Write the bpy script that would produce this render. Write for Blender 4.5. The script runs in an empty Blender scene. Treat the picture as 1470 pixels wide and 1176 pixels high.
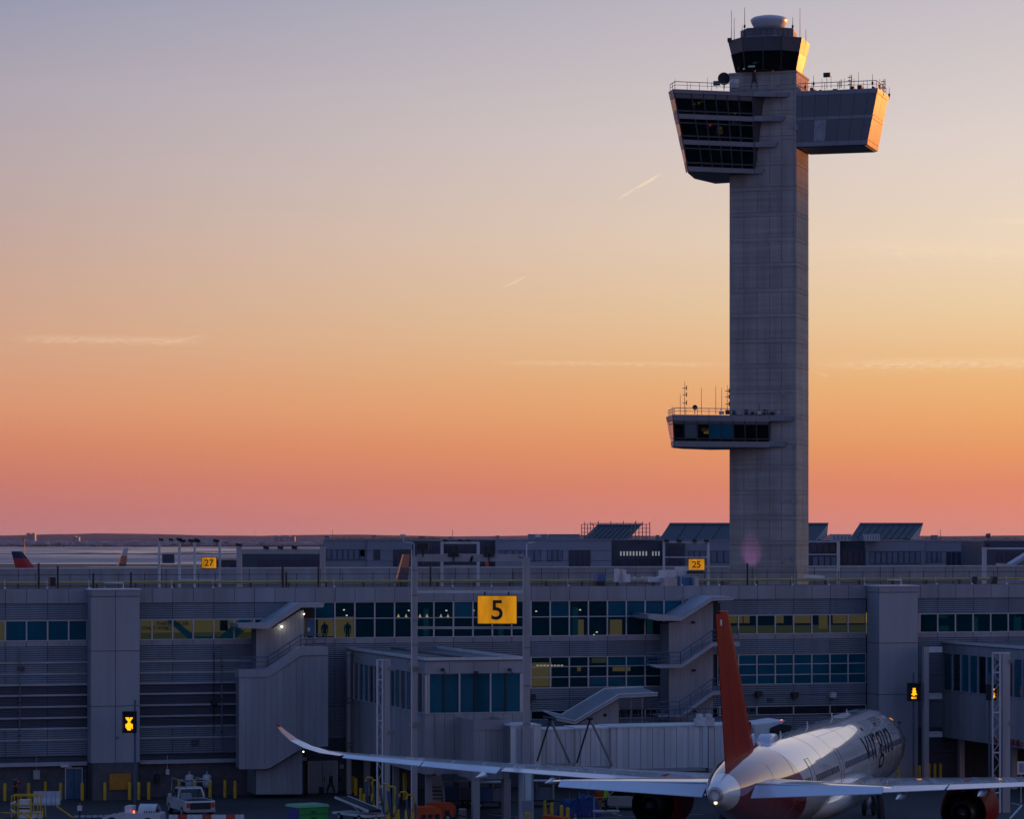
import bpy, bmesh, math, random
from mathutils import Vector, Matrix
random.seed(7)
R = math.radians
scene = bpy.context.scene
col = scene.collection
# ---------------------------------------------------------------- camera, world, sun, exposure
FPX, CX, HY, HC = 4500.0, 735.0, 772.0, 20.4      # focal length in photo pixels, principal column, eye-level row, eye height (m)
cam_d = bpy.data.cameras.new('camera'); cam = bpy.data.objects.new('camera', cam_d); col.objects.link(cam)
cam.location = (0, 0, HC); cam.rotation_euler = (R(90), 0, 0)
cam_d.sensor_width = 36; cam_d.lens = 36*FPX/1470; cam_d.shift_y = (HY-588)/1470
cam_d.clip_start = 1; cam_d.clip_end = 60000
scene.camera = cam
SUN_AZ, SUN_EL = R(50), R(0.25)                    # azimuth to the right of the view axis
vs = scene.view_settings
vs.view_transform = 'Standard'; vs.look = 'None'; vs.gamma = 1; vs.use_curve_mapping = False
vs.exposure = 0.45
sun_d = bpy.data.lights.new('sun', 'SUN'); sun_d.energy = 5.0; sun_d.angle = R(0.53); sun_d.color = (1, 0.30, 0.045)
sun = bpy.data.objects.new('sun', sun_d); col.objects.link(sun)
sdir = Vector((math.sin(SUN_AZ)*math.cos(SUN_EL), math.cos(SUN_AZ)*math.cos(SUN_EL), math.sin(SUN_EL)))
sun.rotation_euler = sdir.to_track_quat('Z', 'Y').to_euler()
def s2l(c):
    return tuple((x/255/12.92 if x <= 10 else ((x/255+.055)/1.055)**2.4) for x in c)
def make_world():
    w = bpy.data.worlds.new('World'); scene.world = w; w.use_nodes = True
    nt = w.node_tree; N = nt.nodes; L = nt.links; N.clear()
    def mth(op, a, b=None, c=None, clamp=False):
        n = N.new('ShaderNodeMath'); n.operation = op; n.use_clamp = clamp
        for i, v in enumerate((a, b, c)):
            if v is None: continue
            if isinstance(v, (int, float)): n.inputs[i].default_value = v
            else: L.new(v, n.inputs[i])
        return n.outputs[0]
    out = N.new('ShaderNodeOutputWorld'); bg = N.new('ShaderNodeBackground')
    tc = N.new('ShaderNodeTexCoord'); nm = N.new('ShaderNodeVectorMath'); nm.operation = 'NORMALIZE'
    L.new(tc.outputs['Generated'], nm.inputs[0])
    sx = N.new('ShaderNodeSeparateXYZ'); L.new(nm.outputs[0], sx.inputs[0])
    z = mth('MAXIMUM', sx.outputs[2], 0.0)
    t = mth('POWER', z, 0.5)
    def ramp(stops):
        r = N.new('ShaderNodeValToRGB'); L.new(t, r.inputs[0]); e = r.color_ramp.elements
        while len(e) > 1: e.remove(e[-1])
        for i, (deg, c) in enumerate(stops):
            p = math.sqrt(max(0, math.sin(R(deg))))
            el = e[0] if i == 0 else e.new(p)
            el.position = p; el.color = (*[v/k_exp for v in s2l(c)], 1)
        r.color_ramp.interpolation = 'LINEAR'
        return r.outputs[0]
    k_exp = 2**vs.exposure
    # sky towards the afterglow, and the cooler, dimmer sky away from it
    warm = ramp([(0, (222, 138, 124)), (.4, (226, 136, 118)), (.92, (228, 137, 104)), (1.55, (234, 154, 99)), (2.2, (238, 170, 108)), (2.8, (239, 182, 120)), (4.1, (239, 207, 162)), (5.4, (240, 217, 190)),
                 (7.2, (227, 213, 205)), (9.7, (202, 194, 199)), (15, (160, 164, 192)), (25, (124, 146, 190)), (45, (98, 130, 184)), (90, (78, 116, 176))])
    cool = ramp([(0, (182, 114, 122)), (.4, (188, 117, 120)), (1.04, (201, 122, 108)), (1.68, (212, 133, 104)), (2.4, (218, 150, 115)), (3.6, (212, 164, 135)), (4.7, (203, 166, 148)), (6.6, (186, 168, 168)),
                 (8.1, (174, 165, 176)), (9.8, (150, 152, 175)), (15, (124, 132, 172)), (25, (108, 132, 180)), (45, (92, 124, 177)), (90, (76, 113, 172))])
    hx = mth('ADD', mth('MULTIPLY', sx.outputs[0], math.sin(SUN_AZ)), mth('MULTIPLY', sx.outputs[1], math.cos(SUN_AZ)))
    hl = mth('SQRT', mth('ADD', mth('MULTIPLY', sx.outputs[0], sx.outputs[0]), mth('MULTIPLY', sx.outputs[1], sx.outputs[1])))
    az = mth('DIVIDE', hx, mth('MAXIMUM', hl, 1e-4))
    f = mth('MULTIPLY_ADD', az, 3.7, -1.87, clamp=True)
    mix = N.new('ShaderNodeMix'); mix.data_type = 'RGBA'
    L.new(f, mix.inputs[0]); L.new(cool, mix.inputs[6]); L.new(warm, mix.inputs[7])
    # anti-solar half: the same dusk sky, bluer and dimmer
    back = N.new('ShaderNodeMix'); back.data_type = 'RGBA'
    fb = mth('MULTIPLY_ADD', az, -0.75, 0.2, clamp=True)
    nis = N.new('ShaderNodeTexSky'); nis.sky_type = 'NISHITA'; nis.sun_disc = False
    nis.sun_elevation = SUN_EL; nis.sun_rotation = SUN_AZ; nis.air_density = 1.2; nis.dust_density = 1.0; nis.ozone_density = 3.0
    nsc = N.new('ShaderNodeVectorMath'); nsc.operation = 'MULTIPLY_ADD'
    nsc.inputs[1].default_value = (.08, .08, .08); nsc.inputs[2].default_value = (.062, .10, .235)
    L.new(nis.outputs[0], nsc.inputs[0])
    L.new(fb, back.inputs[0]); L.new(mix.outputs[2], back.inputs[6]); L.new(nsc.outputs[0], back.inputs[7])
    cur = back.outputs[2]
    # thin cirrus and two short contrails, all placed by direction in the sky
    def streak(px0, py0, px1, py1, wpx, amp, noise=30):
        nonlocal cur
        a0, a1 = math.atan2(px0-CX, FPX), math.atan2(px1-CX, FPX); e0, e1 = (HY-py0)/FPX, (HY-py1)/FPX
        ang = mth('ARCTAN2', sx.outputs[0], sx.outputs[1])
        el = mth('DIVIDE', sx.outputs[2], mth('MAXIMUM', hl, 1e-3))
        dx, dy = a1-a0, e1-e0; ln = math.hypot(dx, dy); dx /= ln; dy /= ln
        s = mth('ADD', mth('MULTIPLY', mth('SUBTRACT', ang, a0), dx), mth('MULTIPLY', mth('SUBTRACT', el, e0), dy))
        d = mth('ADD', mth('MULTIPLY', mth('SUBTRACT', ang, a0), -dy), mth('MULTIPLY', mth('SUBTRACT', el, e0), dx))
        nz = N.new('ShaderNodeTexNoise'); nz.inputs['Scale'].default_value = noise
        cb = N.new('ShaderNodeCombineXYZ'); L.new(mth('MULTIPLY', s, 12), cb.inputs[0]); L.new(mth('MULTIPLY', d, 60), cb.inputs[1]); cb.inputs[2].default_value = px0
        L.new(cb.outputs[0], nz.inputs['Vector'])
        d = mth('ADD', d, mth('MULTIPLY', mth('SUBTRACT', nz.outputs[0], .5), wpx*2.2/FPX))
        q = mth('DIVIDE', d, wpx/FPX); g = mth('POWER', 2.718, mth('MULTIPLY', mth('MULTIPLY', q, q), -1.0))
        u = mth('DIVIDE', s, ln); win = mth('MULTIPLY', mth('MULTIPLY', u, 5, clamp=True), mth('MULTIPLY', mth('SUBTRACT', 1.0, u), 5, clamp=True))
        nn = mth('MULTIPLY_ADD', nz.outputs[0], 2.4, -.6, clamp=True)
        m = mth('MULTIPLY', mth('MULTIPLY', g, win), mth('MULTIPLY', nn, amp))
        mx = N.new('ShaderNodeMix'); mx.data_type = 'RGBA'
        L.new(m, mx.inputs[0]); L.new(cur, mx.inputs[6]); mx.inputs[7].default_value = (*[v/k_exp for v in s2l((252, 226, 190))], 1)
        cur = mx.outputs[2]
    streak(884, 288, 953, 247, 1.6, .9, 20)
    streak(718, 414, 760, 395, 1.3, .5, 20)
    streak(10, 489, 300, 491, 5, .3)
    streak(220, 498, 300, 480, 2, .2)
    streak(1380, 322, 1800, 326, 4, .6)
    streak(1180, 356, 1700, 372, 12, .32, 18)
    streak(700, 520, 1060, 524, 3, .28)
    streak(1150, 524, 1800, 522, 7, .42)
    streak(1170, 536, 1190, 541, 1.5, .3)
    L.new(cur, bg.inputs[0]); bg.inputs[1].default_value = 1.0
    L.new(bg.outputs[0], out.inputs[0])
make_world()
# ---------------------------------------------------------------- helpers
def V(*a): return Vector(a)
def at(px, py, D): return Vector(((px-CX)/FPX*D, D, HC-(py-HY)/FPX*D))
def gd(py): return FPX*HC/(py-HY)
def ground(px, py): return at(px, py, gd(py))
class Frame:                                   # a plan frame: x along a facade, y away from the viewer
    def __init__(s, ox, oy, yaw): s.o = Vector((ox, oy)); s.yaw = yaw; s.c = math.cos(yaw); s.s = math.sin(yaw)
    def hit(s, px, py, v=0.0):                 # where the photo ray meets the vertical plane y = v
        k = (px-CX)/FPX
        t = (v - s.o.x*s.s + s.o.y*s.c)/(-s.s*k+s.c)
        X, Y = t*k-s.o.x, t-s.o.y
        return X*s.c+Y*s.s, HC-(py-HY)/FPX*t
    def x(s, px, v=0.0): return s.hit(px, HY, v)[0]
    def loc(s, P):                             # world point -> local
        X, Y = P.x-s.o.x, P.y-s.o.y
        return Vector((X*s.c+Y*s.s, -X*s.s+Y*s.c, P.z))
    def world(s, x, y, z=0): return Vector((s.o.x+x*s.c-y*s.s, s.o.y+x*s.s+y*s.c, z))
    def D(s, px, v=0.0):
        k = (px-CX)/FPX
        return (v - s.o.x*s.s + s.o.y*s.c)/(-s.s*k+s.c)
MATS = {}
def mat(name, base, rough=.6, metal=0.0, var=.14, scale=.6, streak=0.0, rnd=.10, bump=0.0, bscale=20, coat=0.0, emit=None, estr=1.0, stripe=None, spec=.5, hband=0.0):
    m = bpy.data.materials.new(name); m.use_nodes = True; nt = m.node_tree; N = nt.nodes; L = nt.links
    b = N['Principled BSDF']; b.inputs['Roughness'].default_value = rough; b.inputs['Metallic'].default_value = metal
    b.inputs['Specular IOR Level'].default_value = spec
    if coat: b.inputs['Coat Weight'].default_value = coat; b.inputs['Coat Roughness'].default_value = .04
    geo = N.new('ShaderNodeNewGeometry')
    mp = N.new('ShaderNodeMapping'); L.new(geo.outputs['Position'], mp.inputs[0])
    mp.inputs['Scale'].default_value = (1, 1, .12) if streak else (1, 1, 1)
    nz = N.new('ShaderNodeTexNoise'); nz.inputs['Scale'].default_value = scale; nz.inputs['Detail'].default_value = 6; nz.inputs['Roughness'].default_value = .65
    L.new(mp.outputs[0], nz.inputs['Vector'])
    mr = N.new('ShaderNodeMapRange'); mr.inputs[1].default_value = .3; mr.inputs[2].default_value = .7
    mr.inputs[3].default_value = 1-var; mr.inputs[4].default_value = 1+var; L.new(nz.outputs[0], mr.inputs[0])
    oi = N.new('ShaderNodeObjectInfo')
    m2 = N.new('ShaderNodeMapRange'); m2.inputs[3].default_value = 1-rnd; m2.inputs[4].default_value = 1+rnd; L.new(oi.outputs['Random'], m2.inputs[0])
    ml = N.new('ShaderNodeMath'); ml.operation = 'MULTIPLY'; L.new(mr.outputs[0], ml.inputs[0]); L.new(m2.outputs[0], ml.inputs[1])
    fac = ml.outputs[0]
    if hband:                                    # pour lines: noise squeezed into level bands
        m3 = N.new('ShaderNodeMapping'); m3.inputs['Scale'].default_value = (.06, .06, 1.6); L.new(geo.outputs['Position'], m3.inputs[0])
        n4 = N.new('ShaderNodeTexNoise'); n4.inputs['Scale'].default_value = 1.0; n4.inputs['Detail'].default_value = 8; n4.inputs['Roughness'].default_value = .7; L.new(m3.outputs[0], n4.inputs['Vector'])
        r4 = N.new('ShaderNodeMapRange'); r4.inputs[1].default_value = .3; r4.inputs[2].default_value = .7; r4.inputs[3].default_value = 1-hband; r4.inputs[4].default_value = 1+hband; L.new(n4.outputs[0], r4.inputs[0])
        ml2 = N.new('ShaderNodeMath'); ml2.operation = 'MULTIPLY'; L.new(fac, ml2.inputs[0]); L.new(r4.outputs[0], ml2.inputs[1]); fac = ml2.outputs[0]
    vm = N.new('ShaderNodeVectorMath'); vm.operation = 'SCALE'; vm.inputs[0].default_value = base; L.new(fac, vm.inputs['Scale'])
    L.new(vm.outputs[0], b.inputs['Base Color'])
    nr = N.new('ShaderNodeMapRange'); nr.inputs[3].default_value = max(0, rough-.08); nr.inputs[4].default_value = min(1, rough+.08)
    L.new(nz.outputs[0], nr.inputs[0]); L.new(nr.outputs[0], b.inputs['Roughness'])
    h = None
    if stripe:                                  # fine ribs in the sheet: (axis, period)
        ax, per = stripe
        sx = N.new('ShaderNodeSeparateXYZ'); L.new(geo.outputs['Position'], sx.inputs[0])
        w = N.new('ShaderNodeMath'); w.operation = 'SINE'; k = N.new('ShaderNodeMath'); k.operation = 'MULTIPLY'; k.inputs[1].default_value = 2*math.pi/per
        L.new(sx.outputs[ax], k.inputs[0]); L.new(k.outputs[0], w.inputs[0]); h = w.outputs[0]
        bp = N.new('ShaderNodeBump'); bp.inputs['Strength'].default_value = .8; bp.inputs['Distance'].default_value = per*.12
        L.new(h, bp.inputs['Height']); L.new(bp.outputs[0], b.inputs['Normal'])
    elif bump:
        n3 = N.new('ShaderNodeTexNoise'); n3.inputs['Scale'].default_value = bscale; n3.inputs['Detail'].default_value = 4; L.new(geo.outputs['Position'], n3.inputs['Vector'])
        bp = N.new('ShaderNodeBump'); bp.inputs['Strength'].default_value = bump; bp.inputs['Distance'].default_value = .05
        L.new(n3.outputs[0], bp.inputs['Height']); L.new(bp.outputs[0], b.inputs['Normal'])
    if emit:
        b.inputs['Emission Color'].default_value = (*emit, 1); b.inputs['Emission Strength'].default_value = estr
    MATS[name] = m
    return m
def glass_mat(name, tint, refl=.16, rough=.02, film=(.003, .085, .12)):
    m = bpy.data.materials.new(name); m.use_nodes = True; nt = m.node_tree; N = nt.nodes; L = nt.links
    N.remove(N['Principled BSDF']); out = N['Material Output']
    tr = N.new('ShaderNodeBsdfTransparent'); tr.inputs[0].default_value = (*tint, 1)
    gl = N.new('ShaderNodeBsdfGlossy'); gl.inputs['Roughness'].default_value = rough; gl.inputs[0].default_value = (.9, .95, 1, 1)
    lw = N.new('ShaderNodeLayerWeight'); lw.inputs[0].default_value = refl
    geo = N.new('ShaderNodeNewGeometry'); nz = N.new('ShaderNodeTexNoise'); nz.inputs['Scale'].default_value = .35; nz.inputs['Detail'].default_value = 1
    L.new(geo.outputs['Position'], nz.inputs['Vector'])
    bp = N.new('ShaderNodeBump'); bp.inputs['Strength'].default_value = .25; bp.inputs['Distance'].default_value = .12
    L.new(nz.outputs[0], bp.inputs['Height']); L.new(bp.outputs[0], gl.inputs['Normal'])
    mx = N.new('ShaderNodeMixShader'); L.new(lw.outputs['Fresnel'], mx.inputs[0]); L.new(tr.outputs[0], mx.inputs[1]); L.new(gl.outputs[0], mx.inputs[2])
    df = N.new('ShaderNodeBsdfDiffuse'); df.inputs[0].default_value = (*film, 1); m2 = N.new('ShaderNodeMixShader'); m2.inputs[0].default_value = .35; L.new(mx.outputs[0], m2.inputs[1]); L.new(df.outputs[0], m2.inputs[2])
    L.new(m2.outputs[0], out.inputs[0]); MATS[name] = m
    return m
def emat(name, c, s):
    m = bpy.data.materials.new(name); m.use_nodes = True; N = m.node_tree.nodes; b = N['Principled BSDF']
    b.inputs['Base Color'].default_value = (*[min(1, x*.6) for x in c], 1); b.inputs['Emission Color'].default_value = (*c, 1); b.inputs['Emission Strength'].default_value = s
    MATS[name] = m; return m
def link(o, parent=None):
    col.objects.link(o)
    if parent: o.parent = parent
    return o
class MB:                                        # collects shapes, builds ONE mesh object
    def __init__(s): s.v = []; s.f = []; s.smooth = set()
    def add(s, vs, fs, smooth=False):
        n = len(s.v); s.v += [tuple(v) for v in vs]
        for f in fs:
            if smooth: s.smooth.add(len(s.f))
            s.f.append(tuple(i+n for i in f))
        return s
    def box(s, x0, x1, y0, y1, z0, z1):
        return s.add([(x0,y0,z0),(x1,y0,z0),(x1,y1,z0),(x0,y1,z0),(x0,y0,z1),(x1,y0,z1),(x1,y1,z1),(x0,y1,z1)],
                     [(0,3,2,1),(4,5,6,7),(0,1,5,4),(1,2,6,5),(2,3,7,6),(3,0,4,7)])
    def prism(s, poly, d):                       # planar polygon extruded by vector d
        d = Vector(d); n = len(poly); p = [Vector(q) for q in poly]
        return s.add(p+[q+d for q in p], [tuple(range(n-1, -1, -1)), tuple(range(n, 2*n))]+[(i, (i+1)%n, (i+1)%n+n, i+n) for i in range(n)])
    def loft(s, a, b, caps=True):                # polygon a to polygon b, same count
        n = len(a)
        fs = [(i, (i+1)%n, (i+1)%n+n, i+n) for i in range(n)]
        if caps: fs += [tuple(range(n-1, -1, -1)), tuple(range(n, 2*n))]
        return s.add(list(a)+list(b), fs)
    def rings(s, rings, cap=True, smooth=True, closed=True):
        n = len(rings[0]); vs = [v for r in rings for v in r]; fs = []
        for k in range(len(rings)-1):
            for i in range(n if closed else n-1):
                fs.append((k*n+i, k*n+(i+1)%n, (k+1)*n+(i+1)%n, (k+1)*n+i))
        b = len(s.f); s.add(vs, fs, smooth)
        if cap: s.add(rings[0], [tuple(range(n-1, -1, -1))]); s.add(rings[-1], [tuple(range(n))])
        return s
    def tube(s, pts, r, n=6, r1=None):
        pts = [Vector(p) for p in pts]; rs = []
        for i, p in enumerate(pts):
            t = (pts[min(i+1, len(pts)-1)]-pts[max(i-1, 0)]).normalized()
            a = t.cross(Vector((0, 0, 1)) if abs(t.z) < .95 else Vector((1, 0, 0))).normalized(); b = t.cross(a)
            q = r if r1 is None else r+(r1-r)*i/(len(pts)-1)
            rs.append([p+(a*math.cos(2*math.pi*k/n)+b*math.sin(2*math.pi*k/n))*q for k in range(n)])
        return s.rings(rs, smooth=n > 5)
    def bar(s, a, b, w, h=None):                 # rectangular bar between two points
        a, b = Vector(a), Vector(b); t = (b-a).normalized(); h = h or w
        sd = t.cross(Vector((0, 0, 1)) if abs(t.z) < .95 else Vector((0, 1, 0))).normalized()*(w/2); up = sd.normalized().cross(t)*(h/2)
        return s.loft([a-sd-up, a+sd-up, a+sd+up, a-sd+up], [b-sd-up, b+sd-up, b+sd+up, b-sd+up])
    def lathe(s, c, prof, n=20, axis='Z', cap=True, smooth=True):
        c = Vector(c); rs = []
        for r, h in prof:
            ring = []
            for k in range(n):
                a = 2*math.pi*k/n; x, y = r*math.cos(a), r*math.sin(a)
                ring.append(c+(Vector((x, y, h)) if axis == 'Z' else Vector((h, x, y)) if axis == 'X' else Vector((x, h, y))))
            rs.append(ring)
        return s.rings(rs, cap=cap, smooth=smooth)
    def slab(s, q, t):                           # quad q (any order round), thickened by t along its normal
        q = [Vector(p) for p in q]; n = (q[1]-q[0]).cross(q[3]-q[0]).normalized()*t
        return s.loft(q, [p+n for p in q])
    def build(s, name, m, parent=None, loc=None):
        me = bpy.data.meshes.new(name); me.from_pydata(s.v, [], s.f); me.validate()
        bm = bmesh.new(); bm.from_mesh(me); bmesh.ops.recalc_face_normals(bm, faces=bm.faces); bm.to_mesh(me); bm.free()
        if len(me.polygons) == len(s.f):
            for i in s.smooth: me.polygons[i].use_smooth = True
        me.materials.append(MATS[m] if isinstance(m, str) else m)
        o = bpy.data.objects.new(name, me); link(o, parent)
        if loc is not None: o.location = loc
        return o
CUBES = {}
def piece(name, m, parent, x0, x1, y0, y1, z0, z1):     # a box piece; alike pieces share one mesh
    if m not in CUBES:
        me = bpy.data.meshes.new('block'); b = MB().box(-.5, .5, -.5, .5, -.5, .5); me.from_pydata(b.v, [], b.f); me.materials.append(MATS[m]); CUBES[m] = me
    o = bpy.data.objects.new(name, CUBES[m]); o.location = ((x0+x1)/2, (y0+y1)/2, (z0+z1)/2)
    o.scale = (abs(x1-x0), abs(y1-y0), abs(z1-z0)); return link(o, parent)
def thing(name, label, cat, loc=(0, 0, 0), rz=0, group=None):
    o = bpy.data.objects.new(name, None); o.empty_display_size = .5; link(o); o.location = loc; o.rotation_euler.z = rz
    return tag(o, label, cat, group)
def tag(o, label, cat, group=None):
    o['label'] = label; o['category'] = cat
    if group: o['group'] = group
    return o
def struct(o): o['kind'] = 'structure'; return o
def stuff(o, label=None, cat=None):
    o['kind'] = 'stuff'
    if label: o['label'] = label
    if cat: o['category'] = cat
    return o
def kids(o): return [c for c in bpy.data.objects if c.parent == o]
def dup(o, loc=None, rz=None, label=None, parent=None):
    c = o.copy(); link(c, parent)
    if loc is not None: c.location = loc
    if rz is not None: c.rotation_euler.z = rz
    if label: c['label'] = label
    for k in kids(o): dup(k, parent=c)
    return c
def lerp(a, b, t): return a+(b-a)*t
ORD = ['first', 'second', 'third', 'fourth', 'fifth', 'sixth', 'seventh', 'eighth', 'ninth', 'tenth', 'eleventh', 'twelfth', 'thirteenth', 'fourteenth', 'fifteenth', 'sixteenth', 'seventeenth', 'eighteenth']
# ---------------------------------------------------------------- materials
mat('concrete', (.41, .35, .315), .8, var=.20, scale=.5, streak=1, rnd=.06, bump=.2, hband=.2)
mat('concrete_dark', (.19, .165, .15), .8)
mat('pod_panel', (.13, .13, .15), .42, .15, var=.07, rnd=.07, spec=.6)
mat('pod_band', (.25, .255, .29), .42, .15, var=.06, rnd=.05)
mat('pod_dark', (.055, .056, .066), .5)
mat('pod_frame', (.07, .085, .10), .4, .4)
mat('pale_panel', (.33, .33, .36), .5, .2, var=.3, scale=1.2)
mat('dark_glass', (.006, .009, .012), .06, spec=.6, var=.1)
mat('sunlit_glass', (.40, .36, .30), .3, .8, var=.05)  # sunset reflection put into the pane colour
mat('parapet', (.285, .305, .35), .45, .15, var=.2, scale=.5, streak=1, rnd=.06)
mat('cladding', (.185, .205, .245), .5, .2, var=.22, scale=.4, streak=1, rnd=.06, stripe=(2, .17))
mat('smooth_cladding', (.34, .345, .385), .5, .15, var=.16, scale=.5, streak=1, rnd=.05)
mat('louver', (.065, .07, .095), .55, .2, stripe=(2, .12), rnd=.06)
mat('ledge', (.40, .42, .47), .45, .2, streak=1)
mat('masonry', (.10, .09, .10), .85, var=.25, scale=1.5)
mat('wall_core', (.06, .06, .07), .8)
mat('core_grey', (.20, .20, .215), .7)
mat('roof_dark', (.11, .11, .125), .85, var=.3, scale=.3)
mat('ribbed', (.34, .335, .36), .5, .1, var=.22, scale=.6, streak=1, rnd=.05)
mat('roofing', (.25, .25, .27), .8, var=.25, scale=.15)
mat('frame', (.50, .51, .54), .4, .4, rnd=.03)
mat('teal_glass', (.0, .092, .145), .08, spec=.3, var=.25, scale=.25, rnd=.2)
mat('dim_glass', (.004, .012, .020), .07, spec=.7, var=.3, scale=.3, rnd=.3)
glass_mat('clear_glass', (.58, .62, .60), .10)
glass_mat('tower_glass', (.35, .38, .42), .14, film=(.008, .012, .016))
mat('interior', (.05, .07, .08), .8)
mat('steel', (.42, .405, .415), .45, .35, var=.18, scale=1.0, streak=1)
mat('rusty_steel', (.27, .235, .225), .7, .1, var=.4, scale=1.4, streak=1)
mat('white_metal', (.62, .61, .62), .45, .05, var=.14, scale=.8, streak=1)
mat('bridge_panel', (.66, .61, .60), .5, .05, var=.16, scale=.7, streak=1)
mat('dark_metal', (.03, .03, .035), .5, .3)
mat('black', (.012, .012, .014), .6)
mat('yellow_paint', (.62, .36, .012), .5, var=.2, scale=3)
mat('pipe_yellow', (.40, .33, .09), .55, var=.2)
mat('orange_paint', (.62, .08, .012), .45)
mat('red_paint', (.5, .03, .015), .4)
mat('blue_tarp', (.008, .055, .30), .45, bump=.6, bscale=3)
mat('blue_paint', (.06, .14, .30), .5)
mat('green_paint', (.02, .33, .06), .45, var=.2)
mat('white_paint', (.58, .58, .59), .35, coat=.5)
mat('rubber', (.015, .015, .016), .75)
mat('asphalt', (.034, .035, .04), .75, var=.35, scale=.12, bump=.2, bscale=6)
mat('line_paint', (.5, .5, .5), .7, var=.3, scale=2)
mat('skin', (.35, .2, .14), .6)
mat('dark_cloth', (.014, .014, .017), .9)
mat('teal_cloth', (.01, .16, .17), .9)
mat('orange_cloth', (.7, .1, .03), .9)
mat('lime_cloth', (.25, .6, .03), .8)
mat('door_blue', (.05, .13, .24), .5)
mat('far_wall', (.25, .27, .33), .6, var=.08, scale=.15, rnd=.04)
mat('far_dark', (.055, .065, .10), .5)
mat('far_glass', (.03, .045, .08), .12, spec=.6)
mat('shed_roof', (.016, .021, .04), .5, var=.1)
mat('shed_end', (.36, .38, .46), .6)
emat('lamp_white', (1, .93, .75), 3)
emat('lamp_warm', (1, .75, .4), 1.6)
emat('led_amber', (1, .38, .004), 1.7)
emat('sign_amber', (1, .38, .002), .30)
def sign_lamps():                                # tube lamps behind the sign sheet: uneven glow
    nt = MATS['sign_amber'].node_tree; N = nt.nodes; L = nt.links; b = N['Principled BSDF']
    g = N.new('ShaderNodeNewGeometry'); m = N.new('ShaderNodeMapping'); m.inputs['Scale'].default_value = (1, 1, .25); L.new(g.outputs['Position'], m.inputs[0])
    n = N.new('ShaderNodeTexNoise'); n.inputs['Scale'].default_value = 1.6; n.inputs['Detail'].default_value = 3; L.new(m.outputs[0], n.inputs['Vector'])
    r = N.new('ShaderNodeMapRange'); r.inputs[1].default_value = .3; r.inputs[2].default_value = .7; r.inputs[3].default_value = .18; r.inputs[4].default_value = .42; L.new(n.outputs[0], r.inputs[0]); L.new(r.outputs[0], b.inputs['Emission Strength'])
sign_lamps()
emat('lit_olive', (.42, .30, .10), .46)
emat('lit_green', (.22, .22, .09), .34)
emat('lit_teal', (.02, .14, .24), .26)
emat('beacon', (1, .12, .02), 2.5)
# ================================================================ SETTING
def wave(x, seed): 
    rr = random.Random(seed); return sum(math.sin(x*rr.uniform(.6, 1.4)*k+rr.uniform(0, 6))/k for k in (1, 2.3, 4.1, 7.7, 13))
def sheet(name, m, pts, z):
    return struct(MB().add([(x, y, z) for x, y in pts], [tuple(range(len(pts)))]).build(name, m))
sheet('ground', 'asphalt', [(-28000, -1800), (28000, -1800), (28000, 38000), (-28000, 38000)], 0)
mat('far_land', (.05, .05, .055), .9, var=.4, scale=.01)
mat('mud', (.05, .045, .045), .8)
mat('hill', (.05, .065, .12), 1.0, var=.3, scale=.002, spec=0)
def water_mat():
    m = mat('water', (.12, .125, .16), .22, var=.2, scale=.004, rnd=0, spec=.5)
    N = m.node_tree.nodes; L = m.node_tree.links; b = N['Principled BSDF']
    geo = N.new('ShaderNodeNewGeometry'); mp = N.new('ShaderNodeMapping'); mp.inputs['Scale'].default_value = (.004, .0022, 1); L.new(geo.outputs['Position'], mp.inputs[0])
    nz = N.new('ShaderNodeTexNoise'); nz.inputs['Scale'].default_value = 1.0; nz.inputs['Detail'].default_value = 7; L.new(mp.outputs[0], nz.inputs[0])
    mr = N.new('ShaderNodeMapRange'); mr.inputs[1].default_value = .42; mr.inputs[2].default_value = .62; mr.inputs[3].default_value = .25; mr.inputs[4].default_value = .6
    L.new(nz.outputs[0], mr.inputs[0]); L.new(mr.outputs[0], b.inputs['Roughness'])
    n2 = N.new('ShaderNodeTexNoise'); n2.inputs['Scale'].default_value = .12; n2.inputs['Detail'].default_value = 5; L.new(geo.outputs['Position'], n2.inputs[0])
    bp = N.new('ShaderNodeBump'); bp.inputs['Strength'].default_value = .35; bp.inputs['Distance'].default_value = 1.2; L.new(n2.outputs[0], bp.inputs['Height']); L.new(bp.outputs[0], b.inputs['Normal'])
water_mat()
shore = [(-6000, 2300), (-250, 2350), (0, 2500), (400, 2450), (4000, 2600)]
farsh = [(4000, 6900)] + [(x, 6500+120*wave(x*.003, 3)+(x+1500)*.05) for x in range(3600, -6200, -250)]
sheet('bay_water', 'water', shore+farsh, .4)
def strip(name, m, x0, x1, y, w, h, seed):
    n = 60; mb = MB(); ra = []; rb = []; rc = []
    for i in range(n+1):
        x = lerp(x0, x1, i/n); k = max(.02, math.sin(math.pi*i/n)**.4)*(1+.25*wave(i*.7, seed)); yy = y+30*wave(i*.3, seed+1)
        ra.append((x, yy-w*k, .35)); rb.append((x, yy, .4+h*k)); rc.append((x, yy+w*k, .35))
    for a, b in ((ra, rb), (rb, rc)):
        mb.rings([a, b], cap=False, closed=False)
    return struct(mb.build(name, m))
strip('mud_bank', 'mud', -640, -40, 3750, 60, 1.6, 4)
strip('mud_bank', 'mud', -330, -180, 4700, 40, .8, 8)
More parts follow.
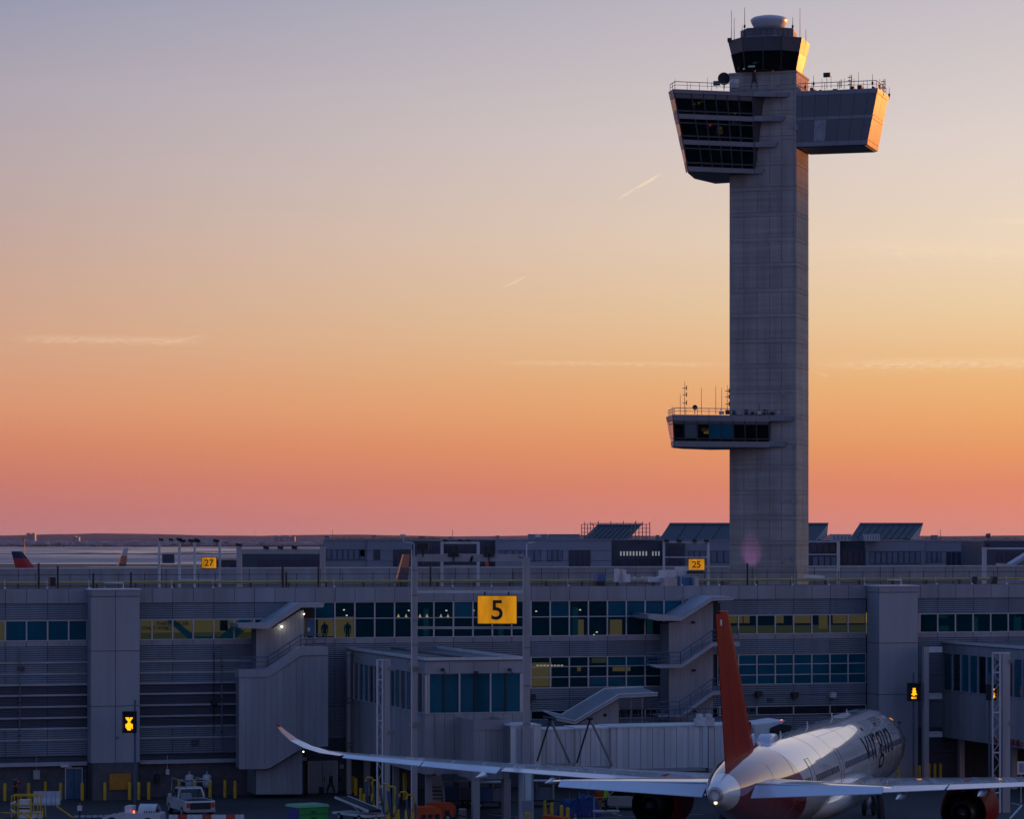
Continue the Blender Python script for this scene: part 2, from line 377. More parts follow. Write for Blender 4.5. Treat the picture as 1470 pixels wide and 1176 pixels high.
# far shore: ground cover of houses and trees that reads as one mass, behind it low hills
def far_mass():
    mb = MB(); rr = random.Random(11)
    for i in range(2600):
        D = rr.uniform(7000, 9800); X = rr.uniform(-.19, .06)*D
        w, h = rr.uniform(7, 22), rr.uniform(4, 11)
        if rr.random() < .45:
            mb.box(X-w/2, X+w/2, D, D+w, 0, h*.7); mb.loft([(X-w/2, D, h*.7), (X+w/2, D, h*.7), (X+w/2, D+w, h*.7), (X-w/2, D+w, h*.7)], [(X-w/2, D+w/2, h*1.05), (X+w/2, D+w/2, h*1.05), (X+w/2, D+w/2+.1, h*1.05), (X-w/2, D+w/2+.1, h*1.05)])
        else:
            q = rr.uniform(9, 26); n = 7
            rs = []
            for zz, k in ((0, .7), (.35, 1), (.75, .75), (1, .15)):
                rs.append([(X+q*k*math.cos(2*math.pi*a/n)*rr.uniform(.75, 1.2), D+q*k*math.sin(2*math.pi*a/n), zz*h*1.15) for a in range(n)])
            mb.rings(rs, smooth=False)
    o = mb.build('far_shore_town', 'far_town'); stuff(o, 'low dark houses and bare trees massed along the far shore of the bay', 'town')
def town_mat():
    m = mat('far_town', (.13, .14, .19), .9, var=.75, scale=.03, rnd=0)
town_mat(); far_mass()
def ridge(name, m, R0, a0, a1, hf, depth, n=160):
    A = []; B = []; C = []
    for i in range(n+1):
        a = lerp(a0, a1, i/n); s, c = math.sin(a), math.cos(a); h = hf(a)
        A.append((s*(R0-depth), c*(R0-depth), -1)); B.append((s*R0, c*R0, h)); C.append((s*(R0+depth), c*(R0+depth), -1))
    mb = MB(); mb.rings([A, B], cap=False, closed=False); mb.rings([B, C], cap=False, closed=False)
    return struct(mb.build(name, m))
ridge('ridge_line', 'hill', 17000, R(-75), R(38), lambda a: 31+7*math.exp(-((a+.13)/.05)**2)+3.2*wave(a*60, 2), 1500, 300)
mat('shade_ridge', (.05, .05, .045), .95, var=.4, scale=.02)
ridge('ridge_line', 'shade_ridge', 4300, R(40), R(78), lambda a: (99+3*wave(a*90, 5))*min(1, max(.03, (math.degrees(a)-43.1)/.35)) if a < R(66) else max(2, 84*(1-abs(math.degrees(a)-51)/27)), 700, 420)  # ridge added out of view so its shade falls on the lower tower
# painted apron lines
mat('yellow_line', (.45, .3, .03), .7, var=.3, scale=2)
def line(px0, py0, px1, py1, w=.18, m='line_paint'):
    a, b = ground(px0, py0), ground(px1, py1); n = (b-a).cross(V(0, 0, 1)).normalized()*w/2
    return struct(MB().add([a-n+V(0, 0, .006), b-n+V(0, 0, .006), b+n+V(0, 0, .006), a+n+V(0, 0, .006)], [(0, 1, 2, 3)]).build('apron_line', m))
line(866, 1164, 892, 1172); line(835, 1176, 1010, 1170); line(1452, 1154, 1467, 1157); line(1467, 1157, 1450, 1176); line(700, 1170, 745, 1174)

# ================================================================ CONTROL TOWER
a_t = R(16.6); TD = 459.0
TF = Frame((1143.4-CX)/FPX*TD, TD, -a_t)
tower = thing('control_tower', 'tall grey concrete airport control tower with cantilevered observation pods', 'control tower', (TF.o.x, TF.o.y, 0), -a_t)
TW = -TF.x(1047.0)                                # shaft width
DEP = 9.0
def tl(px, py, D): return TF.loc(at(px, py, D))
def TZ(py): return HC-(py-HY)/FPX*TD
ztop = TF.hit(1143, 103)[1]
MB().box(-TW+.06, -.06, .06, DEP-.06, 0, ztop-.05).build('shaft', 'concrete_dark', tower)
cols = [-TW] + [TF.x(p) for p in (1068, 1087, 1105, 1122, 1139.5)] + [0]
rowh = 3.72; thin = .62
z = TF.hit(1100, 828)[1] - 4.6*rowh; g = .028
while z < ztop-.3:
    za, zb, zc = z, min(z+rowh-thin, ztop), min(z+rowh, ztop)
    for i in range(6): piece('concrete_panel', 'concrete', tower, cols[i]+g, cols[i+1]-g, 0, .3, max(0, za)+g, zb-g)
    piece('concrete_panel', 'concrete', tower, -.28, 0, .34, DEP*.5-g, max(0, za)+g, zb-g)
    piece('concrete_panel', 'concrete', tower, -.28, 0, DEP*.5+g, DEP, max(0, za)+g, zb-g)
    piece('concrete_panel', 'concrete', tower, -TW, -TW+.28, .34, DEP, max(0, za)+g, zb-g)
    if zc-zb > 2.5*g:
        piece('concrete_band', 'concrete', tower, -TW+g, .004, -.012, .3, zb+g, zc-g)
        piece('concrete_band', 'concrete', tower, -.28, .012, .34, DEP, zb+g, zc-g)
        piece('concrete_band', 'concrete', tower, -TW, -TW+.28, .34, DEP, zb+g, zc-g)
    z += rowh
MB().box(-TW-.1, .1, -.1, DEP+.1, ztop-.05, ztop+.25).build('shaft_cap', 'concrete', tower)

def patch_pt(q, u, v):                            # bilinear: q = TL, TR, BR, BL
    return lerp(lerp(q[0], q[1], u), lerp(q[3], q[2], u), v)
def patch(q, us, vs, fn, t=.08, gap=.012):
    """us/vs split the quad; fn(i, j) -> (name, material, parent, lift) or None"""
    nrm = (q[1]-q[0]).cross(q[3]-q[0]).normalized()
    for j in range(len(vs)-1):
        for i in range(len(us)-1):
            r = fn(i, j)
            if not r: continue
            nm, m, par, lift = r
            gu = gap/max(.01, (q[1]-q[0]).length); gv = gap/max(.01, (q[3]-q[0]).length)
            c = [patch_pt(q, us[i]+gu, vs[j]+gv), patch_pt(q, us[i+1]-gu, vs[j]+gv), patch_pt(q, us[i+1]-gu, vs[j+1]-gv), patch_pt(q, us[i]+gu, vs[j+1]-gv)]
            sg = -1 if nrm.y > 0 else 1           # outward = towards the viewer side (-y)
            c = [p+nrm*sg*lift for p in c]
            MB().loft(c, [p+nrm*sg*t for p in c]).build(nm, m, par)
def fr(vals):
    a, b = vals[0], vals[-1]; return [(v-a)/(b-a) for v in vals]

# --- upper left pod (three glazed floors)
D0 = 455.2
FLt, FRt = tl(966.4, 127.3, D0), tl(1080, 129.6, D0+3.4)
FLb, FRb = tl(988, 245.5, D0+2.0), tl(1082, 246.8, D0+5.2)
zt, zb = FLt.z, FLb.z
FRt.z = zt; FRb.z = zb
def flat(px, D, z): p = TF.loc(at(px, HY, D)); p.z = z; return p
inn = V(0, .12, 0)
topP = [FLt+inn, FRt+inn, flat(1128, 462.5, zt), flat(1100, 470, zt), flat(1003, 474, zt), flat(969, 466.5, zt), flat(960.4, 458.2, zt)+V(.1, .05, 0)]
botP = [FLb+inn, FRb+inn, flat(1100, 464, zb), flat(1090, 470, zb), flat(1027, 473.5, zb), flat(997, 467, zb), flat(986.3, 459.6, zb)+V(.1, .05, 0)]
upod = MB().loft(topP, botP).build('observation_pod', 'pod_dark', tower); upod['label'] = 'large three-storey glazed pod near the top of the shaft'
q = [FLt, FRt, FRb, FLb]
us = fr([966.4, 991.3, 1008.5, 1026, 1043, 1060, 1080])
rows = [127.3, 133, 139.5, 140.5, 157.2, 159.2, 162.6, 169.7, 174.6, 176.4, 193.2, 195.2, 199.8, 206.8, 211.4, 213.2, 231.8, 234, 238.4, 245.5]
kinds = ['band', 'dark', 'bar', 'glass', 'bar', 'low', 'band', 'low', 'bar', 'glass', 'bar', 'low', 'band', 'low', 'bar', 'glass', 'bar', 'low', 'band']
vsr = fr(rows)
def podf(kinds, pod, wide=.06):
    def fn(i, j):
        k = kinds[j]
        if k == 'band': return ('spandrel_panel', 'pod_band', pod, .14)
        if k in ('glass', 'low'): return ('pane', 'tower_glass', pod, 0)
        if k == 'bar': return ('transom', 'pod_frame', pod, .03)
        return ('soffit_strip', 'pod_panel', pod, 0)
    return fn
patch(q, us, vsr, podf(kinds, upod))
def mullions(q, us, pod, v0=0, v1=1, w=.16, lift=.1, name='mullion'):
    nrm = (q[1]-q[0]).cross(q[3]-q[0]).normalized(); sg = -1 if nrm.y > 0 else 1
    for u in us: MB().bar(patch_pt(q, u, v0)+nrm*sg*lift, patch_pt(q, u, v1)+nrm*sg*lift, w, .12).build(name, 'pod_frame', pod)
mullions(q, us, upod, .05, .95)
# angled left facet of the pod
P2t, P2b = flat(960.0, 458.2, zt), flat(985.6, 459.6, zb)
qs = [P2t, FLt, FLb, P2b]
def facef(i, j):
    k = kinds[j]
    if k == 'band': return ('spandrel_panel', 'pod_band', upod, .02)
    if k == 'glass': return ('pane', 'sunlit_glass', upod, 0)
    return ('spandrel_panel', 'pod_band', upod, .01)
patch(qs, [0, .5, 1], vsr, facef, t=.06, gap=.02)
# projecting floor fins that run on to the shaft
def fin(pod, x0, xa, ya, yb, xb, D_at, t=1.5):
    Dq = lambda p: min(D_at(p)-.03, Ds(p))
    a0, a1 = flat(x0, Dq(x0), TZ(ya)), flat(xa, Dq(xa), TZ(ya))
    b0, b1 = flat(x0, Dq(x0), TZ(yb)), flat(xb, Dq(xb), TZ(yb))
    for k in range(3):
        u0, u1 = k/3+.004, (k+1)/3-.004
        c = [lerp(a0, a1, u0), lerp(a0, a1, u1), lerp(b0, b1, u1), lerp(b0, b1, u0)]
        MB().loft(c, [p+V(0, t, 0) for p in c]).build('floor_fin', 'pod_band', pod)
Ds = lambda p: TD+(1143.4-p)/9.8*.298-.3
Dl = lambda p: D0-.1+(p-966.4)*3.4/113.6
fin(upod, 1081, 1133, 132, 138.5, 1131, Dl); fin(upod, 1081, 1127.5, 165.8, 173.2, 1124, lambda p: Dl(p)+.7); fin(upod, 1083, 1117.5, 202.6, 209.8, 1114, lambda p: Dl(p)+1.3); fin(upod, 1083, 1098, 239.8, 247.5, 1093, lambda p: Dl(p)+1.8)
# recess cheek between the glass and the shaft
MB().prism([FRt+V(0, .2, -.4), FRb+V(0, .2, .4), FRb+V(.9, 1.6, .4), FRt+V(1.2, 2.2, -.4)], (.05, .02, 0)).build('recess_cheek', 'pod_dark', upod)
def railing(pod, pts, h=1.1, step=1.8, r=.045, name='railing'):
    mb = MB()
    for a, b in zip(pts[:-1], pts[1:]):
        n = max(1, round((b-a).length/step))
        for i in range(n+1): p = lerp(a, b, i/n); mb.tube([p, p+V(0, 0, h)], r*.9, 5)
        for k in (1, .55): mb.tube([a+V(0, 0, h*k), b+V(0, 0, h*k)], r*(1.3 if k == 1 else .8), 5)
    return mb.build(name, 'steel', pod)
railing(upod, [flat(960.5, 458.6, zt)+V(.15, 0, 0), FLt+V(.2, .2, 0), flat(1127, 460.2, zt)-V(0, .4, 0)])
# --- right pod: clad box flush with the shaft
xt, xb = TF.x(1260.5), TF.x(1244.5); zT, zB = TF.hit(1143.4, 130.7)[1], TF.hit(1143.4, 210.8)[1]
rp = [V(0, .05, zT), V(xt, .05, zT), V(xb, .05, zB), V(0, .05, zB)]
rpod = MB().loft([V(.02, .14, zT), V(xt-.12, .14, zT), V(xb-.12, .14, zB), V(.02, .14, zB)], [V(.02, DEP, zT), V(xt-.12, DEP, zT), V(xb-.12, DEP, zB), V(.02, DEP, zB)]).build('cabin_pod', 'pod_dark', tower)
rpod['label'] = 'windowless clad pod with sunlit orange end wall'
usr = fr([825, 858, 930, 1003, 1075, 1148, 1222, 1268]); rk = [530, 558, 681, 702, 826, 855]
vr2 = fr(rk)
def rfn(i, j):
    if j in (0, 2, 4): return ('band_panel', 'pod_band', rpod, .03)
    if j == 3 and i == 2: return ('patched_panel', 'pale_panel', rpod, .02)
    return ('wall_panel', 'pod_panel', rpod, 0)
patch(rp, usr, vr2, rfn, gap=.02)
mat('sunlit_end_panel', (.30, .24, .18), .35, .3, var=.04, rnd=.05)  # warmer, lighter copy of the pod panel with the low sun in its colour
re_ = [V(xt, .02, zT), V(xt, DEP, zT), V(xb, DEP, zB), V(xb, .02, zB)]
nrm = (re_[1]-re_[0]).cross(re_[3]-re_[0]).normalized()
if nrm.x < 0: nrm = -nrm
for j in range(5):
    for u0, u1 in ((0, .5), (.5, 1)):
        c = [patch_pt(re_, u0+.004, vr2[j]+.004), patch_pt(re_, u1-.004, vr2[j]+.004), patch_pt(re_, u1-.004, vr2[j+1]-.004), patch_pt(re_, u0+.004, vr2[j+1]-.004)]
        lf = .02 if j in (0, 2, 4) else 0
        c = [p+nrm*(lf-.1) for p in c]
        MB().loft(c, [p+nrm*.1 for p in c]).build('sunlit_end_panel', 'sunlit_end_panel', rpod)
MB().box(.3, xb-.3, .3, DEP-.3, zB-.12, zB-.004).build('soffit', 'pod_dark', rpod)
railing(rpod, [V(.3, .3, zT), V(xt-.3, .3, zT), V(xt-.3, DEP-.3, zT)], h=1.15)
railing(rpod, [V(.3, DEP-.4, zT), V(xt-.3, DEP-.4, zT)], h=1.15)
# --- lower left pod (one glazed floor)
E0 = 455.2
Lt, Rt, Lb, Rb = tl(965.8, 595.3, E0), tl(1103, 596.6, E0+4.1), tl(967.8, 641.3, E0+.6), tl(1104, 641.5, E0+4.6)
Rt.z = Lt.z; Rb.z = Lb.z
yt, yb = Lt.z, Lb.z
tp = [Lt+inn, Rt+inn, flat(1128, 462.5, yt), flat(1100, 470, yt), flat(1005, 474, yt), flat(972, 469, yt), flat(956.6, 463.5, yt)+V(.1, .05, 0)]
bp_ = [Lb+inn, Rb+inn, flat(1124, 464, yb), flat(1100, 470, yb), flat(1020, 473.5, yb), flat(980, 468, yb), flat(964.8, 463, yb)+V(.1, .05, 0)]
lpod = MB().loft(tp, bp_).build('observation_pod', 'pod_dark', tower); lpod['label'] = 'small single-storey glazed pod low on the shaft'
ql = [Lt, Rt, Rb, Lb]; usl = fr([966, 981.7, 999.7, 1017, 1034.5, 1051.7, 1068.3, 1085, 1103]); vl = fr([595.3, 604, 607.5, 609, 628.5, 630, 633, 641.3]); kl = ['band', 'dark', 'bar', 'glass', 'bar', 'low', 'band']
f0 = podf(kl, lpod)
mat('pale_glass', (.08, .12, .14), .12, spec=.6)
def lfn(i, j):
    r = f0(i, j)
    if kl[j] == 'glass' and i in (1, 3, 4): return ('pane', 'pale_glass' if i == 1 else 'teal_glass', lpod, 0)
    return r
patch(ql, usl, vl, lfn); mullions(ql, usl, lpod, .15, .85)
qf = [flat(956.6, 463.5, yt), Lt, Lb, flat(964.8, 463, yb)]
patch(qf, [0, .5, 1], vl, lambda i, j: ('spandrel_panel', 'pod_band', lpod, .01) if kl[j] == 'band' else ('pane', 'pale_glass', lpod, 0), t=.06, gap=.04)
De = lambda p: E0-.1+(p-966)*4.1/137
fin(lpod, 1104, 1140, 596.8, 604.5, 1138, De); fin(lpod, 1104, 1129, 633.2, 641.3, 1127, lambda p: De(p)+.3)
railing(lpod, [flat(957.5, 463.8, yt)+V(.2, 0, 0), Lt+V(.2, .2, 0), flat(1133, 460.1, yt)-V(0, .4, 0)], h=.95)
# --- cab, penthouse, radome
def cabring(spec):
    return [TF.loc(at(px, py, D)) for px, py, D in spec]
zc0, zc1 = TF.hit(1100, 102)[1]+.2, TF.hit(1100, 55)[1]
topx = [(1045.5, 462.4), (1065.4, 458.6), (1095, 457.9), (1122, 457.4), (1150.5, 458.9), (1162, 465.4), (1148, 474), (1105, 476), (1062, 474)]
botx = [(1057, 462.6), (1070, 459.9), (1096, 459.3), (1121, 459.0), (1142, 460.2), (1151, 465.2), (1140, 472), (1104, 473.6), (1068, 472)]
T8 = [flat(p, D, zc1) for p, D in topx]; B8 = [flat(p, D, zc0) for p, D in botx]
cab = MB().loft([p*.985+V(-.07, .07, p.z*.015) for p in T8], [p*.985+V(-.07, .07, p.z*.015) for p in B8]).build('cab', 'pod_dark', tower)
n8 = len(T8); cen = sum((p for p in T8), V(0, 0, 0))/n8
for i in range(n8):
    a, b = T8[i], T8[(i+1)%n8]; c, d = B8[(i+1)%n8], B8[i]
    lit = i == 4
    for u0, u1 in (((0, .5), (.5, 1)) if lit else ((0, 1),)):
        for v0, v1, nm, mm in ((0, .44, 'fascia_panel', 'sunlit_end_panel' if lit else 'pod_panel'), (.44, 1, 'pane', 'sunlit_glass' if lit else 'tower_glass')):
            qq = [a, b, c, d]
            cc = [patch_pt(qq, u0+.008, v0+.004), patch_pt(qq, u1-.008, v0+.004), patch_pt(qq, u1-.008, v1-.004), patch_pt(qq, u0+.008, v1-.004)]
            nn = (cc[1]-cc[0]).cross(cc[3]-cc[0]).normalized()
            if nn.dot(cc[0]-cen) < 0: nn = -nn
            MB().loft(cc, [p+nn*.08 for p in cc]).build(nm, mm, cab)
    MB().bar(lerp(a, d, .44)+(a-cen)*.008, d+(a-cen)*.008, .16).build('mullion', 'pod_frame', cab)
mat('penthouse', (.12, .12, .14), .6)
pz = TF.hit(1100, 41)[1]
pt = [(1063, 463.5), (1073, 460.6), (1110, 459.6), (1139, 460.8), (1144, 466), (1136, 471), (1104, 472.5), (1070, 471)]
pent = MB().loft([flat(p, D, zc1) for p, D in pt], [flat(p, D, pz) for p, D in pt]).build('penthouse', 'penthouse', tower)
for i in range(4):
    a, b = flat(*pt[i], zc1), flat(*pt[i+1], zc1); MB().bar(a+V(0, -.12, .35), b+V(0, -.12, .35), .06).build('handrail', 'steel', pent)
    for k in range(1, 4):
        p = lerp(a, b, k/4); MB().bar(p+V(0, -.05, .1), p+V(0, -.05, pz-zc1-.1), .05).build('seam', 'pod_dark', pent)
MB().loft([flat(p, D, pz)+V(0, -.1, 0) for p, D in pt], [flat(p, D, pz+.18)+V(0, -.1, 0) for p, D in pt]).build('roof_edge', 'pod_panel', pent)
rc = flat(1104, 466, 0); s_ = 466/FPX
zr = lambda py: HC-(py-HY)*s_
mat('radome', (.62, .6, .63), .35, coat=.3, var=.04)
MB().lathe((rc.x, rc.y, 0), [(.3, zr(41.5)), (2.15, zr(41)), (2.35, zr(38)), (2.6, zr(33.5)), (2.78, zr(29.5)), (2.74, zr(27.5)), (2.4, zr(25)), (1.6, zr(23.2)), (.02, zr(22.4))], 28).build('radome', 'radome', tower)
emat('glow_yellow', (.9, .6, .08), .5); emat('glow_red', (1, .12, .05), .6); emat('glow_cyan', (.45, .85, .85), .7); emat('glow_dim', (.35, .22, .05), .35)
def glow(q, u, v, w, h, m, par, inward=.03):        # small lit things just behind the glass
    p = patch_pt(q, u, v)+V(0, inward, 0); d = (q[1]-q[0]).normalized()
    MB().prism([p-d*w/2+V(0, 0, -h/2), p+d*w/2+V(0, 0, -h/2), p+d*w/2+V(0, 0, h/2), p-d*w/2+V(0, 0, h/2)], (0, .02, 0)).build('lit_screen', m, par)
for px, py, w, h, m in ((996, 148, .3, .25, 'glow_yellow'), (1003, 146, .25, .35, 'glow_yellow'), (1007, 144, .15, .2, 'glow_yellow'), (1055, 159, .15, .15, 'glow_yellow'), (1019, 178, .35, .35, 'glow_red'), (1033, 181, .7, .3, 'glow_yellow'), (1033, 186, .9, .6, 'glow_dim'), (1003, 189, .7, .08, 'glow_dim'), (1052, 172, .2, .15, 'glow_cyan'), (1057, 172.4, .15, .12, 'glow_cyan')):
    f = (py-127.3)/118.2; a = lerp(966.4, 988, f); glow(q, (px-a)/(lerp(1080, 1082, f)-a), f, w, h, m, upod)
for i, u, v, w, h, m in ((0, .85, .93, .35, .5, 'glow_cyan'), (1, .35, .9, 1.0, .25, 'glow_cyan'), (1, .5, .8, .15, .15, 'glow_cyan'), (1, .62, .8, .15, .15, 'glow_cyan'), (0, .3, .85, .08, .9, 'glow_dim')): glow([T8[i], T8[i+1], B8[i+1], B8[i]], u, v, w, h, m, cab, .02)
for px, py, w, h, m in ((1010, 616, .9, .5, 'glow_dim'), (1013, 619, .8, .6, 'glow_yellow'), (972, 618, .5, .1, 'glow_dim')): glow(ql, (px-966)/137, (py-595.3)/46, w, h, m, lpod)
# antennas, dishes and masts fixed to the tower
def antenna(px, y0, y1, D, r=.05, kind=0, par=tower):
    a = tl(px, y0, D); b = tl(px, y1, D); b.x, b.y = a.x, a.y
    mb = MB().tube([a, lerp(a, b, .5), b], r, 6, r*.6)
    if kind == 1: m_ = lerp(a, b, .35); mb.lathe(m_, [(.02, -.3), (.16, -.15), (.16, .15), (.02, .3)], 8)
    if kind == 2:
        for t in (.35, .6, .8): m_ = lerp(a, b, t); mb.box(m_.x-.3, m_.x+.3, m_.y-.05, m_.y+.05, m_.z-.05, m_.z+.05); mb.box(m_.x+.22, m_.x+.32, m_.y-.1, m_.y+.1, m_.z-.3, m_.z+.35)
    if kind == 3: mb.box(b.x-.5, b.x+.5, b.y-.2, b.y+.2, b.z-.65, b.z)
    return mb.build('antenna', 'dark_metal' if kind else 'steel', par)
for px, y0, y1, k in ((1050, 58, 14, 0), (1054, 58, 25, 0), (1069, 52, 10, 1), (1148.5, 56, 11, 0), (1138, 45, 24, 1), (1157, 62, 41, 0), (1065.5, 52, 36, 0)):
    antenna(px, y0, y1, 461, .055, k)
MB().box(*[v for v in (lambda p: (p.x-.35, p.x+.25, p.y-.2, p.y+.2, p.z-.3, p.z+.3))(tl(1048, 57, 461.5))]).build('camera_box', 'dark_metal', tower)
for px, y0, y1, k in ((1168, 121, 108, 1), (1187, 122, 104, 3), (1180, 122, 113, 0), (1193, 121, 108, 0), (1220, 124, 106, 2), (1226, 121, 112, 0), (1232.5, 122, 103, 0), (1252.5, 121, 106, 1), (1263, 124, 113, 1), (1268, 126, 113, 2), (1276.5, 137, 125, 1), (1205, 122, 115, 2), (1149, 123, 112, 0), (1156, 124, 116, 1), (1245, 122, 114, 0), (1212, 122, 112, 0)):
    antenna(px, y0+5, y1, 461, .05, k, rpod)
for k in range(9):
    x = 1.5+k*1.15; MB().box(x, x+random.uniform(.3, .9), 2+random.random()*3, 5.5, zT+.02, zT+random.uniform(.4, 1.0)).build('roof_unit', 'dark_metal', rpod)
for px, y0, y1, k in ((969, 127, 113, 0), (1015.5, 127, 111, 0), (991, 127, 117, 0), (1029, 127, 116, 3), (1087, 127, 114, 1)):
    antenna(px, y0, y1, 463, .04, k, upod)
def dish(px, py, D, r, par, m='dark_metal', tilt=0):
    c = tl(px, py, D); o = MB().lathe((0, 0, 0), [(r, 0), (r, .12), (r*.75, .3), (r*.3, .45), (.05, .5)], 14, 'Y').build('dish_antenna', m, par, c); o.rotation_euler.z = tilt
    return o
dish(1039.5, 112.5, 463, .95, upod, 'dark_metal', .5); MB().tube([tl(1039.5, 127, 463.5), tl(1039.5, 113, 463.5)], .1).build('dish_post', 'steel', upod)
c = tl(1055, 126.5, 459.5); MB().lathe(c, [(.5, 0), (.62, .5), (.72, 1.15), (.72, 1.25), (.4, 1.3)], 14).build('vent_drum', 'white_metal', upod)
for px in (1078, 1104): 
    c = tl(px, 128, 461.0)
    MB().bar(c, c+V(.5, -.3, 2.6), .12).bar(c+V(1, 0, 0), c+V(.5, -.3, 2.6), .12).box(c.x+.3, c.x+.7, c.y-.5, c.y-.2, c.z+1.2, c.z+3.0).build('antenna_bracket', 'dark_metal', upod)
for px, y0, y1, k in ((983, 595, 548, 2), (976.5, 595, 566, 0), (1007, 595, 557, 0), (1027.5, 595, 554, 0), (1036, 595, 557, 0), (1044, 595, 553, 2), (965, 596, 583, 0), (1090, 596, 579, 1), (1113, 596, 580, 1), (1125, 596, 581, 1)):
    antenna(px, y0, y1, 463 if px < 1046 else 460.3, .05, k, lpod)
dish(997.5, 585, 462, .38, lpod); MB().tube([tl(997.5, 595, 462.3), tl(997.5, 585, 462.3)], .06).build('dish_post', 'steel', lpod)
for k in range(11):
    p = tl(1032+k*9.2, 595, 459.8); MB().box(p.x, p.x+random.uniform(.3, .7), p.y, p.y+.6, p.z, p.z+random.uniform(.3, .85)).build('roof_unit', 'dark_metal' if k % 3 else 'white_metal', lpod)
for px, py in ((1125, 565), (1125, 719), (1140, 719), (1140, 640), (1125, 803), (1139, 801), (1139, 180), (1143, 182)):
    p = TF.hit(px, py); MB().box(p[0]-.3, p[0]+.2, -.14, -.012, p[1]-.4, p[1]+.3).build('vent_cover', 'pale_panel', tower)
# ================================================================ TERMINAL
phi = R(16.8); BF = Frame(0, 254.3, phi)
term = thing('terminal_building', 'long blue-grey clad airport terminal with window bands under the control tower', 'terminal', (0, 254.3, 0), phi)
U0, US = 1.6159, 1.6367
def bz(px, py, v=0): return BF.hit(px, py, v)[1]
def bp3(px, py, v=0): x, z_ = BF.hit(px, py, v); return V(x, v, z_)
zp1, zp0, zu0, zw0, zs0 = bz(60, 845.5), bz(60, 867), bz(60, 891), bz(60, 921), bz(60, 929)
led = [bz(270, y) for y in (948.4, 964.4, 979.7, 994.7, 1011, 1026.8, 1042, 1058, 1083)]
zbase = bz(270, 1091)
XL, XR = BF.x(-90), BF.x(1600)
def cells(px0, px1, n=1, ph=0):
    a, b = BF.x(px0), BF.x(px1); out = []; k0 = math.floor((a-U0)/US)-2
    k = k0-((k0-ph) % n)
    while U0+US*k < b:
        s, e = max(a, U0+US*k), min(b, U0+US*(k+n))
        if e-s > .12: out.append((s, e, k))
        k += n
    return out
GP = .018
def strip_pieces(name, m, px0, px1, z0, z1, n=2, ph=0, y0=0.0, y1=.2, g=GP):
    for s, e, k in cells(px0, px1, n, ph): piece(name, m, term, s+g, e-g, y0, y1, z0+g, z1-g)
def backing(px0, px1, z0, z1): piece('wall', 'wall_core', term, BF.x(px0), BF.x(px1), .2, .9, z0, z1)
def window(px0, px1, z0, z1, trans, fn, y=.06, n=1, ph=0, fw=.07):
    """glazed bays: one window per module with its panes as sub-parts; fn(px, row) -> pane material"""
    for s, e, k in cells(px0, px1, n, ph):
        mb = MB(); w = fw
        mb.box(s, s+w/2+.02, y-.06, y+.12, z0, z1).box(e-w/2-.02, e, y-.06, y+.12, z0, z1).box(s, e, y-.05, y+.11, z1-w, z1).box(s, e, y-.05, y+.11, z0, z0+w)
        zs = [z0]+trans+[z1]
        for t in trans: mb.box(s, e, y-.045, y+.1, t-w/2, t+w/2)
        wo = mb.build('window', 'frame', term)
        for r in range(len(zs)-1):
            mm = fn((s+e)/2, r)
            if mm: piece('pane', mm, wo, s+.03, e-.03, y+.03, y+.055, zs[r]+.03, zs[r+1]-.03)
def pxu(u, v=0):
    P = BF.world(u, v); return CX+FPX*P.x/P.y
rr = random.Random(5)
# parapet and coping
strip_pieces('parapet_panel', 'parapet', -90, 1600, zp0, zp1, 1, 0, -.08, .25)
piece('parapet_backing', 'wall_core', term, XL, XR+0, .22, .6, zp0, zp1-.03)
piece('roof', 'roofing', term, XL, XR, .6, 24, zp0-.6, zp1-.42)
piece('core', 'wall_core', term, XL, XR, 9, 24, 0, zp0-.6)
piece('floor_slab', 'interior', term, XL, XR, .25, 9, zs0-.25, zs0)
piece('floor_slab', 'interior', term, XL, XR, .9, 9, 7.0, 7.25)
piece('back_wall', 'interior', term, XL, XR, 8.6, 9, 0, zp0-.6)
# -- left bays
LB = [(-90, 125), (201, 440)]
for a, b in LB:
    strip_pieces('cladding_panel', 'cladding', a, b, zu0, zp0, 2); backing(a, b, zu0, zp0)
    strip_pieces('sill_panel', 'parapet', a, b, zs0, zw0, 1); backing(a, b, zs0, zw0)
    strip_pieces('cladding_panel', 'cladding', a, b, led[0], zs0, 2)
    lv = led
    for i in range(8):
        m_ = 'louver' if 2 <= i <= 5 else 'cladding'
        strip_pieces('louver_panel' if m_ == 'louver' else 'cladding_panel', m_, a, b, lv[i+1], lv[i]-.14, 4 if m_ == 'louver' else 2, 0, .10 if m_ == 'louver' else .04, .25)
        piece('ledge', 'ledge', term, BF.x(a), BF.x(b), -.03, .2, lv[i]-.14, lv[i])
    piece('ledge', 'louver', term, BF.x(a), BF.x(b), .15, .4, zbase, lv[8])  # dark strip standing in for the shadow line over the base ledge
    piece('ledge', 'ledge', term, BF.x(a), BF.x(b), -.06, .4, zbase-.3, zbase)
    backing(a, b, zbase-.3, zs0)
    piece('base_wall', 'masonry', term, BF.x(a), BF.x(b), .3, .9, 0, zbase-.3)
def leftpane(u, r):
    p = pxu(u)
    if p < 8: return 'clear_glass'
    if p < 130: return 'teal_glass'
    return 'clear_glass'
window(-90, 125, zw0, zu0, [], leftpane); window(201, 440, zw0, zu0, [], leftpane)
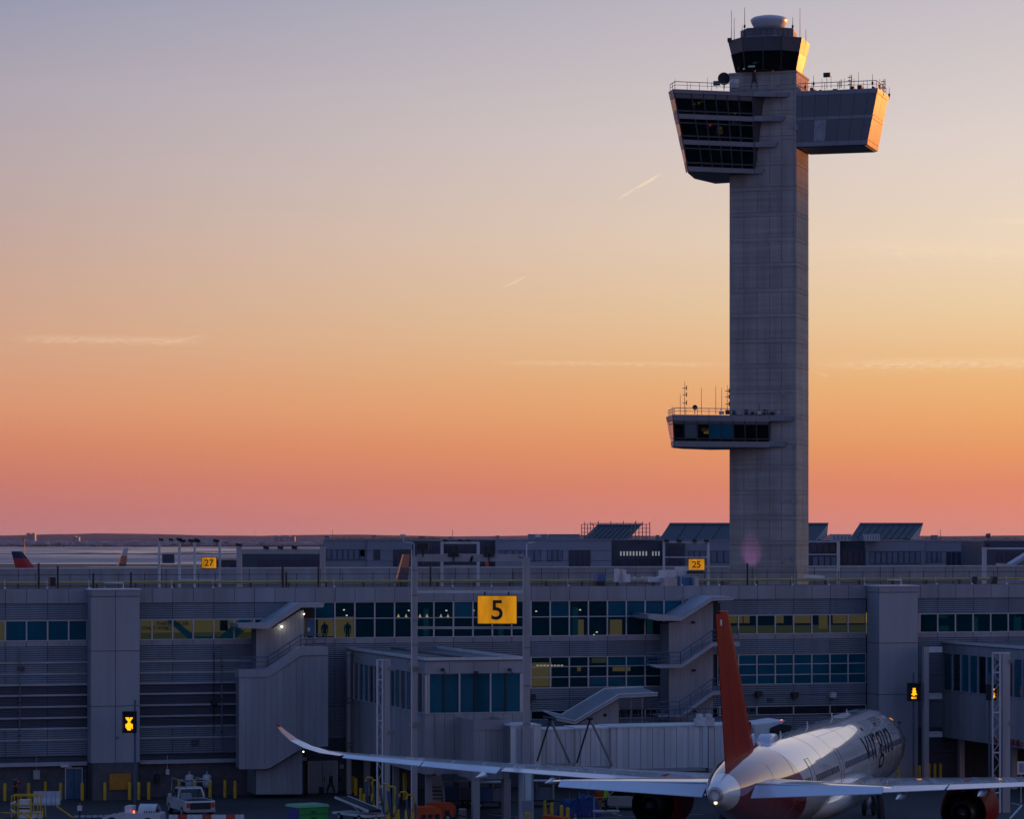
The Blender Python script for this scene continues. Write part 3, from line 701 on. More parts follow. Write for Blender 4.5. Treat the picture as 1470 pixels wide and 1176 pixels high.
# -- centre: two-row glazing
zcm = bz(560, 887.8)
def cpane(u, r):
    p = pxu(u)
    if r == 1: return 'teal_glass' if p < 480 or 868 < p < 990 or rr.random() < .12 else 'clear_glass'
    return 'teal_glass' if 955 < p < 990 else 'clear_glass'
window(440, 985, zw0, zp0, [zcm], cpane)
strip_pieces('sill_panel', 'parapet', 440, 1030, zs0, zw0, 1); backing(440, 1030, zs0, zw0)
z2t, z2b, z3t, z3b = bz(850, 942.6), bz(850, 987.8), bz(850, 1019.4), bz(850, 1033)
strip_pieces('cladding_panel', 'cladding', 440, 1030, z2t, zs0, 2); backing(440, 1030, z2t, zs0)
strip_pieces('cladding_panel', 'cladding', 440, 752, z2b-1.2, z2t, 2); backing(440, 752, z2b-1.2, z2t)
strip_pieces('cladding_panel', 'cladding', 440, 752, z3b-1.2, z2b-1.2, 2); backing(440, 752, 0, z2b-1.2)
strip_pieces('cladding_panel', 'louver', 440, 752, .1, z3b-1.2, 2)
def mpane(u, r):
    p = pxu(u); return 'teal_glass' if (p > 870 and r == 2) or (r == 0 and p > 800 and rr.random() < .5) else 'clear_glass'
m1, m2 = bz(850, 957), bz(850, 972)
window(752, 985, z2b, z2t, [m2, m1], mpane)
strip_pieces('cladding_panel', 'cladding', 752, 1030, (z2b+z3t)/2, z2b, 2); strip_pieces('cladding_panel', 'cladding', 752, 1030, z3t, (z2b+z3t)/2, 2); backing(752, 1030, z3t, z2b)
window(752, 985, z3b, z3t, [], lambda u, r: 'dim_glass', n=2)
strip_pieces('cladding_panel', 'cladding', 752, 1245, 3.4, z3b, 2); backing(752, 1245, 0, z3b); strip_pieces('cladding_panel', 'louver', 752, 1245, .1, 3.4, 2)
piece('wall', 'wall_core', term, BF.x(985), BF.x(1030), .25, .9, z2b, zp0)
# -- right of the staircase
zr0 = bz(1130, 883.5)
strip_pieces('cladding_panel', 'cladding', 1030, 1245, zu0, zp0, 2); backing(1030, 1245, zu0, zp0)
def rpane(u, r): return 'clear_glass'
window(1030, 1245, zw0, zu0, [], rpane)
strip_pieces('sill_panel', 'parapet', 1030, 1245, zs0, zw0, 1); backing(1030, 1245, zs0, zw0)
z4t, z4b = bz(1130, 939.5), bz(1130, 983)
strip_pieces('cladding_panel', 'cladding', 1030, 1245, z4t, zs0, 2); backing(1030, 1245, z4t, zs0)
window(1030, 1245, z4b, z4t, [bz(1130, 969), bz(1130, 954)], lambda u, r: 'teal_glass')
z5t, z5b = bz(1130, 1013.5), bz(1130, 1027)
strip_pieces('cladding_panel', 'cladding', 1030, 1245, (z4b+z5t)/2, z4b, 2); strip_pieces('cladding_panel', 'cladding', 1030, 1245, z5t, (z4b+z5t)/2, 2); backing(1030, 1245, z5t, z4b)
window(1030, 1245, z5b, z5t, [], lambda u, r: 'dim_glass', n=2)
# -- far right bay
strip_pieces('cladding_panel', 'cladding', 1318, 1600, zu0, zp0, 2); backing(1318, 1600, zu0, zp0)
window(1318, 1600, zw0, zu0, [], lambda u, r: 'clear_glass')
strip_pieces('sill_panel', 'parapet', 1318, 1600, zs0, zw0, 1); backing(1318, 1600, zs0, zw0)
strip_pieces('cladding_panel', 'cladding', 1318, 1600, zs0-1.0, zs0, 2)
for k in range(5): strip_pieces('cladding_panel', 'cladding' if k < 3 else 'louver', 1318, 1600, zs0-1.0-(k+1)*2.2, zs0-1.0-k*2.2, 4)
backing(1318, 1600, 0, zs0); 
# -- projecting shaft boxes
def shaft_box(px0, px1, ytop, ybot, v, joints, dz):
    x0, x1 = BF.x(px0, v), BF.x(px1, v); zt_, zb_ = bz(px0, ytop, v), bz(px0, ybot, v)
    piece('riser_core', 'wall_core', term, x0+.05, x1-.05, v+.08, .1, 0, zt_-.05)
    zz = [zt_]+[bz(px0, y, v) for y in joints]+[zb_]
    xm = (x0+x1)/2 if dz else None
    for i in range(len(zz)-1):
        m_ = 'parapet' if i == 0 else 'smooth_cladding'
        for s, e in (((x0, xm), (xm, x1)) if xm else ((x0, x1),)):
            piece('riser_panel', m_, term, s+.02, e-.02, v-(.04 if i == 0 else 0), v+.08, zz[i+1]+.025, zz[i]-.025)
        piece('riser_panel', m_, term, x0-(.04 if i == 0 else 0), x0+.05, v+.1, -.1, zz[i+1]+.025, zz[i]-.025)
    piece('riser_cap', 'white_metal', term, x0-.1, x1+.1, v-.1, .2, zt_-.03, zt_+.06)
    piece('base_wall', 'masonry', term, x0+.15, x1-.15, v+.02, v+.085, 0, zb_-.02)
    MB().tube([V(lerp(x0, x1, .32), v+.9, zt_+.06), V(lerp(x0, x1, .32), v+.9, zt_+.5), V(lerp(x0, x1, .7), v+1, zt_+.5), V(lerp(x0, x1, .7), v+1, zt_+.06)], .05).build('roof_hoop', 'white_metal', term)
shaft_box(130.5, 201, 847, 1097, -1.9, (857, 935.5, 1015), True)
shaft_box(1262, 1318, 842, 1150, -2.6, (851, 924, 998), False)
# -- what is seen through the glass: lit walls, pendant lamps, figures
def lit(px0, px1, py0, py1, m, v=3.0, name='lit_wall'):
    a, b = bp3(px0, py0, v), bp3(px1, py1, v); piece(name, m, term, a.x, b.x, v, v+.1, min(a.z, b.z), max(a.z, b.z))
lit(203, 345, 889, 912, 'lit_olive', 2.6); lit(203, 440, 909, 926, 'lit_green', 2.5)
lit(345, 365, 889, 926, 'lit_olive', 2.6); lit(385, 440, 889, 926, 'lit_olive', 2.6); lit(-60, 24, 893, 926, 'lit_olive', 2.6, 'lit_wall')
def mural():
    mb = MB()
    for c in ([(237, 889), (248, 889), (286, 917), (270, 917)], [(270, 914), (312, 914), (312, 920), (268, 920)], [(345, 889), (364, 889), (330, 917), (312, 917)], [(322, 921), (333, 921), (352, 905), (345, 905)]):
        mb.prism([bp3(x, y, 2.44) for x, y in c], (0, .03, 0))
    mb.build('mural_stripe', 'lit_teal', term)
mural()
for c in ((316, 327, 891, 906),): lit(*c, 'black', 2.4, 'mural_panel')
def text3(body, name, m, size, origin, parent, ext=.01, align='LEFT', rot=(R(90), 0, 0), sx=1, bold=0):
    cu = bpy.data.curves.new(name, 'FONT'); cu.body = body; cu.size = size; cu.extrude = ext; cu.align_x = align; cu.offset = bold
    o = bpy.data.objects.new('tmp', cu); col.objects.link(o); dg = bpy.context.evaluated_depsgraph_get()
    me = bpy.data.meshes.new_from_object(o.evaluated_get(dg)); bpy.data.objects.remove(o)
    me.materials.clear(); me.materials.append(MATS[m]); n = bpy.data.objects.new(name, me); link(n, parent); n.location = origin; n.rotation_euler = rot; n.scale.x = sx
    return n
mat('dark_letter', (.012, .002, .002), .9); mat('faint_letter', (.10, .08, .03), .8)
def lettering(body, px, py, size, m='dark_letter', v=2.38): 
    p = bp3(px, py, v); text3(body, 'lettering', m, size, p, term, bold=.006)
lettering('THE', 224, 898.5, .42); lettering('TRAVELER', 236.5, 898.5, .42); lettering('ONLY WHO', 203.5, 905, .42); lettering('IS', 237, 905, .36, 'faint_letter')
for px in (452, 460): pass
lit(497-40, 480, 889, 914, 'lit_olive', 3.2); lit(482, 508, 886, 917, 'lit_olive', 2.8)
for px, py, k in ((572, 886, 0), (583, 886, 0), (603, 886, 0), (613, 886, 0), (633, 886, 0), (643, 886, 0), (664, 886, 0), (674, 886, 0), (587, 877, 1), (641, 877, 1), (680, 877, 1), (494, 876, 1), (498, 884, 1), (792, 875, 1), (814, 876, 1), (814, 885, 0), (853, 912, 1), (857, 908, 1), (770, 878, 1), (833, 876, 1)):
    p = bp3(px, py, 2.0)
    mb = MB().lathe(p, [(.02, .22), (.03, .16), (.11, 0), (.1, -.02)], 10) if k == 0 else MB().box(p.x-.06, p.x+.06, p.y, p.y+.1, p.z-.04, p.z+.04)
    mb.build('pendant_lamp' if k == 0 else 'ceiling_lamp', 'lamp_warm' if k == 0 else 'lamp_white', term)
for px in range(772, 808, 5):
    p = bp3(px, 956, 3); MB().box(p.x-.08, p.x+.08, 3, 3.1, p.z-.05, p.z+.05).build('ceiling_lamp', 'lamp_warm', term)
lit(764, 792, 952, 986, 'lit_olive', 4.0); lit(829, 834, 958, 964, 'lit_olive', 3, 'lit_screen'); lit(850, 872, 945, 952, 'lit_green', 3.5); lit(880, 905, 958, 964, 'lit_olive', 3.5); lit(1096-20, 1098, 960, 966, 'lit_teal', 1.5)
for a, b in ((1044, 1066), (1068, 1076), (1112, 1125), (1140, 1166), (1176, 1188), (1196, 1250)): lit(a, b, 880, 895 if b != 1188 else 903, 'lit_olive', 2.0)
lit(1040, 1250, 899, 911, 'lit_green', 6); 
for a, b in ((868-40, 838), (876, 893)): lit(a, b, 890, 914, 'lit_olive', 5)
for a, b, c, d in ((1346, 1360, 884, 888), (1396, 1404, 886, 908), (1456, 1466, 886, 908), (1348, 1362, 899, 908), (1040+355, 1404, 886, 908)): lit(a, b, c, d, 'lit_teal', 1.8, 'lit_screen')
for k in range(10): 
    u = BF.x(620+k*36); piece('interior_column', 'lit_teal' if k % 3 == 0 else 'interior', term, u, u+.35, 2.2, 2.6, zs0, zp0-.6)
# -- doors, lamps, boxes on the base wall
def door(px0, px1, py0, py1, m, v=.28):
    a, b = bp3(px0, py1, v), bp3(px1, py0, v); d = piece('door', m, term, a.x, b.x, v-.06, v+.06, 0.02, b.z)
    MB().box(a.x-.08, a.x, v-.09, v, 0, b.z+.08).box(b.x, b.x+.08, v-.09, v, 0, b.z+.08).box(a.x, b.x, v-.09, v, b.z, b.z+.08).build('door_frame', 'frame', term)
    return a, b
a, b = door(94.5, 117, 1104, 1146, 'door_blue'); MB().box((a.x+b.x)/2-.02, (a.x+b.x)/2+.02, .19, .24, .03, b.z).build('door_gap', 'black', term); MB().box((a.x+b.x)/2-.25, (a.x+b.x)/2-.2, .15, .22, 1, 1.3).build('door_handle', 'dark_metal', term)
p = bp3(92, 1100.5, .2); MB().box(p.x-.3, p.x+.3, -.1, .3, p.z-.08, p.z+.12).build('wall_lamp', 'white_metal', term); p = bp3(100, 1102, .2); MB().box(p.x-.15, p.x+.15, 0, .3, p.z-.07, p.z+.07).build('wall_lamp', 'steel', term)
p = bp3(172, 1123, -1.9); MB().box(p.x-.83, p.x+.83, -2.05, -1.87, p.z-.62, p.z+.62).build('notice_board', 'amber_board', term) if mat('amber_board', (.5, .2, .012), .5, var=.25, scale=2) else 0
p = bp3(307, 1009, 0); MB().box(p.x-.25, p.x+.25, -.4, .05, p.z-.2, p.z+.2).tube([V(p.x, -.1, p.z+4), V(p.x, -.1, p.z-2.5)], .03).build('flood_lamp', 'dark_metal', term)
for px, py in ((1088, 997), (1140, 998), (1194, 998), (763, 1001)):
    p = bp3(px, py, 0); MB().box(p.x-.28, p.x+.22, -.5, .05, p.z-.22, p.z+.22).build('flood_lamp', 'dark_metal' if px != 1194 else 'white_metal', term)
p = bp3(168, 1060, -1.92); MB().box(p.x-.14, p.x-.02, -1.96, -1.85, p.z-.1, p.z+.1).box(p.x+.03, p.x+.14, -1.96, -1.85, p.z-.06, p.z+.1).build('wall_tag', 'blue_paint', term)
p = bp3(1291, 1038, -2.62); MB().box(p.x-.14, p.x+.14, -2.66, -2.5, p.z-.1, p.z+.1).build('wall_tag', 'blue_paint', term)
for px in (28, 318, 1402):
    x = BF.x(px); MB().tube([V(x, -.12, zs0-.05), V(x, -.12, 3.6)], .05, 6).build('downpipe', 'cladding', term)
    for k in range(3): MB().box(x-.08, x+.08, -.2, .02, 5.0+k*2.6, 5.08+k*2.6).build('pipe_clip', 'dark_metal', term)
for px, py, w, h, mm in ((52, 1113, .5, .7, 'steel'), (226, 1118, .4, .6, 'dark_metal'), (240, 1109, .25, .4, 'white_metal'), (490, 1101, .3, .35, 'steel'), (487, 1119, .2, .3, 'dark_metal'), (30, 960, .5, .35, 'louver'), (280, 1066, .6, .4, 'louver'), (1105, 1005, .5, .3, 'louver')):
    p = bp3(px, py, .1); MB().box(p.x-w/2, p.x+w/2, -.12, .3, p.z-h/2, p.z+h/2).tube([p+V(0, -.05, h/2), p+V(0, -.05, h/2+1.1)], .025, 5).build('junction_box', mm, term)
# -- two gas tanks on the base wall
for i, px in enumerate((272, 297)):
    P = BF.world(*[BF.x(px, -.5), -.5]); s_ = FPX/P.y; zc = HC-(1121-HY)/s_
    t = thing('wall_tank', 'white pressure tank on the base wall, %s of two behind the pickup' % ('left' if i == 0 else 'right'), 'tank', (P.x, P.y, zc), phi, 'white tanks on the base wall')
    MB().lathe((0, 0, 0), [(.1, -.62), (.28, -.52), (.36, -.3), (.36, .3), (.3, .42), (.12, .47)], 16).build('vessel', 'white_metal', t)
    MB().lathe((0, 0, .45), [(.06, 0), (.06, .12), (.1, .13), (.1, .22)], 8).build('valve', 'white_metal', t)
    MB().lathe((0, 0, -.05), [(.372, -.05), (.372, .05)], 16).build('strap', 'dark_metal', t)
    MB().box(-.5, .5, .3, .72, -.1, .05).build('bracket', 'dark_metal', t)
# -- roof: yellow pipe, guard rail, lightning rods, posts
pipe = MB(); zpipe = bz(735, 834.2, 19); zroof = zp1-.42
xa, xb_ = BF.x(-90, 19), BF.x(1600, 19)
pipe.tube([V(xa, 19, zpipe), V(xb_, 19, zpipe)], .115, 8); pipe.build('gas_pipe', 'pipe_yellow', term)
piece('pipe_shade_strip', 'dark_metal', term, xa, xb_, 17.6, 18.0, zroof+.02, zroof+.16)  # dark strip laid along the roof for the shade under the pipe
k = xa
i = 0
while k < xb_:
    piece('pipe_support', 'dark_metal', term, k, k+.12, 18.9, 19.2, zroof, zpipe-.1); k += 3.3
n = int((xb_-xa)/2.2)
mb = MB()
for i in range(n):
    x = xa+i*2.2+.4*math.sin(i*9); mb.tube([V(x, 21, zroof), V(x, 21, zpipe+.75+(.35 if i % 3 == 0 else 0))], .03, 5)
mb.tube([V(xa, 21, zpipe+.62), V(xb_, 21, zpipe+.62)], .025, 5)
mb.build('guard_rail', 'dark_metal', term)
for s, e, k in cells(-60, 1560, 2):
    if rr.random() < .85:
        mb = MB().tube([V(s, .4, zp1-.1), V(s, .4, zp1+.75)], .022, 5).lathe(V(s, .2, zp1-.02), [(.07, 0), (.08, .06), (.03, .14)], 8); mb.build('lightning_rod', 'white_metal', term)
for px, y0, y1 in ((55.5, 809, 842), (83, 813, 844), (406, 810, 843), (411, 822, 843), (618, 811, 843), (1073, 809, 841), (457, 815, 836), (134, 823, 838), (188, 822, 838)):
    a, b = bp3(px, y0, 2), bp3(px, y1, 2); MB().tube([V(b.x, 2, zp1-.4), V(b.x, 2, a.z)], .085, 6).build('roof_post', 'dark_metal', term)
def roofbox(px0, px1, y0, y1, v, m, d=1.0, nm='roof_unit'):
    a, b = bp3(px0, y1, v), bp3(px1, y0, v); piece(nm, m, term, a.x, b.x, v, v+d, a.z, b.z)
for c in ((858, 870, 824, 837, 4, 'blue_paint'), (856, 868, 835, 843, 3.6, 'black'), (887, 889.5, 817, 836, 5, 'white_metal'), (894, 899, 818, 838, 5, 'white_metal'), (898, 905, 825, 836, 4, 'white_metal'), (906, 930, 830, 834, 5, 'steel'), (930, 952, 829, 836, 5, 'white_metal'), (951, 970, 819, 829, 6, 'white_metal'), (974, 989, 815, 827, 6.2, 'white_metal'), (954, 972, 830, 843, 4, 'steel'), (975, 992, 829, 842, 4.2, 'blue_paint'), (992, 1010, 820, 824, 5, 'dark_metal'), (997, 1003, 829, 842, 3.5, 'steel'), (72, 80, 829, 842, 3, 'dark_metal'), (1160, 1173, 826, 830, 8, 'white_metal'), (1173, 1184, 827, 831, 8, 'white_metal')): roofbox(*c)
for px in (1396, 1425):
    p = bp3(px, 838, 4); MB().prism([p+V(-.3, 0, -.3), p+V(.35, 0, -.3), p+V(.5, 0, .55), p+V(.1, 0, .6)], (0, .6, 0)).build('roof_cowl', 'dark_metal', term)
mb = MB()
for i in range(9): 
    a, b = bp3(905+i*5, 833+(i % 3), 5.2), bp3(912+i*5.5, 828+(i % 2)*3, 5.4); mb.tube([a, b], .06, 5)
mb.build('roof_conduit', 'white_metal', term)

# ================================================================ EXTERNAL STAIRS
def poly(pts, v): return [bp3(x, y, v) for x, y in pts]
def ext(parent, name, m, pts, v0, v1):
    p = poly(pts, v0); return MB().prism(p, (0, v1-v0, 0)).build(name, m, parent)
def ribs(parent, pts_top, pts_bot, n, v, w=.03, m='ribbed', t=.05):
    """upright cladding boards between two px polylines given at the same x"""
    def yat(pts, x):
        for (xa_, ya_), (xb2, yb2) in zip(pts[:-1], pts[1:]):
            if xa_ <= x <= xb2: return lerp(ya_, yb2, (x-xa_)/max(1e-6, xb2-xa_))
        return pts[-1][1]
    x0, x1 = pts_top[0][0], pts_top[-1][0]
    for i in range(n):
        a, b = lerp(x0, x1, i/n), lerp(x0, x1, (i+1)/n); e = (b-a)*.014
        p = poly([(a+e, yat(pts_top, a+e)), (b-e, yat(pts_top, b-e)), (b-e, yat(pts_bot, b-e)), (a+e, yat(pts_bot, a+e))], v)
        MB().prism(p, (0, -t, 0)).build('board', m, parent)
def handrail(parent, pts, v, h=.95, step=1.0, m='rail_blue', name='handrail'):
    P = poly(pts, v); mb = MB()
    for a, b in zip(P[:-1], P[1:]):
        n = max(1, round((b-a).length/step))
        for i in range(n+1): p = lerp(a, b, i/n); mb.tube([p, p+V(0, 0, h)], .035, 5)
        for k in (1, .6, .25): mb.tube([a+V(0, 0, h*k), b+V(0, 0, h*k)], .045 if k == 1 else .03, 5)
    return mb.build(name, m, parent)
mat('rail_blue', (.10, .14, .21), .45, .2)
TO = (0, 254.3, 0)
s1 = thing('stair_enclosure', 'clad outdoor staircase with sloping roof and lit lamp, left of the gate lounge', 'staircase', TO, phi)
ext(s1, 'lower_block', 'core_grey', [(344, 964), (385.5, 963.5), (432.5, 931), (470, 931), (470, 1071), (433, 1075), (385, 1104), (344, 1104)], -4.4, -3.0)
ribs(s1, [(343, 973), (385, 973.5), (432, 943), (471, 942)], [(343, 1105), (385, 1105), (433, 1075.5), (471, 1072)], 14, -4.4, m='ribbed')
ext(s1, 'cap_band', 'smooth_cladding', [(343, 962), (385, 962), (432, 929), (471, 929), (471, 941), (432, 942), (385.5, 973), (343, 973)], -4.52, -2.9)
MB().prism(poly([(344, 964), (344, 1104), (344, 1104), (344, 964)], -4.4), (0, 4, 0))
ext(s1, 'stair_wall', 'core_grey', [(368, 902), (391, 902), (432, 877), (435.5, 877), (435.5, 948), (368, 962)], -1.9, -.05)
ribs(s1, [(367.5, 903), (391, 903), (432, 876), (436, 876)], [(367.5, 962), (385, 962), (432, 931), (436, 931)], 11, -1.9, m='ribbed')
ext(s1, 'roof', 'ledge', [(341, 895.5), (384, 895.5), (428, 866), (466, 866.5), (464, 872.5), (433, 872.5), (386, 903.5), (343, 902)], -3.4, -.05)
handrail(s1, [(347, 962), (384, 961), (432, 929.5), (467, 928)], -3.2)
ext(s1, 'under_wall', 'core_grey', [(368, 1106), (386, 1106), (433, 1078), (433, 1141), (368, 1142)], -3.6, -.1)
ribs(s1, [(367.5, 1106), (386, 1106), (433.5, 1077), (434, 1077)], [(367.5, 1141), (434, 1141)], 9, -3.6, m='ribbed')
ext(s1, 'stair_flight', 'concrete', [(368, 962), (386, 962), (433, 931), (470, 931), (470, 935), (433, 935), (386, 966), (368, 966)], -3.0, -.05)
ext(s1, 'door', 'door_blue', [(438, 889), (452, 889), (452, 914), (438, 914)], -.2, -.1); ext(s1, 'door_notice', 'white_paint', [(441.5, 901.5), (445, 901.5), (445, 907), (441.5, 907)], -.25, -.21)
ext(s1, 'door_head', 'black', [(437, 874), (452, 874), (452, 888), (437, 888)], -.2, -.1)
def bulb(px, py, v, r, parent, power=0, m='lamp_white'):
    p = bp3(px, py, v); o = MB().lathe(p, [(.01, -r), (r*.7, -r*.7), (r, 0), (r*.7, r*.7), (.01, r)], 10).build('lamp', m, parent)
    if power:
        d = bpy.data.lights.new('lamp_light', 'POINT'); d.energy = power; d.color = (1, .95, .75); d.shadow_soft_size = r
        l = bpy.data.objects.new('lamp_light', d); link(l, parent); l.location = p+V(0, -.35, -.05)
    return o
bulb(404.5, 900, -2.15, .09, s1, 3); bulb(436.5, 882, -2.1, .06, s1, 1); bulb(435.5, 1080, -3.2, .06, s1, 1.5)
a, b = door(443, 483, 1094, 1139, 'smooth_cladding', -.12); MB().box((a.x+b.x)/2-.02, (a.x+b.x)/2+.02, -.22, -.18, .03, b.z).build('door_gap', 'black', term); MB().box((a.x+b.x)/2+.1, (a.x+b.x)/2+.14, -.26, -.18, .9, 1.3).build('door_handle', 'dark_metal', term)
s2 = thing('stair_enclosure', 'two-flight outdoor staircase with sloping roof and clad wall behind the red tail fin', 'staircase', TO, phi)
ext(s2, 'stair_wall', 'core_grey', [(961, 896), (976, 895), (1022, 866), (1023, 866), (1023, 1040), (961, 1042)], -2.3, -.05)
ribs(s2, [(960, 894), (977, 893), (1019, 866), (1023.5, 865)], [(960, 1040), (1023.5, 1036)], 12, -2.3)
ext(s2, 'roof', 'ledge', [(930, 884), (945, 882.5), (977, 886), (1022, 858), (1053, 858), (1053, 862), (1023, 863), (978, 892), (944, 891.5), (931, 888.5)], -3.9, -.05)
ext(s2, 'roof_deck', 'smooth_cladding', [(930.5, 883.5), (962, 882.5), (1004, 853.5), (1022, 857.5), (978, 886), (945, 886)], -3.7, -3.5) if False else None
P = [bp3(931, 883.5, -3.9), bp3(977, 886, -3.9), bp3(1022, 858, -3.9), bp3(1052, 858, -3.9)]
MB().rings([[p+V(0, 0, .02) for p in P], [p+V(0, 3.85, .12) for p in P]], cap=False, smooth=False, closed=False).build('roof_sheet', 'smooth_cladding', s2)
ext(s2, 'upper_flight', 'ledge', [(931, 955), (978, 954.5), (1023, 923), (1062, 922), (1062, 928), (1024, 928.5), (979, 959.5), (944, 959.5)], -3.9, -2.4)
handrail(s2, [(930, 954.5), (977, 953.5), (1023, 922), (1060, 921)], -3.8); handrail(s2, [(930, 954.5), (960, 954.5)], -2.6)
ext(s2, 'lower_flight', 'ledge', [(945, 1026), (978, 1026), (1023, 993), (1062, 992), (1062, 998), (1024, 998.5), (979, 1030), (945, 1030)], -3.9, -2.4)
handrail(s2, [(945, 1025.5), (976, 1024.5), (1023, 992), (1060, 991)], -3.8)
ext(s2, 'platform', 'ledge', [(889, 1039), (1085, 1036), (1085, 1041), (889, 1043)], -4.6, -2.4); handrail(s2, [(890, 1039), (960, 1038), (1084, 1036)], -4.5, 1.1, .55)
for px, py in ((995, 894), (996, 963), (997, 1022)): 
    p = bp3(px, py, -2.4); MB().box(p.x-.12, p.x+.12, -2.6, -2.3, p.z-.08, p.z+.1).build('wall_lamp', 'black', s2)
ext(s2, 'doorway', 'black', [(1024, 866), (1034, 866), (1034, 922), (1024, 922)], -.3, -.1)
s3 = thing('stair_enclosure', 'low staircase with pale sloping canopy behind the boarding bridge', 'staircase', TO, phi)
P = [(798, 1029), (825, 1034), (887, 996.5), (944, 994.5)]
ext(s3, 'canopy', 'ledge', [(798, 1031), (825, 1036.5), (888, 998.5), (944, 996), (944, 1000), (889, 1003), (826, 1041), (799, 1035)], -6.5, -3.0)
Q = [bp3(x, y, -6.5) for x, y in ((798, 1031), (825, 1036.5), (888, 998.5), (944, 996))]
MB().rings([Q, [p+V(0, 3.5, .32) for p in Q]], cap=False, smooth=False, closed=False).build('canopy_sheet', 'smooth_cladding', s3)
MB().tube([p+V(0, -.02, .04) for p in Q], .06).build('gutter', 'white_metal', s3); MB().tube([p+V(0, 3.5, .36) for p in Q], .06).build('gutter', 'white_metal', s3)
ext(s3, 'wall', 'core_grey', [(827, 1042), (888, 1004), (888, 1048), (827, 1048)], -5.6, -3.2); ribs(s3, [(827, 1042), (888, 1004)], [(827, 1048), (888, 1046)], 9, -5.6)
p = bp3(869, 1027, -5.7); MB().box(p.x-.12, p.x+.1, -5.75, -5.6, p.z-.12, p.z+.1).build('wall_lamp', 'black', s3)
for px in (905, 921): ext(s3, 'post', 'steel', [(px, 1000), (px+1.6, 1000), (px+1.6, 1040), (px, 1040)], -3.6, -3.5)

# ================================================================ GATE LOUNGES
def lounge(label, px0, v, wx, zt_, zw1, zwb, zb_, xoff=None):
    t = thing('gate_lounge', label, 'gate lounge', TO, phi)
    x0 = BF.x(px0, v); x1 = x0+wx
    MB().box(x0+.12, x1-.12, v+.12, -.3, zb_+.05, zt_-.3).build('body', 'core_grey', t)
    MB().box(x0-.05, x1+.05, v-.05, -.02, zt_-.28, zt_-.2).build('roof', 'roof_dark', t)
    for a, b, c, d in ((x0-.06, x1+.06, v-.06, v+.12), (x0-.06, x0+.1, v+.12, -.02), (x1-.1, x1+.06, v+.12, -.02)): piece('coping', 'white_metal', t, a, b, c, d, zt_-.2, zt_)
    n = 6; g = .02                                   # fascia and base cladding, side and front
    L_ = -v
    for i in range(10):
        a, b = v+L_*i/10, v+L_*(i+1)/10
        piece('fascia_panel', 'smooth_cladding', t, x0, x0+.12, a+g, b-g-.02, zw1+.05, zt_-.2)
    nb = int(L_/.75)
    for i in range(nb):
        a, b = v+L_*i/nb, v+L_*(i+1)/nb
        piece('board', 'ribbed', t, x0-(.03 if i % 2 else 0), x0+.12, a+.012, b-.012, zb_, zwb-.08)
    np_ = 14
    for i in range(np_):
        a, b = v+.4+(L_-.8)*i/np_, v+.4+(L_-.8)*(i+1)/np_
        piece('pane', 'teal_glass' if i % 3 else 'dim_glass', t, x0+.02, x0+.06, a+.05, b-.05, zwb, zw1)
        piece('mullion', 'frame', t, x0-.1, x0+.08, a-.04, a+.04, zwb-.05, zw1+.05)
    piece('sill', 'ledge', t, x0-.06, x0+.1, v, -.05, zwb-.08, zwb)
    return t, x0, x1
zt_, zw1, zwb, zb_ = 11.64, 10.4, 7.62, 3.15
VG = -23.4
gx1 = BF.x(750, VG)-BF.x(610, VG)
g1, x0, x1 = lounge('glazed gate lounge on columns projecting towards the left wing', 610, VG, gx1, zt_, zw1, zwb, zb_)
nf = 4
for i in range(nf): piece('fascia_panel', 'smooth_cladding', g1, lerp(x0, x1, i/nf)+.012, lerp(x0, x1, (i+1)/nf)-.012, VG, VG+.12, zw1+.06, zt_-.2)
wxs = [BF.x(p, VG) for p in (615.5, 637, 659.5, 681.5, 704, 726, 748)]
for i in range(6):
    piece('pane', 'teal_glass', g1, wxs[i]+.04, wxs[i+1]-.04, VG+.05, VG+.09, zwb, zw1)
    piece('mullion', 'frame' if i % 2 == 0 else 'dark_metal', g1, wxs[i]-.06, wxs[i]+.06, VG-.04, VG+.1, zwb-.05, zw1+.06)
piece('corner_post', 'frame', g1, x0, x0+.2, VG-.03, VG+.1, zwb, zw1); piece('corner_post', 'frame', g1, x1-.2, x1, VG-.03, VG+.1, zwb, zw1)
piece('sill', 'ledge', g1, x0-.05, x1+.05, VG-.06, VG+.1, zwb-.1, zwb)
for i in range(10):
    if i in (3, 4, 5): pass
    piece('board', 'ribbed', g1, lerp(x0, x1, i/10)+.012, lerp(x0, x1, (i+1)/10)-.012, VG-(.03 if i % 2 else 0), VG+.12, zb_, zwb-.1)
for px, py in ((634, 962), (730, 962), (682, 966)):
    p = bp3(px, py, VG); MB().box(p.x-.12, p.x+.1, VG-.45, VG-.2, p.z-.1, p.z+.12).tube([p+V(0, -.3, 0), p+V(.3, 0, -.25)], .03).build('flood_lamp', 'dark_metal', g1)
p = bp3(560, 956, -12); MB().lathe(V(x0-.25, -22.0, zt_-.75), [(.05, -.2), (.16, -.1), (.16, .1), (.1, .2)], 8).build('dome_camera', 'white_metal', g1)
MB().box(x0+.5, x1-3, -22, -3, zt_-.2, zt_-.12).build('roof_sheet', 'roof_dark', g1)
piece('roof_kerb', 'roof_dark', g1, x0+3.0, x0+3.2, -22, -2, zt_-.2, zt_+.05)
for y in (-21.5, -12, -3):
    for x in (x0+.8, x1-.8): piece('column', 'steel', g1, x-.22, x+.22, y-.22, y+.22, 0, zb_)
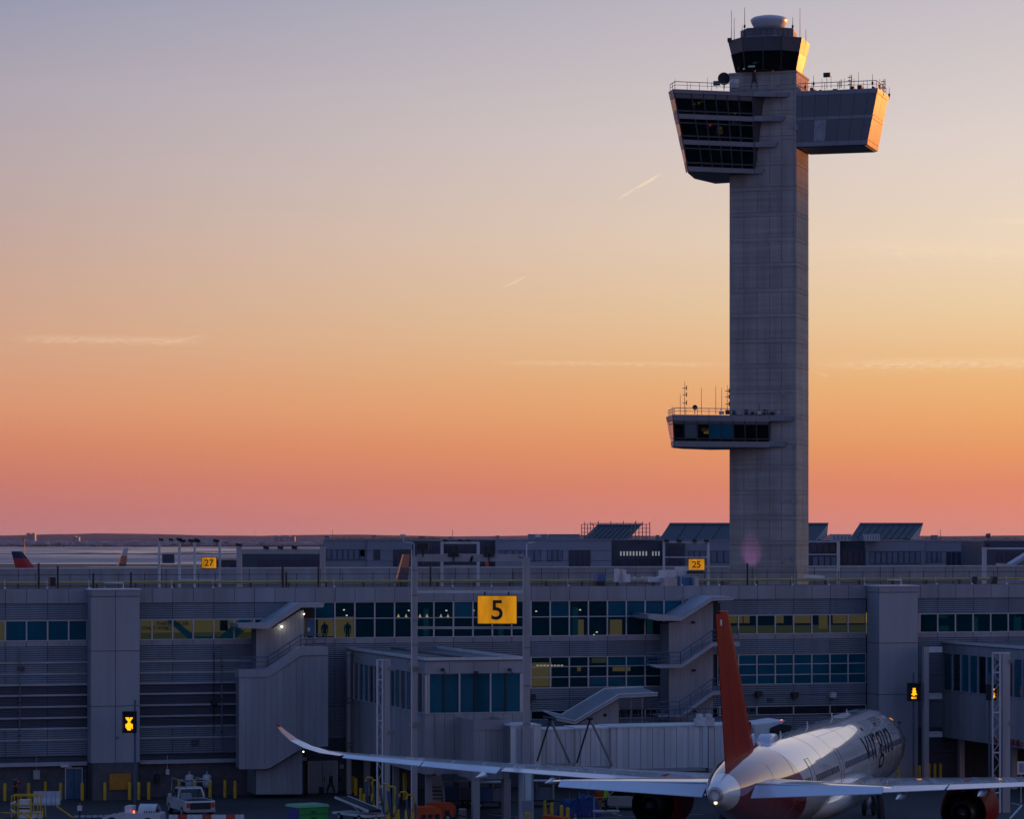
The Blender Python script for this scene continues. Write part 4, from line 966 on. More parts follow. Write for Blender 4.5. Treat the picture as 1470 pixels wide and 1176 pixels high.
# vestibule in front of the lounge
VV = -27.6; vx0, vx1 = BF.x(680, VV), BF.x(731.5, VV); vz1, vz0 = bz(680, 1034.5, VV), bz(690, 1120, VV)
MB().box(vx0+.1, vx1-.1, VV+.1, VG-.1, vz0, vz1-.35).build('vestibule', 'core_grey', g1)
nn = 6
for i in range(nn):
    a, b = lerp(vx0, vx1, i/nn), lerp(vx0, vx1, (i+1)/nn)
    piece('board', 'ribbed', g1, a+.01, b-.01, VV+(.05 if 1 <= i <= 4 else 0), VV+.12, vz0, vz1-(.75 if 1 <= i <= 4 else .05))
piece('board', 'smooth_cladding', g1, vx0, vx1, VV-.02, VV+.12, vz1-.74, vz1)
for i in range(4): piece('board', 'ribbed', g1, vx0-.02, vx0+.1, lerp(VV, VG, i/4)+.02, lerp(VV, VG, (i+1)/4)-.02, vz0, vz1)
piece('board', 'smooth_cladding', g1, vx1-.1, vx1, VV+.12, VG, vz0, vz1)
for px in (683, 727.5): x = BF.x(px, VV+.3); piece('column', 'blue_steel' if 'blue_steel' in MATS else 'steel', g1, x-.25, x+.25, VV+.1, VV+.6, 0, vz0)
g2, x0, x1 = lounge('glazed gate lounge beside the right-hand lattice mast, cut by the picture edge', 1353, -24, 17, zt_, zw1, zwb, zb_+.2) if False else (None, 0, 0)
t2 = BF.x(1353, 0)
px2 = pxu(t2, -24)
g2, x0, x1 = lounge('glazed gate lounge beside the tall lattice mast at the right edge', px2, -24, 17, 11.67, 10.55, 7.55, 3.5)
for i in range(8): piece('board', 'ribbed', g2, lerp(x0, x1, i/8), lerp(x0, x1, (i+1)/8)-.02, -24.0, -23.86, 3.5, 11.4)
for y in (-23, -12, -2):
    for x in (x0+.8, x1-.8): piece('column', 'steel', g2, x-.22, x+.22, y-.22, y+.22, 0, 3.5)
mat('red_stripe', (.30, .05, .05), .7)
for i in range(7): 
    y = -9.5-i*.75; MB().prism([V(x0-.06, y, 3.65), V(x0-.06, y-.5, 3.65), V(x0-.06, y-.72, 4.15), V(x0-.06, y-.22, 4.15)], (.03, 0, 0)).build('warning_mark', 'red_stripe', g2)
o = text3('CLEARANCE', 'lettering', 'red_stripe', .55, V(x0-.05, -12.4, 3.62), g2, rot=(R(90), 0, R(-90)))
# ================================================================ BOARDING BRIDGE
VB = -29.0
jb = thing('boarding_bridge', 'pale ribbed passenger boarding bridge running to the parked airliner', 'boarding bridge', TO, phi)
def tunnel(px0, px1, y0, y1, v, dep, m, nboard, roof='white_metal'):
    xa, xb = BF.x(px0, v), BF.x(px1, v); za, zb2 = bz((px0+px1)/2, y0, v), bz((px0+px1)/2, y1, v)
    MB().box(xa+.06, xb-.06, v+.08, v+dep, zb2, za-.06).build('tunnel', 'core_grey', jb)
    for i in range(nboard):
        a, b = lerp(xa, xb, i/nboard), lerp(xa, xb, (i+1)/nboard)
        piece('board', m, jb, a+.012, b-.012, v-(.035 if i % 2 else 0), v+.1, zb2-.02, za-.12)
    piece('roof', roof, jb, xa, xb, v-.08, v+dep, za-.12, za)
    piece('floor_beam', 'steel', jb, xa, xb, v-.05, v+.2, zb2-.3, zb2-.02)
tunnel(733, 777, 1041, 1100, VB-.3, 3.2, 'bridge_panel', 4); tunnel(777, 826, 1047, 1096, VB+.5, 2.5, 'bridge_panel', 7); tunnel(826, 877, 1045, 1100, VB+.25, 2.8, 'bridge_panel', 7); tunnel(877, 1013, 1042.5, 1103, VB, 3.2, 'bridge_panel', 16); tunnel(1017, 1070, 1041, 1103, VB, 3.2, 'bridge_panel', 6); tunnel(1070, 1092, 1042, 1098, VB+.2, 3, 'bridge_panel', 3)
p = bp3(757, 1060, VB-.3); piece('bridge_door', 'smooth_cladding', jb, BF.x(740, VB), BF.x(762, VB), VB-.42, VB-.3, bz(750, 1100, VB), bz(750, 1046, VB))
piece('end_post', 'white_metal', jb, BF.x(1008, VB), BF.x(1015, VB), VB-.15, VB+.2, bz(1010, 1103, VB), bz(1010, 1031, VB))
for px in (1005, 1018):
    p = bp3(px, 1034, VB); MB().box(p.x-.35, p.x+.35, VB-.2, VB+.4, p.z-.45, p.z+.1).box(p.x-.2, p.x+.15, VB-.25, VB+.3, p.z+.1, p.z+.42).build('hoist_unit', 'white_metal', jb)
p = bp3(1088, 1052, VB-.5); MB().prism(poly([(1084, 1041), (1107, 1038), (1127, 1035), (1112, 1051), (1104, 1064), (1084, 1066)], VB-.6), (0, 3.4, 0)).build('docking_cab', 'white_metal', jb)
MB().prism(poly([(1106, 1046), (1120, 1040), (1138, 1043), (1128, 1062), (1104, 1066)], VB-.7), (0, 3.4, 0)).build('bellows_canopy', 'black', jb)
bulb(1122, 1036, VB, .13, jb, 0, 'beacon')
for px in (960, 1050): 
    x = BF.x(px, VB+1.5); MB().box(x-.3, x+.3, VB+1.2, VB+1.8, 0, bz(px, 1104, VB)).build('support_column', 'steel', jb)
    MB().lathe((x, VB+.8, .55), [(.55, 0), (.55, .45)], 14, 'Y').build('drive_wheel', 'rubber', jb)
x = BF.x(755, VB+1.5); MB().lathe((x, VB+1.5, 0), [(.55, 0), (.55, bz(755, 1100, VB))], 16).build('support_column', 'white_metal', jb)
brc = thing('raised_brace', 'pair of thin inverted-V cable braces standing against the boarding bridge', 'brace', TO, phi)
for ax, ay, l, r_ in ((790, 1033, (771, 1094), (818, 1096)), (847, 1033, (828, 1096), (879, 1100))):
    A = bp3(ax, ay, VB-.8); MB().tube([A, bp3(*l, VB-.8)], .07).build('brace_leg', 'dark_metal', brc); MB().tube([A, bp3(*r_, VB-.8)], .09).build('brace_leg', 'rusty_steel', brc)
    MB().lathe(A, [(.1, -.1), (.28, .02), (.28, .12), (.1, .15)], 10).build('head', 'dark_metal', brc)
# ================================================================ SIGN GANTRIES AND MASTS
mat('sign_black', (.01, .01, .01), .6)
def post(parent, px, y0, D, wpx, m='steel', z0=0.0, name='column', dy=None):
    p = at(px, y0, D); w = wpx/FPX*D/2; d = dy or w
    return piece(name, m, parent, p.x-w, p.x+w, D-d, D+d, z0, p.z)
def hbeam(parent, px0, px1, y0, y1, D, m='steel', d=.25, name='beam'):
    a, b = at(px0, y1, D), at(px1, y0, D); return piece(name, m, parent, a.x, b.x, D-d, D+d, a.z, b.z)
def sign(parent, num, px0, px1, y0, y1, D, size, nm='number_sign'):
    a, b = at(px0, y1, D), at(px1, y0, D); h = b.z-a.z
    f = piece(nm, 'dark_metal', parent, a.x-.05, b.x+.05, D-.16, D+.16, a.z-.05, b.z+.05)
    piece('sign_face', 'sign_amber', parent, a.x, b.x, D-.19, D-.165, a.z, b.z)
    text3(num, 'lettering', 'sign_black', size, V((a.x+b.x)/2, D-.2, (a.z+b.z)/2-size*.345), parent, ext=.006, align='CENTER', bold=.012*size)
g5 = thing('sign_gantry', 'tall steel gantry carrying floodlights and the yellow number 5 gate sign', 'gantry', (0, 0, 0)); GD = 222.0
post(g5, 594.5, 799, GD, 9.5, 'steel'); post(g5, 591, 790, GD-.3, 1.6, 'white_metal', name='conduit', dy=.06); post(g5, 756, 800, GD+2, 10, 'steel'); post(g5, 751, 806, GD+1.7, 1.4, 'white_metal', name='conduit', dy=.06)
for px, D, ys in ((594.5, GD, (819, 855, 891, 926, 958, 1038, 1090)), (756, GD+2, (930, 985, 1040, 1100))):
    for y in ys:
        p = at(px, y, D); piece('bolted_collar', 'rusty_steel', g5, p.x-.28, p.x+.28, D-.28, D+.28, p.z-.06, p.z+.06)
        if y in (958, 1038): piece('bolted_collar', 'rusty_steel', g5, p.x-.32, p.x+.42, D-.32, D+.32, p.z-.3, p.z+.0)
hbeam(g5, 599, 752, 796, 806.5, GD+1, 'steel', .2); hbeam(g5, 599, 751, 848, 852, GD+1, 'white_metal', .12); hbeam(g5, 599, 751, 900, 903.5, GD+1, 'steel', .12)
sign(g5, '5', 686, 741.5, 856, 895.5, GD+.5, 1.95)
for px in (696, 730): hbeam(g5, px-1, px+1, 850, 856, GD+.9, 'dark_metal', .06, 'hanger')
x = at(757, 1100, GD+2); MB().lathe((x.x, GD+2, 0), [(.36, 0), (.36, 3.9), (.31, 3.9), (.31, 4.1)], 16).build('column_base', 'steel', g5)
def floodlight(parent, px, y0, y1, D, quad=True):
    p = at(px, y1, D); q = at(px, y0, D); mb = MB().tube([p, q], .06)
    if quad:
        for dx in (-.3, .1):
            for dz in (-.12, .25): mb.lathe(q+V(dx+.1, -.12, dz), [(.2, 0), (.2, .18), (.08, .3)], 8, 'Y')
        mb.box(q.x-.42, q.x+.42, q.y-.02, q.y+.05, q.z-.32, q.z-.24)
    else: mb.box(q.x-.4, q.x+.4, q.y-.4, q.y+.1, q.z-.25, q.z+.2)
    return mb.build('floodlight', 'dark_metal', parent)
floodlight(g5, 651, 793, 806, GD+.6); floodlight(g5, 702, 793, 806, GD+.6); floodlight(g5, 607, 785, 800, GD, False); floodlight(g5, 676, 799, 806, GD+.6, False) if False else None
MB().tube([at(676, 806, GD+.7), at(678, 799, GD+.4)], .1).build('camera', 'dark_metal', g5); MB().tube([at(744, 800, GD+.9), at(751, 801, GD+.9)], .12).build('camera', 'dark_metal', g5)
for s, px in ((-1, 594.5), (1, 756)):
    a = at(px, 800, GD); MB().tube([a, a+V(0, 0, .9), a+V(s*.1, 0, 1.0), a+V(s*.75, 0, 1.05), a+V(s*.8, 0, 1.4)], .05).box(a.x+s*.8-.2, a.x+s*.8+.2, a.y-.1, a.y+.1, a.z+1.4, a.z+1.6).build('camera_arm', 'white_metal', g5)
def gantry(label, posts, beams, D, wp=3.2, m='white_metal', lamps=(), sg=None, z0=0):
    t = thing('sign_gantry', label, 'gantry', (0, 0, 0))
    for px, y0 in posts: post(t, px, y0, D, wp, m, z0)
    for px0, px1, y0, y1 in beams: hbeam(t, px0, px1, y0, y1, D+.05, m, .15)
    for px, y in lamps:
        p = at(px, y, D); MB().box(p.x-.28, p.x+.28, D-.3, D+.1, p.z-.02, p.z+.22).tube([p, p-V(0, 0, .3)], .06).box(p.x-.3, p.x-.1, D-.5, D-.3, p.z+.05, p.z+.3).box(p.x+.06, p.x+.26, D-.5, D-.3, p.z-.05, p.z+.2).build('floodlight', 'dark_metal', t)
    if sg: sign(t, *sg)
    return t
gt = gantry('pale gantry frame with the yellow number 27 sign behind the roof', [(257.5, 776.5), (315.5, 777)], [(257.5, 315.5, 775.8, 779.2), (259, 314, 831.5, 834)], 335, 3.4, lamps=((258, 776), (263, 778), (284, 778), (311, 778), (275, 778)), sg=('27', 290, 310.5, 800.5, 816, 334, .95))
gt = gantry('pale gantry frame with a dark sign back, left of the number 27 sign', [(228.7, 777), (279.5, 777.5)], [(228.7, 279.5, 776.5, 779.5), (230, 279, 795.5, 797)], 420, 3.0, lamps=((232, 776), (246, 776), (282, 776)))
a, b = at(233, 809, 419), at(250.5, 796, 419); MB().box(a.x, b.x, 418.8, 419.1, a.z, b.z).build('sign_back', 'far_dark', gt)
gantry('long grey goalpost gantry with three floodlights behind the roof', [(343.5, 784), (463, 785)], [(345, 464, 788.5, 795.5)], 330, 7.5, 'steel', lamps=((382.5, 788), (403, 788), (423, 788), (344, 784)))
gantry('pale gantry frame rising between the floodlights of the number 5 gantry', [(634.5, 778), (686.5, 778)], [(634.5, 686.5, 778, 781), (636, 685, 795.5, 797), (636, 685, 812, 813.5)], 500, 4.2, lamps=((640, 777), (661, 777), (672, 777)))
gantry('pale gantry frame with the yellow number 25 sign left of the tower', [(953, 777), (1017, 778)], [(953, 1017, 778, 780), (954, 1017, 799.5, 801)], 380, 3.2, lamps=((957, 778), (975, 778), (997, 778), (1014, 778)), sg=('25', 988.5, 1011, 803, 818.5, 379, 1.1))
gantry('pale gantry frame just right of the tower shaft', [(1203.5, 778), (1150, 778)], [(1150, 1204, 777.5, 779), (1150, 1204, 795.5, 797), (1150, 1204, 817, 819)], 520, 4.2)
gantry('pale gantry frame by the picture edge with a curved arm', [(1413, 786), (1489, 786)], [(1413, 1489, 786.5, 789)], 380, 6, lamps=((1417, 784),))
# lattice masts
def lattice(label, px0, px1, y0, D, wside):
    t = thing('lattice_mast', label, 'mast', (0, 0, 0))
    a, b = at(px0, y0, D), at(px1, y0, D); w = b.x-a.x
    piece('chord', 'white_metal', t, a.x-.06, a.x+.06, D-.06, D+.06, 0, a.z); piece('chord', 'white_metal', t, a.x+w*.42-.06, a.x+w*.42+.06, D-.06, D+.06, 0, a.z)
    piece('column', 'steel', t, b.x-w*.42, b.x, D-.05, D+.75, 0, a.z-.1)
    piece('cap', 'white_metal', t, a.x, b.x, D-.1, D+.1, a.z-.1, a.z)
    n = 8; h = a.z/n
    for i in range(n):
        z0, z1 = i*h, (i+1)*h; x0, x1 = a.x, a.x+w*.42
        MB().bar((x0, D, z0), (x1, D, z0+h*.5), .06).bar((x1, D, z0+h*.5), (x0, D, z1), .06).build('lacing', 'steel', t)
        if i % 2: piece('tie', 'white_metal', t, x0, x1, D-.05, D+.05, z0-.05, z0+.05)
    for dz in (.6, 5.2): MB().box(b.x-.1, b.x+.3, D-.2, D+.2, a.z-dz-.2, a.z-dz+.1).build('junction_box', 'rusty_steel', t)
lattice('steel lattice mast beside the left wall of the centre gate lounge', 541.5, 559.5, 947, 224, 0)
lattice('tall steel lattice mast at the right edge before the gate lounge', 1425, 1450, 937, 232, 0)
t = thing('banded_column', 'grey steel pipe column with bolted collars left of the centre gate lounge', 'column', tuple(BF.world(BF.x(501, -1.4), -1.4)), phi)
zc = BF.hit(501, 936, -1.4)[1]; MB().lathe((0, 0, 0), [(.24, 0), (.24, zc)], 14).build('shaft', 'steel', t)
for y in (940, 1003, 1009, 1067, 1073): z_ = BF.hit(501, y, -1.4)[1]; MB().lathe((0, 0, z_), [(.34, -.09), (.34, .09)], 14).build('collar', 'rusty_steel', t)
t = thing('bracket_column', 'slim steel column with three stub arms beside the right display board', 'column', tuple(BF.world(BF.x(1328.5, -5), -5)), phi)
zc = BF.hit(1328, 929, -5)[1]; MB().box(-.22, .22, -.22, .22, 0, zc).build('shaft', 'steel', t)
for y in (931, 998, 1053): z_ = BF.hit(1328, y, -5)[1]; MB().box(.22, 1.45, -.15, .6, z_-.35, z_).box(.0, 1.45, -.2, .65, z_, z_+.08).build('stub_arm', 'white_metal', t)
# amber docking displays: lamp-dot matrix boards on poles
def display(label, px, y0, y1, wpx, v, yaw, polepx, chart):
    x = BF.x(px, v); P = BF.world(x, v); t = thing('docking_display', label, 'display board', (P.x, P.y, 0), yaw)
    D = P.y; za, zb2 = HC-(y1-HY)/FPX*D, HC-(y0-HY)/FPX*D; w = wpx/FPX*D/2
    MB().box(-w, w, -.1, .35, za, zb2).build('housing', 'black', t); MB().box(-w-.05, w+.05, -.35, .38, zb2, zb2+.06).box(-w-.05, -w, -.35, .3, za, zb2).box(w, w+.05, -.35, .3, za, zb2).build('hood', 'dark_metal', t)
    px_ = (polepx-px)/FPX*D; MB().tube([V(px_, .5, 0), V(px_, .5, zb2+.9)], .09).build('pole', 'rail_blue', t)
    h = zb2-za; n = len(chart); mb = MB(); d = h*.62/n; k = 0
    for r, row in enumerate(chart):
        for c, ch in enumerate(row):
            if ch != ' ':
                cx = (c-(len(row)-1)/2)*d*.72; cz = zb2-h*.28-r*d; mb.box(cx-d*.31, cx+d*.31, -.125, -.101, cz-d*.40, cz+d*.40)
    mb.build('lamp_matrix', 'led_amber', t)
    return t
glyph = ['#### ###', ' ###### ', '  ####  ', '   ##   ', '  ####  ', '########', '########', '########', ' ##### #', '  ####  ']
glyph2 = ['  ####  ', '  ####  ', '  ####  ', ' ###### ', '  ####  ', ' ###### ', '########', '  ###   ', '        ', '### # # ', '### # # ']
display('lit amber display board tilted on a pole by the left riser', 186, 1023, 1053, 16, -5.5, phi-R(28), 191, glyph)
display('lit amber display board on a pole beside the airliner nose', 1312, 982, 1007, 17, -5.2, phi*.2, 1313, glyph2)
display('amber display board half hidden behind the right lattice mast', 1424, 984, 1006, 12, -18, phi+R(20), 1428, glyph)

# ================================================================ BUILDINGS BEHIND THE TERMINAL
mid = thing('concourse', 'long low pale-roofed concourse behind the terminal and tower', 'building', tuple(BF.world(0, 265)), phi)
xa, xb = -190, 250; zc = HC-(816.5-HY)/FPX*(254.3+265)
MB().box(xa, xb, 0, 22, 0, zc-.6).build('wall', 'far_wall', mid); n = 44
for i in range(n): piece('parapet_panel', 'parapet', mid, lerp(xa, xb, i/n)+.05, lerp(xa, xb, (i+1)/n)-.05, -.3, .3, zc-2.6, zc)
piece('coping', 'white_metal', mid, xa, xb, -.4, .4, zc, zc+.18)
piece('roof', 'roofing', mid, xa, xb, .4, 22, zc-.6, zc-.4)
for i in range(30): piece('window', 'far_glass', mid, lerp(xa, xb, i/30)+.4, lerp(xa, xb, (i+1)/30)-.4, -.06, .05, zc-5, zc-3.2)
def far_block(label, D, secs, y_top, ybase_z=0, depth=30, name='hangar_hall'):
    """secs: (px0, px1, ytop, material, [window rects in px, material])"""
    x0 = at(secs[0][0], y_top, D).x; t = thing(name, label, 'building', (0, 0, 0))
    for i, (p0, p1, yt_, m, wins) in enumerate(secs):
        a, b = at(p0, yt_, D), at(p1, yt_, D); dd = D+(i % 2)*.6
        MB().box(a.x+.02, b.x-.02, dd, D+depth, 0, a.z).build('wall', m, t)
        nl = max(2, int((p1-p0)/16))
        for j in range(1, 4): MB().box(a.x+.05, b.x-.05, dd-.05, dd, a.z-j*2.1-.06, a.z-j*2.1).build('cladding_seam', 'far_dark' if m == 'far_wall' else 'far_wall', t) if m == 'far_wall' else None
        MB().box(a.x, b.x, dd-.15, dd+.4, a.z, a.z+.22).build('coping', 'parapet', t)
        for q0, q1, r0, r1, wm, nw in wins:
            for k in range(nw):
                e, f = at(lerp(q0, q1, k/nw)+.35, r1, dd), at(lerp(q0, q1, (k+1)/nw)-.35, r0, dd)
                wo = piece('window', 'far_dark', t, e.x, f.x, dd-.12, dd, e.z, f.z); 
                q_ = MB().box(e.x+.12, f.x-.12, dd-.16, dd-.122, e.z+.12, f.z-.12).build('pane', wm, t)
    return t
emat('far_lit', (.8, .85, .8), .16)
mat('far_blue', (.13, .17, .25), .3, spec=.6)
far_block('long blue-grey hall with window bands left of the number 5 gantry', 640, [(340, 465, 793, 'far_dark', [(370, 460, 803, 815, 'far_glass', 4)]), (464, 527, 776, 'far_wall', [(468, 524, 789, 804, 'far_blue', 7), (514, 524, 789, 800, 'far_glass', 1)]), (527, 592, 776, 'far_wall', [(536, 546, 789, 804, 'far_glass', 1), (564, 590, 789, 814, 'far_glass', 3)]), (592, 634, 777, 'far_dark', [(600, 630, 784, 812, 'far_glass', 4)])], 776)
far_block('dark glazed link hall behind the number 5 gantry', 655, [(634, 712, 776, 'far_dark', [(640, 682, 784, 794, 'far_glass', 3), (690, 708, 782, 815, 'far_glass', 2)])], 776, name='link_hall')
far_block('pale grey hall with a square dark gate under the scaffolded roof', 650, [(711, 878, 776, 'far_wall', [(716, 777, 790, 806, 'far_blue', 6), (785, 808, 790, 806, 'far_blue', 3), (816, 848, 790, 817, 'far_glass', 4)])], 776)
far_block('dark hall with a row of lit windows left of the number 25 sign', 652, [(878, 952, 776, 'far_dark', [(889, 930, 791, 799, 'far_lit', 9), (935, 948, 791, 799, 'far_lit', 3), (882, 950, 802, 816, 'far_glass', 7)])], 776)
far_block('pale grey hall immediately left of the tower shaft', 648, [(952, 983, 778, 'far_dark', [(958, 980, 784, 812, 'far_glass', 2)]), (983, 1062, 777, 'far_wall', [(988, 1013, 791, 808, 'far_blue', 3), (1020, 1048, 791, 808, 'far_blue', 3)])], 777)
far_block('dark glazed hall immediately right of the tower shaft', 651, [(1150, 1206, 777.5, 'far_dark', [(1166, 1201, 799, 815, 'far_blue', 4), (1163, 1200, 782, 794, 'far_glass', 4)]), (1206, 1243, 777, 'far_dark', [(1208, 1242, 791, 818, 'far_glass', 4)])], 777)
far_block('pale grey hall under the right-hand angled roof', 649, [(1243, 1327, 777, 'far_wall', [(1248, 1322, 792, 810, 'far_blue', 9)]), (1327, 1412, 777.5, 'far_wall', [(1330, 1352, 792, 808, 'far_blue', 3), (1358, 1388, 792, 820, 'far_glass', 4)])], 777)
far_block('dark flat-roofed hall at the right picture edge', 600, [(1412, 1500, 777, 'far_dark', [(1430, 1466, 793, 812, 'far_glass', 5)])], 777)
t = thing('pitched_shelter', 'small shelter with a pale sloping roof edge at the right border', 'shelter', (0, 0, 0))
D = 560; P = [at(x, y, D) for x, y in ((1437, 809), (1452, 810), (1500, 780), (1500, 785), (1453, 815), (1437, 813))]; MB().prism(P, (0, 6, 0)).build('roof', 'shed_end', t)
P = [at(x, y, D+1) for x, y in ((1449, 814), (1500, 784), (1500, 830), (1449, 830))]; MB().prism([P[0], P[1], P[2], P[3]], (0, 4, 0)).build('wall', 'far_wall', t)
# angled roof monitors
def monitor(label, bl, tl_, tr, br, endl, D, depth=26):
    t = thing('roof_monitor', label, 'roof', (0, 0, 0))
    B0, T0, T1, B1 = at(*bl, D), at(*tl_, D+9), at(*tr, D+9), at(*br, D)
    E1 = at(*endl, D)
    MB().add([B0, T0, T1, E1, V(B0.x, D+depth, B0.z), V(T0.x+2, D+depth, B0.z), V(B1.x, D+depth, B0.z)], [(0, 1, 2, 3), (1, 5, 6, 2), (0, 4, 5, 1), (0, 3, 6, 4)]).build('roof', 'shed_roof', t)
    MB().add([E1, T1, V(B1.x, D+10, B1.z), V(B1.x, D+depth, B1.z)], [(0, 1, 3), (0, 3, 2), (0, 1, 2)]).build('gable', 'shed_end', t)
    for k in range(1, 9): a, b = lerp(B0, E1, k/9), lerp(T0, T1, k/9); MB().bar(a+V(0, -.06, .06), b+V(0, -.06, .06), .1).build('roof_seam', 'shed_roof', t)
    MB().bar(T0+V(0, -.1, .1), T1+V(0, -.1, .1), .3).build('ridge_cap', 'far_wall', t)
    return t
monitor('dark angled roof wrapped in scaffolding', (834, 776.5), (857, 754), (921, 754), (904, 776), (899, 776), 655)
monitor('long dark angled roof behind the tower shaft', (945, 776.5), (961, 752.5), (1189, 752.5), (1194, 772), (1171, 776), 656)
monitor('dark angled roof with pale gable right of the tower', (1219, 775), (1234, 752.5), (1325, 752.5), (1327.5, 775), (1307, 774), 654)
def scaffold(label, px0, px1, y0, y1, D, nx, nz):
    t = thing('scaffold', label, 'scaffold', (0, 0, 0)); a, b = at(px0, y1, D), at(px1, y0, D)
    for d in (0, 1.4):
        for i in range(nx+1): x = lerp(a.x, b.x, i/nx); MB().tube([(x, D+d, a.z), (x, D+d, b.z+(.5 if i % 2 else 0))], .07, 5).build('standard', 'rusty_steel', t)
        for k in range(nz+1): z_ = lerp(a.z, b.z, k/nz); MB().tube([(a.x, D+d, z_), (b.x, D+d, z_)], .06, 5).build('ledger', 'rusty_steel', t)
scaffold('scaffold tower climbing the right end of the wrapped roof', 907, 933, 753, 776, 650, 5, 4); scaffold('scaffold tower at the left foot of the wrapped roof', 835, 852, 753, 776, 651, 4, 4); scaffold('thin scaffold guard along the wrapped roof ridge', 850, 922, 751.5, 754, 664.5, 8, 1)
mat('sunlit_fence', (.45, .22, .10), .8)  # fence tinted orange for the low sun falling on it
t = thing('roof_fence', 'sunlit orange fence along the roof edge of the long hall', 'fence', (0, 0, 0))
for k in range(40): p = at(472+k*4, 775.5, 650); piece('fence_panel', 'sunlit_fence', t, p.x, p.x+.45, 650, 650.05, p.z, p.z+.35+.25*rr.random())
piece('fence_rail', 'sunlit_fence', t, at(470, 772, 650.3).x, at(634, 772, 650.3).x, 650.2, 650.3, at(470, 774.2, 650).z, at(470, 773.6, 650).z)
t = thing('roof_fence', 'grey railing along the roof edge right of the angled roofs', 'fence', (0, 0, 0))
for k in range(40): p = at(1328+k*3.4, 776, 660); piece('baluster', 'rusty_steel', t, p.x, p.x+.12, 660, 660.1, p.z, p.z+.55+.2*rr.random())
piece('fence_rail', 'rusty_steel', t, at(1328, 0, 660).x, at(1465, 0, 660).x, 660.15, 660.25, at(0, 773.3, 660).z, at(0, 772.8, 660).z)
for px0, px1, y0, m, lb in ((758, 786, 768, 'far_wall', 'pale boxy roof plant left of the scaffolded roof, left one of two'), (788, 832, 768, 'far_wall', 'pale boxy roof plant left of the scaffolded roof, right one of two'), (1195, 1222, 768, 'white_metal', 'white roof plant box between the two angled roofs'), (1244, 1263, 768, 'white_metal', 'white roof plant box in front of the right angled roof')):
    D = 645 if m == 'white_metal' else 652; a, b = at(px0, 777, D), at(px1, y0, D); t = thing('roof_plant', lb, 'roof unit', (0, 0, 0))
    MB().box(a.x, b.x, D, D+6, a.z, b.z).build('casing', m, t)
    for k in range(5): piece('louvre', 'far_wall', t, lerp(a.x, b.x, k/5)+.15, lerp(a.x, b.x, (k+1)/5)-.15, D-.08, D, a.z+.2, b.z-.2)
    piece('lid', m, t, a.x-.1, b.x+.1, D-.15, D+6.1, b.z, b.z+.12)
rg = random.Random(21)
for i in range(16):                               # small plant and aerials along the hall roofs
    px = 480+i*58+rg.uniform(-15, 15)
    if 1040 < px < 1165: continue
    D = 662; p = at(px, 776.5, D); t = thing('roof_vent', 'small roof vent on the far halls, %s from the left' % ORD[i], 'roof unit', (p.x, D, p.z-.3), 0, 'vents on the far hall roofs')
    w = rg.uniform(.5, 1.3); h = rg.uniform(.5, 1.1); MB().box(-w/2, w/2, -.5, .5, 0, h+.3).build('casing', 'far_wall', t); MB().box(-w/2-.1, w/2+.1, -.6, .6, h+.3, h+.4).build('hood', 'far_dark', t)
    if i % 3 == 0: MB().tube([(w, 0, 0), (w, 0, 2.6)], .05, 5).build('aerial', 'dark_metal', t)
# far apartment blocks and masts beyond the bay
def tower_block(label, px0, px1, y0, D, n=4, m='far_town'):
    a, b = at(px0, 783, D), at(px1, y0, D); t = thing('apartment_block', label, 'building', (0, 0, 0))
    for k in range(n):
        x0, x1 = lerp(a.x, b.x, k/n), lerp(a.x, b.x, (k+1)/n); MB().box(x0, x1, D+(k % 2)*4, D+30, 0, b.z-(2.5 if k % 2 else 0)).build('wing', 'far_wall', t)
        for f in range(1, 5): piece('window_row', 'far_dark', t, x0+1.5, x1-1.5, D+(k % 2)*4-.3, D+(k % 2)*4, b.z-3-f*3.6, b.z-1.4-f*3.6)
tower_block('row of apartment blocks on the far shore above the long gantry', 393, 423, 769, 7600, 4); tower_block('small apartment block on the far shore left of the number 27 gantry', 104, 113, 770, 8600, 2); tower_block('low apartment blocks on the skyline at the far left', 38, 50, 765.5, 9500, 3)
for lb, px, y0, y1, D in (('thin radio mast on the skyline above the long gantry', 366, 760, 775, 9000), ('thin mast on the far shore by the left fin', 35, 773, 800, 1500)):
    t = thing('radio_mast', lb, 'mast', tuple(at(px, HY, D).xy)+(0,)); zt2 = at(px, y0, D).z; MB().tube([(0, 0, 0), (0, 0, zt2)], .4 if D > 4000 else .18, 5).build('pole', 'dark_metal', t)
    for k in range(3): MB().box(-.9, .9, -.3, .3, zt2-1.2*k-.4, zt2-1.2*k-.2).build('crossarm', 'dark_metal', t)
t = thing('water_tower', 'distant water tower on the skyline at the right', 'water tower', tuple(at(1419, HY, 3000).xy)+(0,)); zt2 = at(1419, 766, 3000).z
MB().lathe((0, 0, zt2), [(.3, -5), (2, -4.2), (2.8, -2), (2.2, -.4), (.2, 0)], 12).build('tank', 'far_dark', t); MB().tube([(0, 0, 0), (0, 0, zt2-4)], .7).build('stem', 'far_dark', t)
def bare_tree(px, D, h, label):
    t = thing('bare_tree', label, 'tree', tuple(at(px, HY, D).xy)+(0,)); rg = random.Random(px); mb = MB(); mb.tube([(0, 0, 0), (0, 0, h*.5)], .35, 6, .2); tr = mb.build('trunk', 'far_dark', t); mb = MB()
    for k in range(60):
        a = rg.uniform(0, 6.3); z0 = h*rg.uniform(.35, .6); r_ = rg.uniform(1, 5.5); z1 = min(h*rg.uniform(.6, 1), z0+6)
        m_ = V(math.cos(a)*r_*.5, math.sin(a)*r_*.5, z0+(z1-z0)*.6); mb.tube([(0, 0, z0), m_, (math.cos(a)*r_, math.sin(a)*r_, z1)], .1, 4, .04)
    mb.build('crown', 'far_dark', t)
